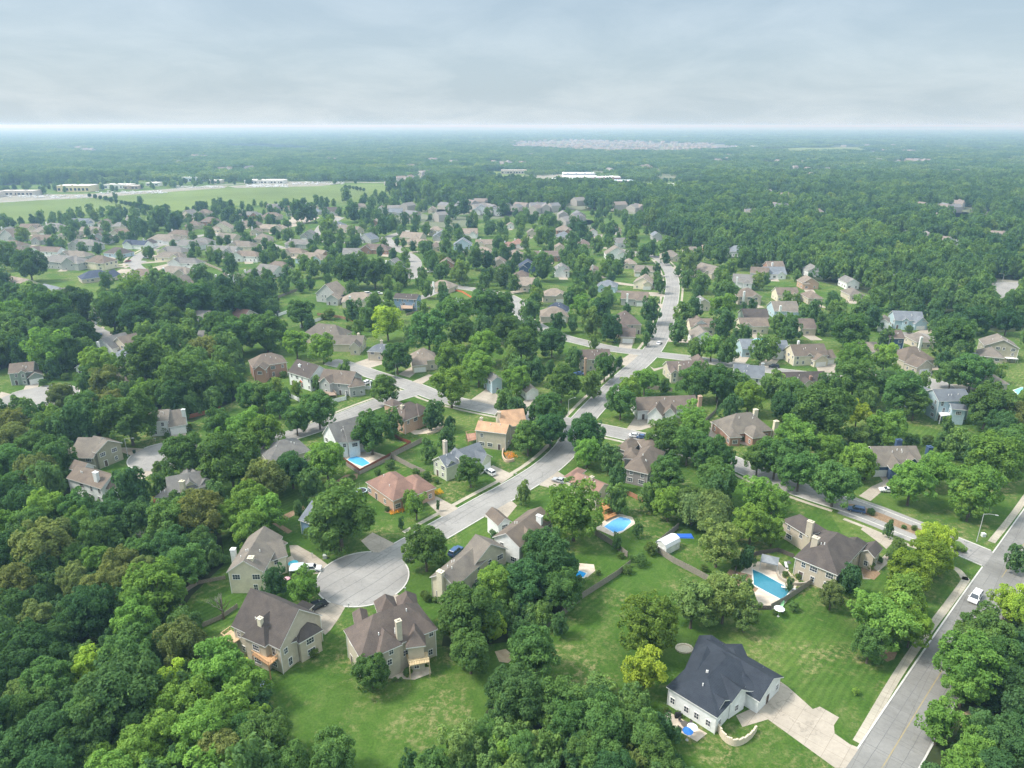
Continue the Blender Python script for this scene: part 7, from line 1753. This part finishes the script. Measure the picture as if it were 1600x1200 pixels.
lounger(1147, 903, 20, (.72, .72, .72), 'white lounger at the left end of the large pool'); lounger(1222, 946, 60, (.3, .6, .3), 'green lounger at the lower corner of the large pool')
lounger(569, 706, 10, (.55, .68, .75), 'pale blue lounger behind the red fenced pool'); lounger(577, 709, 10, (.72, .74, .76), 'white lounger behind the red fenced pool, right of the pale blue one'); lounger(1228, 885, 80, (.6, .6, .62), 'grey lounger next to the closed dark parasol')
def grill(m): m.box((0, 0, .45), (1.2, .6, .9)); m.tube((-.5, 0, 1.0), (.5, 0, 1.0), .3, .3, 10)
small('barbecue', 1059, 1121, 'black barbecue at the left end of the ranch patio', 'barbecue', grill, (.02, .02, .022)); small('barbecue', 1280, 905, 'pale barbecue outside the fence by the large pool', 'barbecue', grill, (.5, .5, .5))
p = at(606, 1052); m = MB(); m.box((0, 0, .5), (1.3, 1.3, 1.0)); m.box((0, 0, 1.04), (1.4, 1.4, .1)); tag(m.build('air_conditioner', M_TRIM, None, None, (p.x, p.y, 0)), 'white air conditioning box beside the many-hipped brown house', 'air conditioner')
# flowers
def flowers(x, y, w, d, col, label):
    c = at(x, y); rs_ = np.random.RandomState(int(x)); n = 260
    C = np.stack([rs_.uniform(-w / 2, w / 2, n), rs_.uniform(-d / 2, d / 2, n), rs_.uniform(.15, .75, n)], 1); me = quads_mesh('flower_bed', C, unit(rs_.normal(size=(n, 3)) + np.array([0, 0, 1.2])), np.full(n, .13), rs_.uniform(.2, .8, n), M_LEAF)
    tag(inst('flower_bed', me, None, (c.x, c.y, 0), 0.5, color=col), label, 'flowers')
flowers(622, 800, 5, 2, (.75, .36, .02), 'orange flowers at the foot of the red hip-roofed house'); flowers(685, 770, 2.5, 2.5, (.70, .45, .03), 'yellow flowers beside the garage of the red hip-roofed house'); flowers(797, 712, 3.5, 5, (.80, .35, .03), 'orange flowers in the stone edged bed beside the orange-roofed house')
flowers(1243, 903, 7, 3, (.30, .34, .10), 'mixed low flowers in the curved bed between pool and house')
# ------------------------------------------------------------------ shops and halls along the far road, the school
CR = random.Random(4)
def block_building(x, y, wpx, d, h, wall, roofc, label, name='commercial_building', strip=(.12, .15, .18), gable=False):
    p = at(x, y); zc = p.y * CP + CAM_H * SP; w = wpx * zc / FPX
    r = empty(name, (p.x, p.y, 0)); tag(r, label, 'building', 'buildings along the far road and the school')
    m = MB(); m.box((0, d / 2, h / 2), (w, d, h)); 
    for s in range(max(1, int(w / 18))): m.box((-w / 2 + 9 + s * 18, -.3, h * .55), (3.0, 1.0, h * 1.2))
    m.build('wall', M_WALL, r, wall)
    m = MB()
    if gable:
        for s in (-1, 1):
            P = [(-w / 2 - .5, d / 2 + s * (d / 2 + .5), h), (w / 2 + .5, d / 2 + s * (d / 2 + .5), h), (w / 2 + .5, d / 2, h + d * .22), (-w / 2 - .5, d / 2, h + d * .22)]; P = P[::-1] if s > 0 else P; m.hexa([(a, b, c - .3) for a, b, c in P], P)
    else: m.box((0, d / 2, h + .15), (w + .6, d + .6, .5)); m.box((w * .2, d * .5, h + .9), (3, 3, 1.4)); m.box((-w * .25, d * .6, h + .8), (2.5, 2.5, 1.2))
    m.build('roof', M_MATTE, r, roofc)
    n = max(2, int(w / 6))
    m = MB()
    for k in range(n): m.box((-w / 2 + (k + .5) * w / n, -.05, h * .42), (w / n * .62, .2, h * .4))
    g = m.build('window', M_GLASS, r)
    return r
W_, B_, T_ = (.74, .73, .70), (.60, .52, .42), (.55, .50, .45)
for (x, y, w, d, h, wc, rc, lb) in [
    (24, 306, 56, 24, 7, T_, (.45, .42, .38), 'long beige townhouse row at the left edge beyond the crop field'), (-20, 309, 30, 20, 7, T_, (.4, .38, .35), 'beige townhouse block cut by the left edge'),
    (115, 300, 50, 30, 10, (.72, .60, .38), W_, 'cream hall with yellow panels beyond the crop field'), (183, 295, 40, 22, 7, W_, (.66, .63, .6), 'white shop right of the cream hall beyond the crop field'),
    (205, 296, 22, 18, 6, (.5, .38, .3), T_, 'brown fronted shop right of the white shop'), (238, 291, 20, 16, 6, W_, W_, 'small white shop halfway along the far road'),
    (300, 284, 30, 24, 8, (.62, .68, .72), W_, 'pale blue grey building by the far road'), (335, 287, 20, 18, 6, B_, W_, 'tan shop by the far road'),
    (412, 287, 60, 30, 6, W_, W_, 'long white building with a busy car park'), (462, 275, 26, 24, 8, W_, W_, 'tall white building above the long white one'), (505, 275, 36, 20, 6, W_, (.6, .6, .6), 'white flat building at the end of the far road'),
    (400, 276, 40, 20, 7, B_, T_, 'tan building behind the long white one'), (555, 272, 30, 18, 6, T_, W_, 'beige building left of the pale crossing road'),
    (1457, 306, 40, 24, 8, W_, (.5, .48, .45), 'white house-like hall alone in the woods at right'), (1503, 312, 26, 14, 5, W_, W_, 'low white building right of the white hall in the woods')]:
    block_building(x, y, w, d, h, wc, rc, lb)
for (x, y, w, d, h, wc, rc, lb) in [(925, 283, 90, 50, 7, (.35, .22, .2), (.72, .73, .75), 'long school building with white flat roofs'), (905, 279, 50, 40, 10, (.62, .64, .7), (.74, .75, .78), 'taller school block behind the long one'),
    (965, 288, 50, 30, 6, (.3, .22, .22), (.55, .65, .72), 'low right wing of the school'), (880, 285, 40, 30, 6, (.65, .65, .66), (.74, .75, .77), 'pale left wing of the school'), (803, 272, 40, 26, 8, T_, (.5, .45, .4), 'beige hall left of the school fields'),
    (1046, 291, 14, 10, 4, W_, W_, 'small white pavilion on the sports field'), (840, 240 + 8, 80, 60, 9, W_, W_, 'long white warehouse far beyond the school'), (1170, 232, 30, 60, 10, W_, W_, 'white hall beside the far green fields')]:
    block_building(x, y, w, d, h, wc, rc, lb, name='school_building' if 'school' in lb else 'commercial_building')
# cars standing on the car parks, too many and small to count
m = MB()
for (x0, x1, y0, y1, n) in ((10, 140, 306, 310, 50), (150, 260, 299, 303, 60), (385, 450, 289, 293, 90), (455, 540, 285, 289, 60), (850, 990, 287, 291, 60), (270, 350, 291, 294, 50)):
    for _ in range(n):
        p = at(CR.uniform(x0, x1), CR.uniform(y0, y1)); m.box((p.x, p.y, .85), (CR.choice((1.9, 4.6)), CR.choice((4.6, 1.9)), .9)); m.box((p.x, p.y, 1.5), (1.6, 1.7, .5))
o = m.build('parked_cars_far', M_MATTE, None, (.7, .7, .7)); tag(o, 'rows of parked cars on the far car parks, seen as pale specks', None, None, 'stuff'); o.name = 'far_cars'
# hundreds of far roofs: the estates near the horizon
m = MB()
def tiny(p, rz, w, d, h):
    co, si = math.cos(rz), math.sin(rz); f = lambda x, y, z: (p.x + x * co - y * si, p.y + x * si + y * co, z)
    b = [f(-w / 2, -d / 2, 0), f(w / 2, -d / 2, 0), f(w / 2, d / 2, 0), f(-w / 2, d / 2, 0)]; t = [f(-w / 2, -d / 2, h), f(w / 2, -d / 2, h), f(w / 2, d / 2, h), f(-w / 2, d / 2, h)]
    for i in range(4): m.face([b[i], b[(i + 1) % 4], t[(i + 1) % 4], t[i]], 0)
    r0, r1 = f(-w / 2, 0, h + d * .3), f(w / 2, 0, h + d * .3); k = CR.choice((1, 1, 2, 3))
    m.face([t[0], t[1], r1, r0], k); m.face([t[2], t[3], r0, r1], k); m.face([t[1], t[2], r1], 0); m.face([t[3], t[0], r0], 0)
for (x0, x1, y0, y1, n) in ((795, 1150, 219, 241, 620), (800, 1000, 246, 262, 60), (60, 145, 230, 238, 60), (420, 560, 215, 224, 80), (1250, 1420, 218, 224, 90), (0, 90, 232, 240, 30)):
    for _ in range(n):
        p = at(CR.uniform(x0, x1), CR.uniform(y0, y1)); s = 1.0 if p.y < 2500 else 1.35
        tiny(p, CR.choice((0, 1.57, .4, -.5)), CR.uniform(12, 18) * s, CR.uniform(9, 12) * s, CR.uniform(5, 8) * (1 if p.y < 1500 else 1.2))
sp = MB()
for q, r, n in FARSPOT:
    k = 9; sp.face([(q.x + r * .9 * math.cos(2 * math.pi * i / k) * CR.uniform(.8, 1.1), q.y + r * 1.5 * math.sin(2 * math.pi * i / k) * CR.uniform(.8, 1.1), .16) for i in range(k)])
    for _ in range(n): tiny(q + Vector((CR.uniform(-r, r) * .5, CR.uniform(-r, r) * .5)), CR.uniform(0, 3), CR.uniform(13, 22), CR.uniform(10, 14), CR.uniform(5, 8))
sp.build('estate_ground', M_ESTATE)['kind'] = 'structure'
def fm(n, c): return mat_noise(n, tuple(v * .9 for v in c), tuple(v * 1.1 for v in c), .02)
o = m.build('far_houses', [fm('far_wall', (.36, .34, .31)), fm('far_roof_tan', (.20, .165, .145)), fm('far_roof_grey', (.16, .16, .165)), fm('far_roof_pale', (.20, .185, .175))]); tag(o, 'pale roofs of distant housing estates towards the horizon', None, None, 'stuff')
# hedge line in the crop fields, small trees counted as rows
for (pts_, r0, lb) in ([((140, 307), (165, 312), (190, 318), (210, 322), (225, 325), (238, 328)), 3.2, 'a'], [((540, 294), (552, 295), (563, 297), (574, 299)), 2.6, 'b']):
    for (a, b) in zip(pts_[:-1], pts_[1:]):
        for k in range(3 if lb == 'a' else 2):
            t = k / (3 if lb == 'a' else 2); x, y = a[0] + (b[0] - a[0]) * t, a[1] + (b[1] - a[1]) * t
            hedge = make_tree(x, y - 1.5, r0 + CR.uniform(-.3, 1.0) + (1.5 if x > 205 and lb == 'a' else 0), 'd', trs)
# ------------------------------------------------------------------ labels: what each tree and house is and what it stands beside
LAND = [(r['x'], r['y'], 'the ' + r['key']) for r in NEARHOUSES]
LAND += [(567, 903, 'the turning circle'), (258, 712, 'the left turning circle'), (60, 622, 'the far left turning circle'), (1205, 912, 'the large pool'), (967, 820, 'the small pool'), (1043, 852, 'the white barn shed'), (1550, 865, 'the main road junction'),
         (1500, 965, 'the white van'), (1390, 815, 'the planted median'), (1010, 556, 'the crossing'), (1052, 470, 'the long straight street'), (890, 700, 'the street bend'), (815, 765, 'the blue spruce'), (225, 392, 'the curving left street'), (640, 405, 'the upper middle street'),
         (60, 330, 'the crop field'), (400, 308, 'the wide crop field'), (928, 284, 'the school'), (1560, 455, 'the wide road at upper right'), (735, 460, 'the orange fence'), (1480, 690, 'the sloping lawn'), (950, 980, 'the mown lot'), (1390, 1100, 'the lower sidewalk'),
         (20, 1180, 'the bottom left corner'), (1580, 1180, 'the bottom right corner'), (20, 900, 'the left edge'), (140, 1050, 'the lime tree in the left wood'), (226, 846, 'the dead tree in the left wood'), (345, 943, 'the bare tree'), (200, 1190, 'the bottom edge of the left wood'), (900, 1190, 'the bottom edge'), (640, 1150, 'the lower lawn'),
         (120, 800, 'the edge of the left wood'), (1060, 930, 'the twin pale trees'), (440, 750, 'the belt of trees'), (500, 420, 'the upper left estate'), (1300, 480, 'the upper right houses'), (780, 350, 'the distant treetops'), (1580, 1000, 'the bare earth patches'), (230, 1110, 'the dark slope of the wood'), (60, 740, 'the upper left wood')]
def rel(dx, dy):
    if abs(dx) > abs(dy) * 1.3: return 'left of' if dx < 0 else 'right of'
    return 'behind' if dy < 0 else 'in front of'
from collections import defaultdict
def base_label(t, skip=0):
    L = sorted(LAND, key=lambda l: (l[0] - t['x']) ** 2 + (1.4 * (l[1] - t['y'])) ** 2)
    l = L[skip]; r = rel(t['x'] - l[0], t['y'] - l[1])
    if t['what'] == 'tree': head = (t['size'] + ' ' if t['size'] else '') + t['cw'] + ' ' + t['word']
    else:
        head = ('two storey ' if t['H'] > 5.1 else '') + t['wall'].replace('lightblue', 'light blue').replace('greygreen', 'grey green').replace('pinkbrick', 'pink brick') + ' house with ' + {'greybrown': 'grey brown', 'bluegrey': 'blue grey'}.get(t['roof'], t['roof']) + ' roof'
    return head + ' ' + r + ' ' + l[2]
ORD = ['', 'second', 'third', 'fourth', 'fifth', 'sixth', 'seventh', 'eighth', 'ninth', 'tenth', 'eleventh', 'twelfth']
todo = [t for t in THINGS if 'label' not in t['o']]
for it in range(3):
    gr = defaultdict(list)
    for t in todo: t['lab'] = base_label(t, t.get('skip', 0)); gr[t['lab']].append(t)
    if it < 2:
        for k, v in gr.items():
            v.sort(key=lambda q: q['x'])
            for t in v[3:]: t['skip'] = t.get('skip', 0) + 1
for lab, v in gr.items():
    v.sort(key=lambda q: (q['x'], q['y']))
    for i, t in enumerate(v):
        s = lab
        if len(v) > 1: s += ', leftmost' if i == 0 else (', rightmost' if i == len(v) - 1 else (', ' + ORD[i] + ' from left'))
        t['o']['label'] = s
        if t['what'] == 'tree':
            t['o']['category'] = 'shrub' if t['word'] == 'shrub' else 'tree'; t['o']['group'] = {'tree': 'trees of gardens and wood', 'shrub': 'garden shrubs', 'conifer': 'conifers', 'dead tree': 'bare trees'}[t['word']]
        else: t['o']['category'] = 'house'
# ------------------------------------------------------------------ haze: the summer air between here and the horizon
def add_haze():
    mb = MB()
    x, y0, y1, z0, z1 = 60500, -1000, 60500, -2.0, 112.0
    mb.hexa([(-x, y0, z0), (x, y0, z0), (x, y1, z0), (-x, y1, z0)], [(-x, y0, z1), (x, y0, z1), (x, y1, z1), (-x, y1, z1)])
    m, nt, out = newmat('haze_air')
    v = nt.nodes.new('ShaderNodeVolumePrincipled')
    v.inputs['Color'].default_value = (0.40, 0.62, 0.93, 1)
    v.inputs['Density'].default_value = HAZE
    v.inputs['Absorption Color'].default_value = (0.83, 0.50, 0, 1)
    v.inputs['Anisotropy'].default_value = 0.3
    nt.links.new(v.outputs[0], out.inputs['Volume'])
    o = mb.build('haze', m); o['kind'] = 'stuff'
HAZE = 0.00021
add_haze()
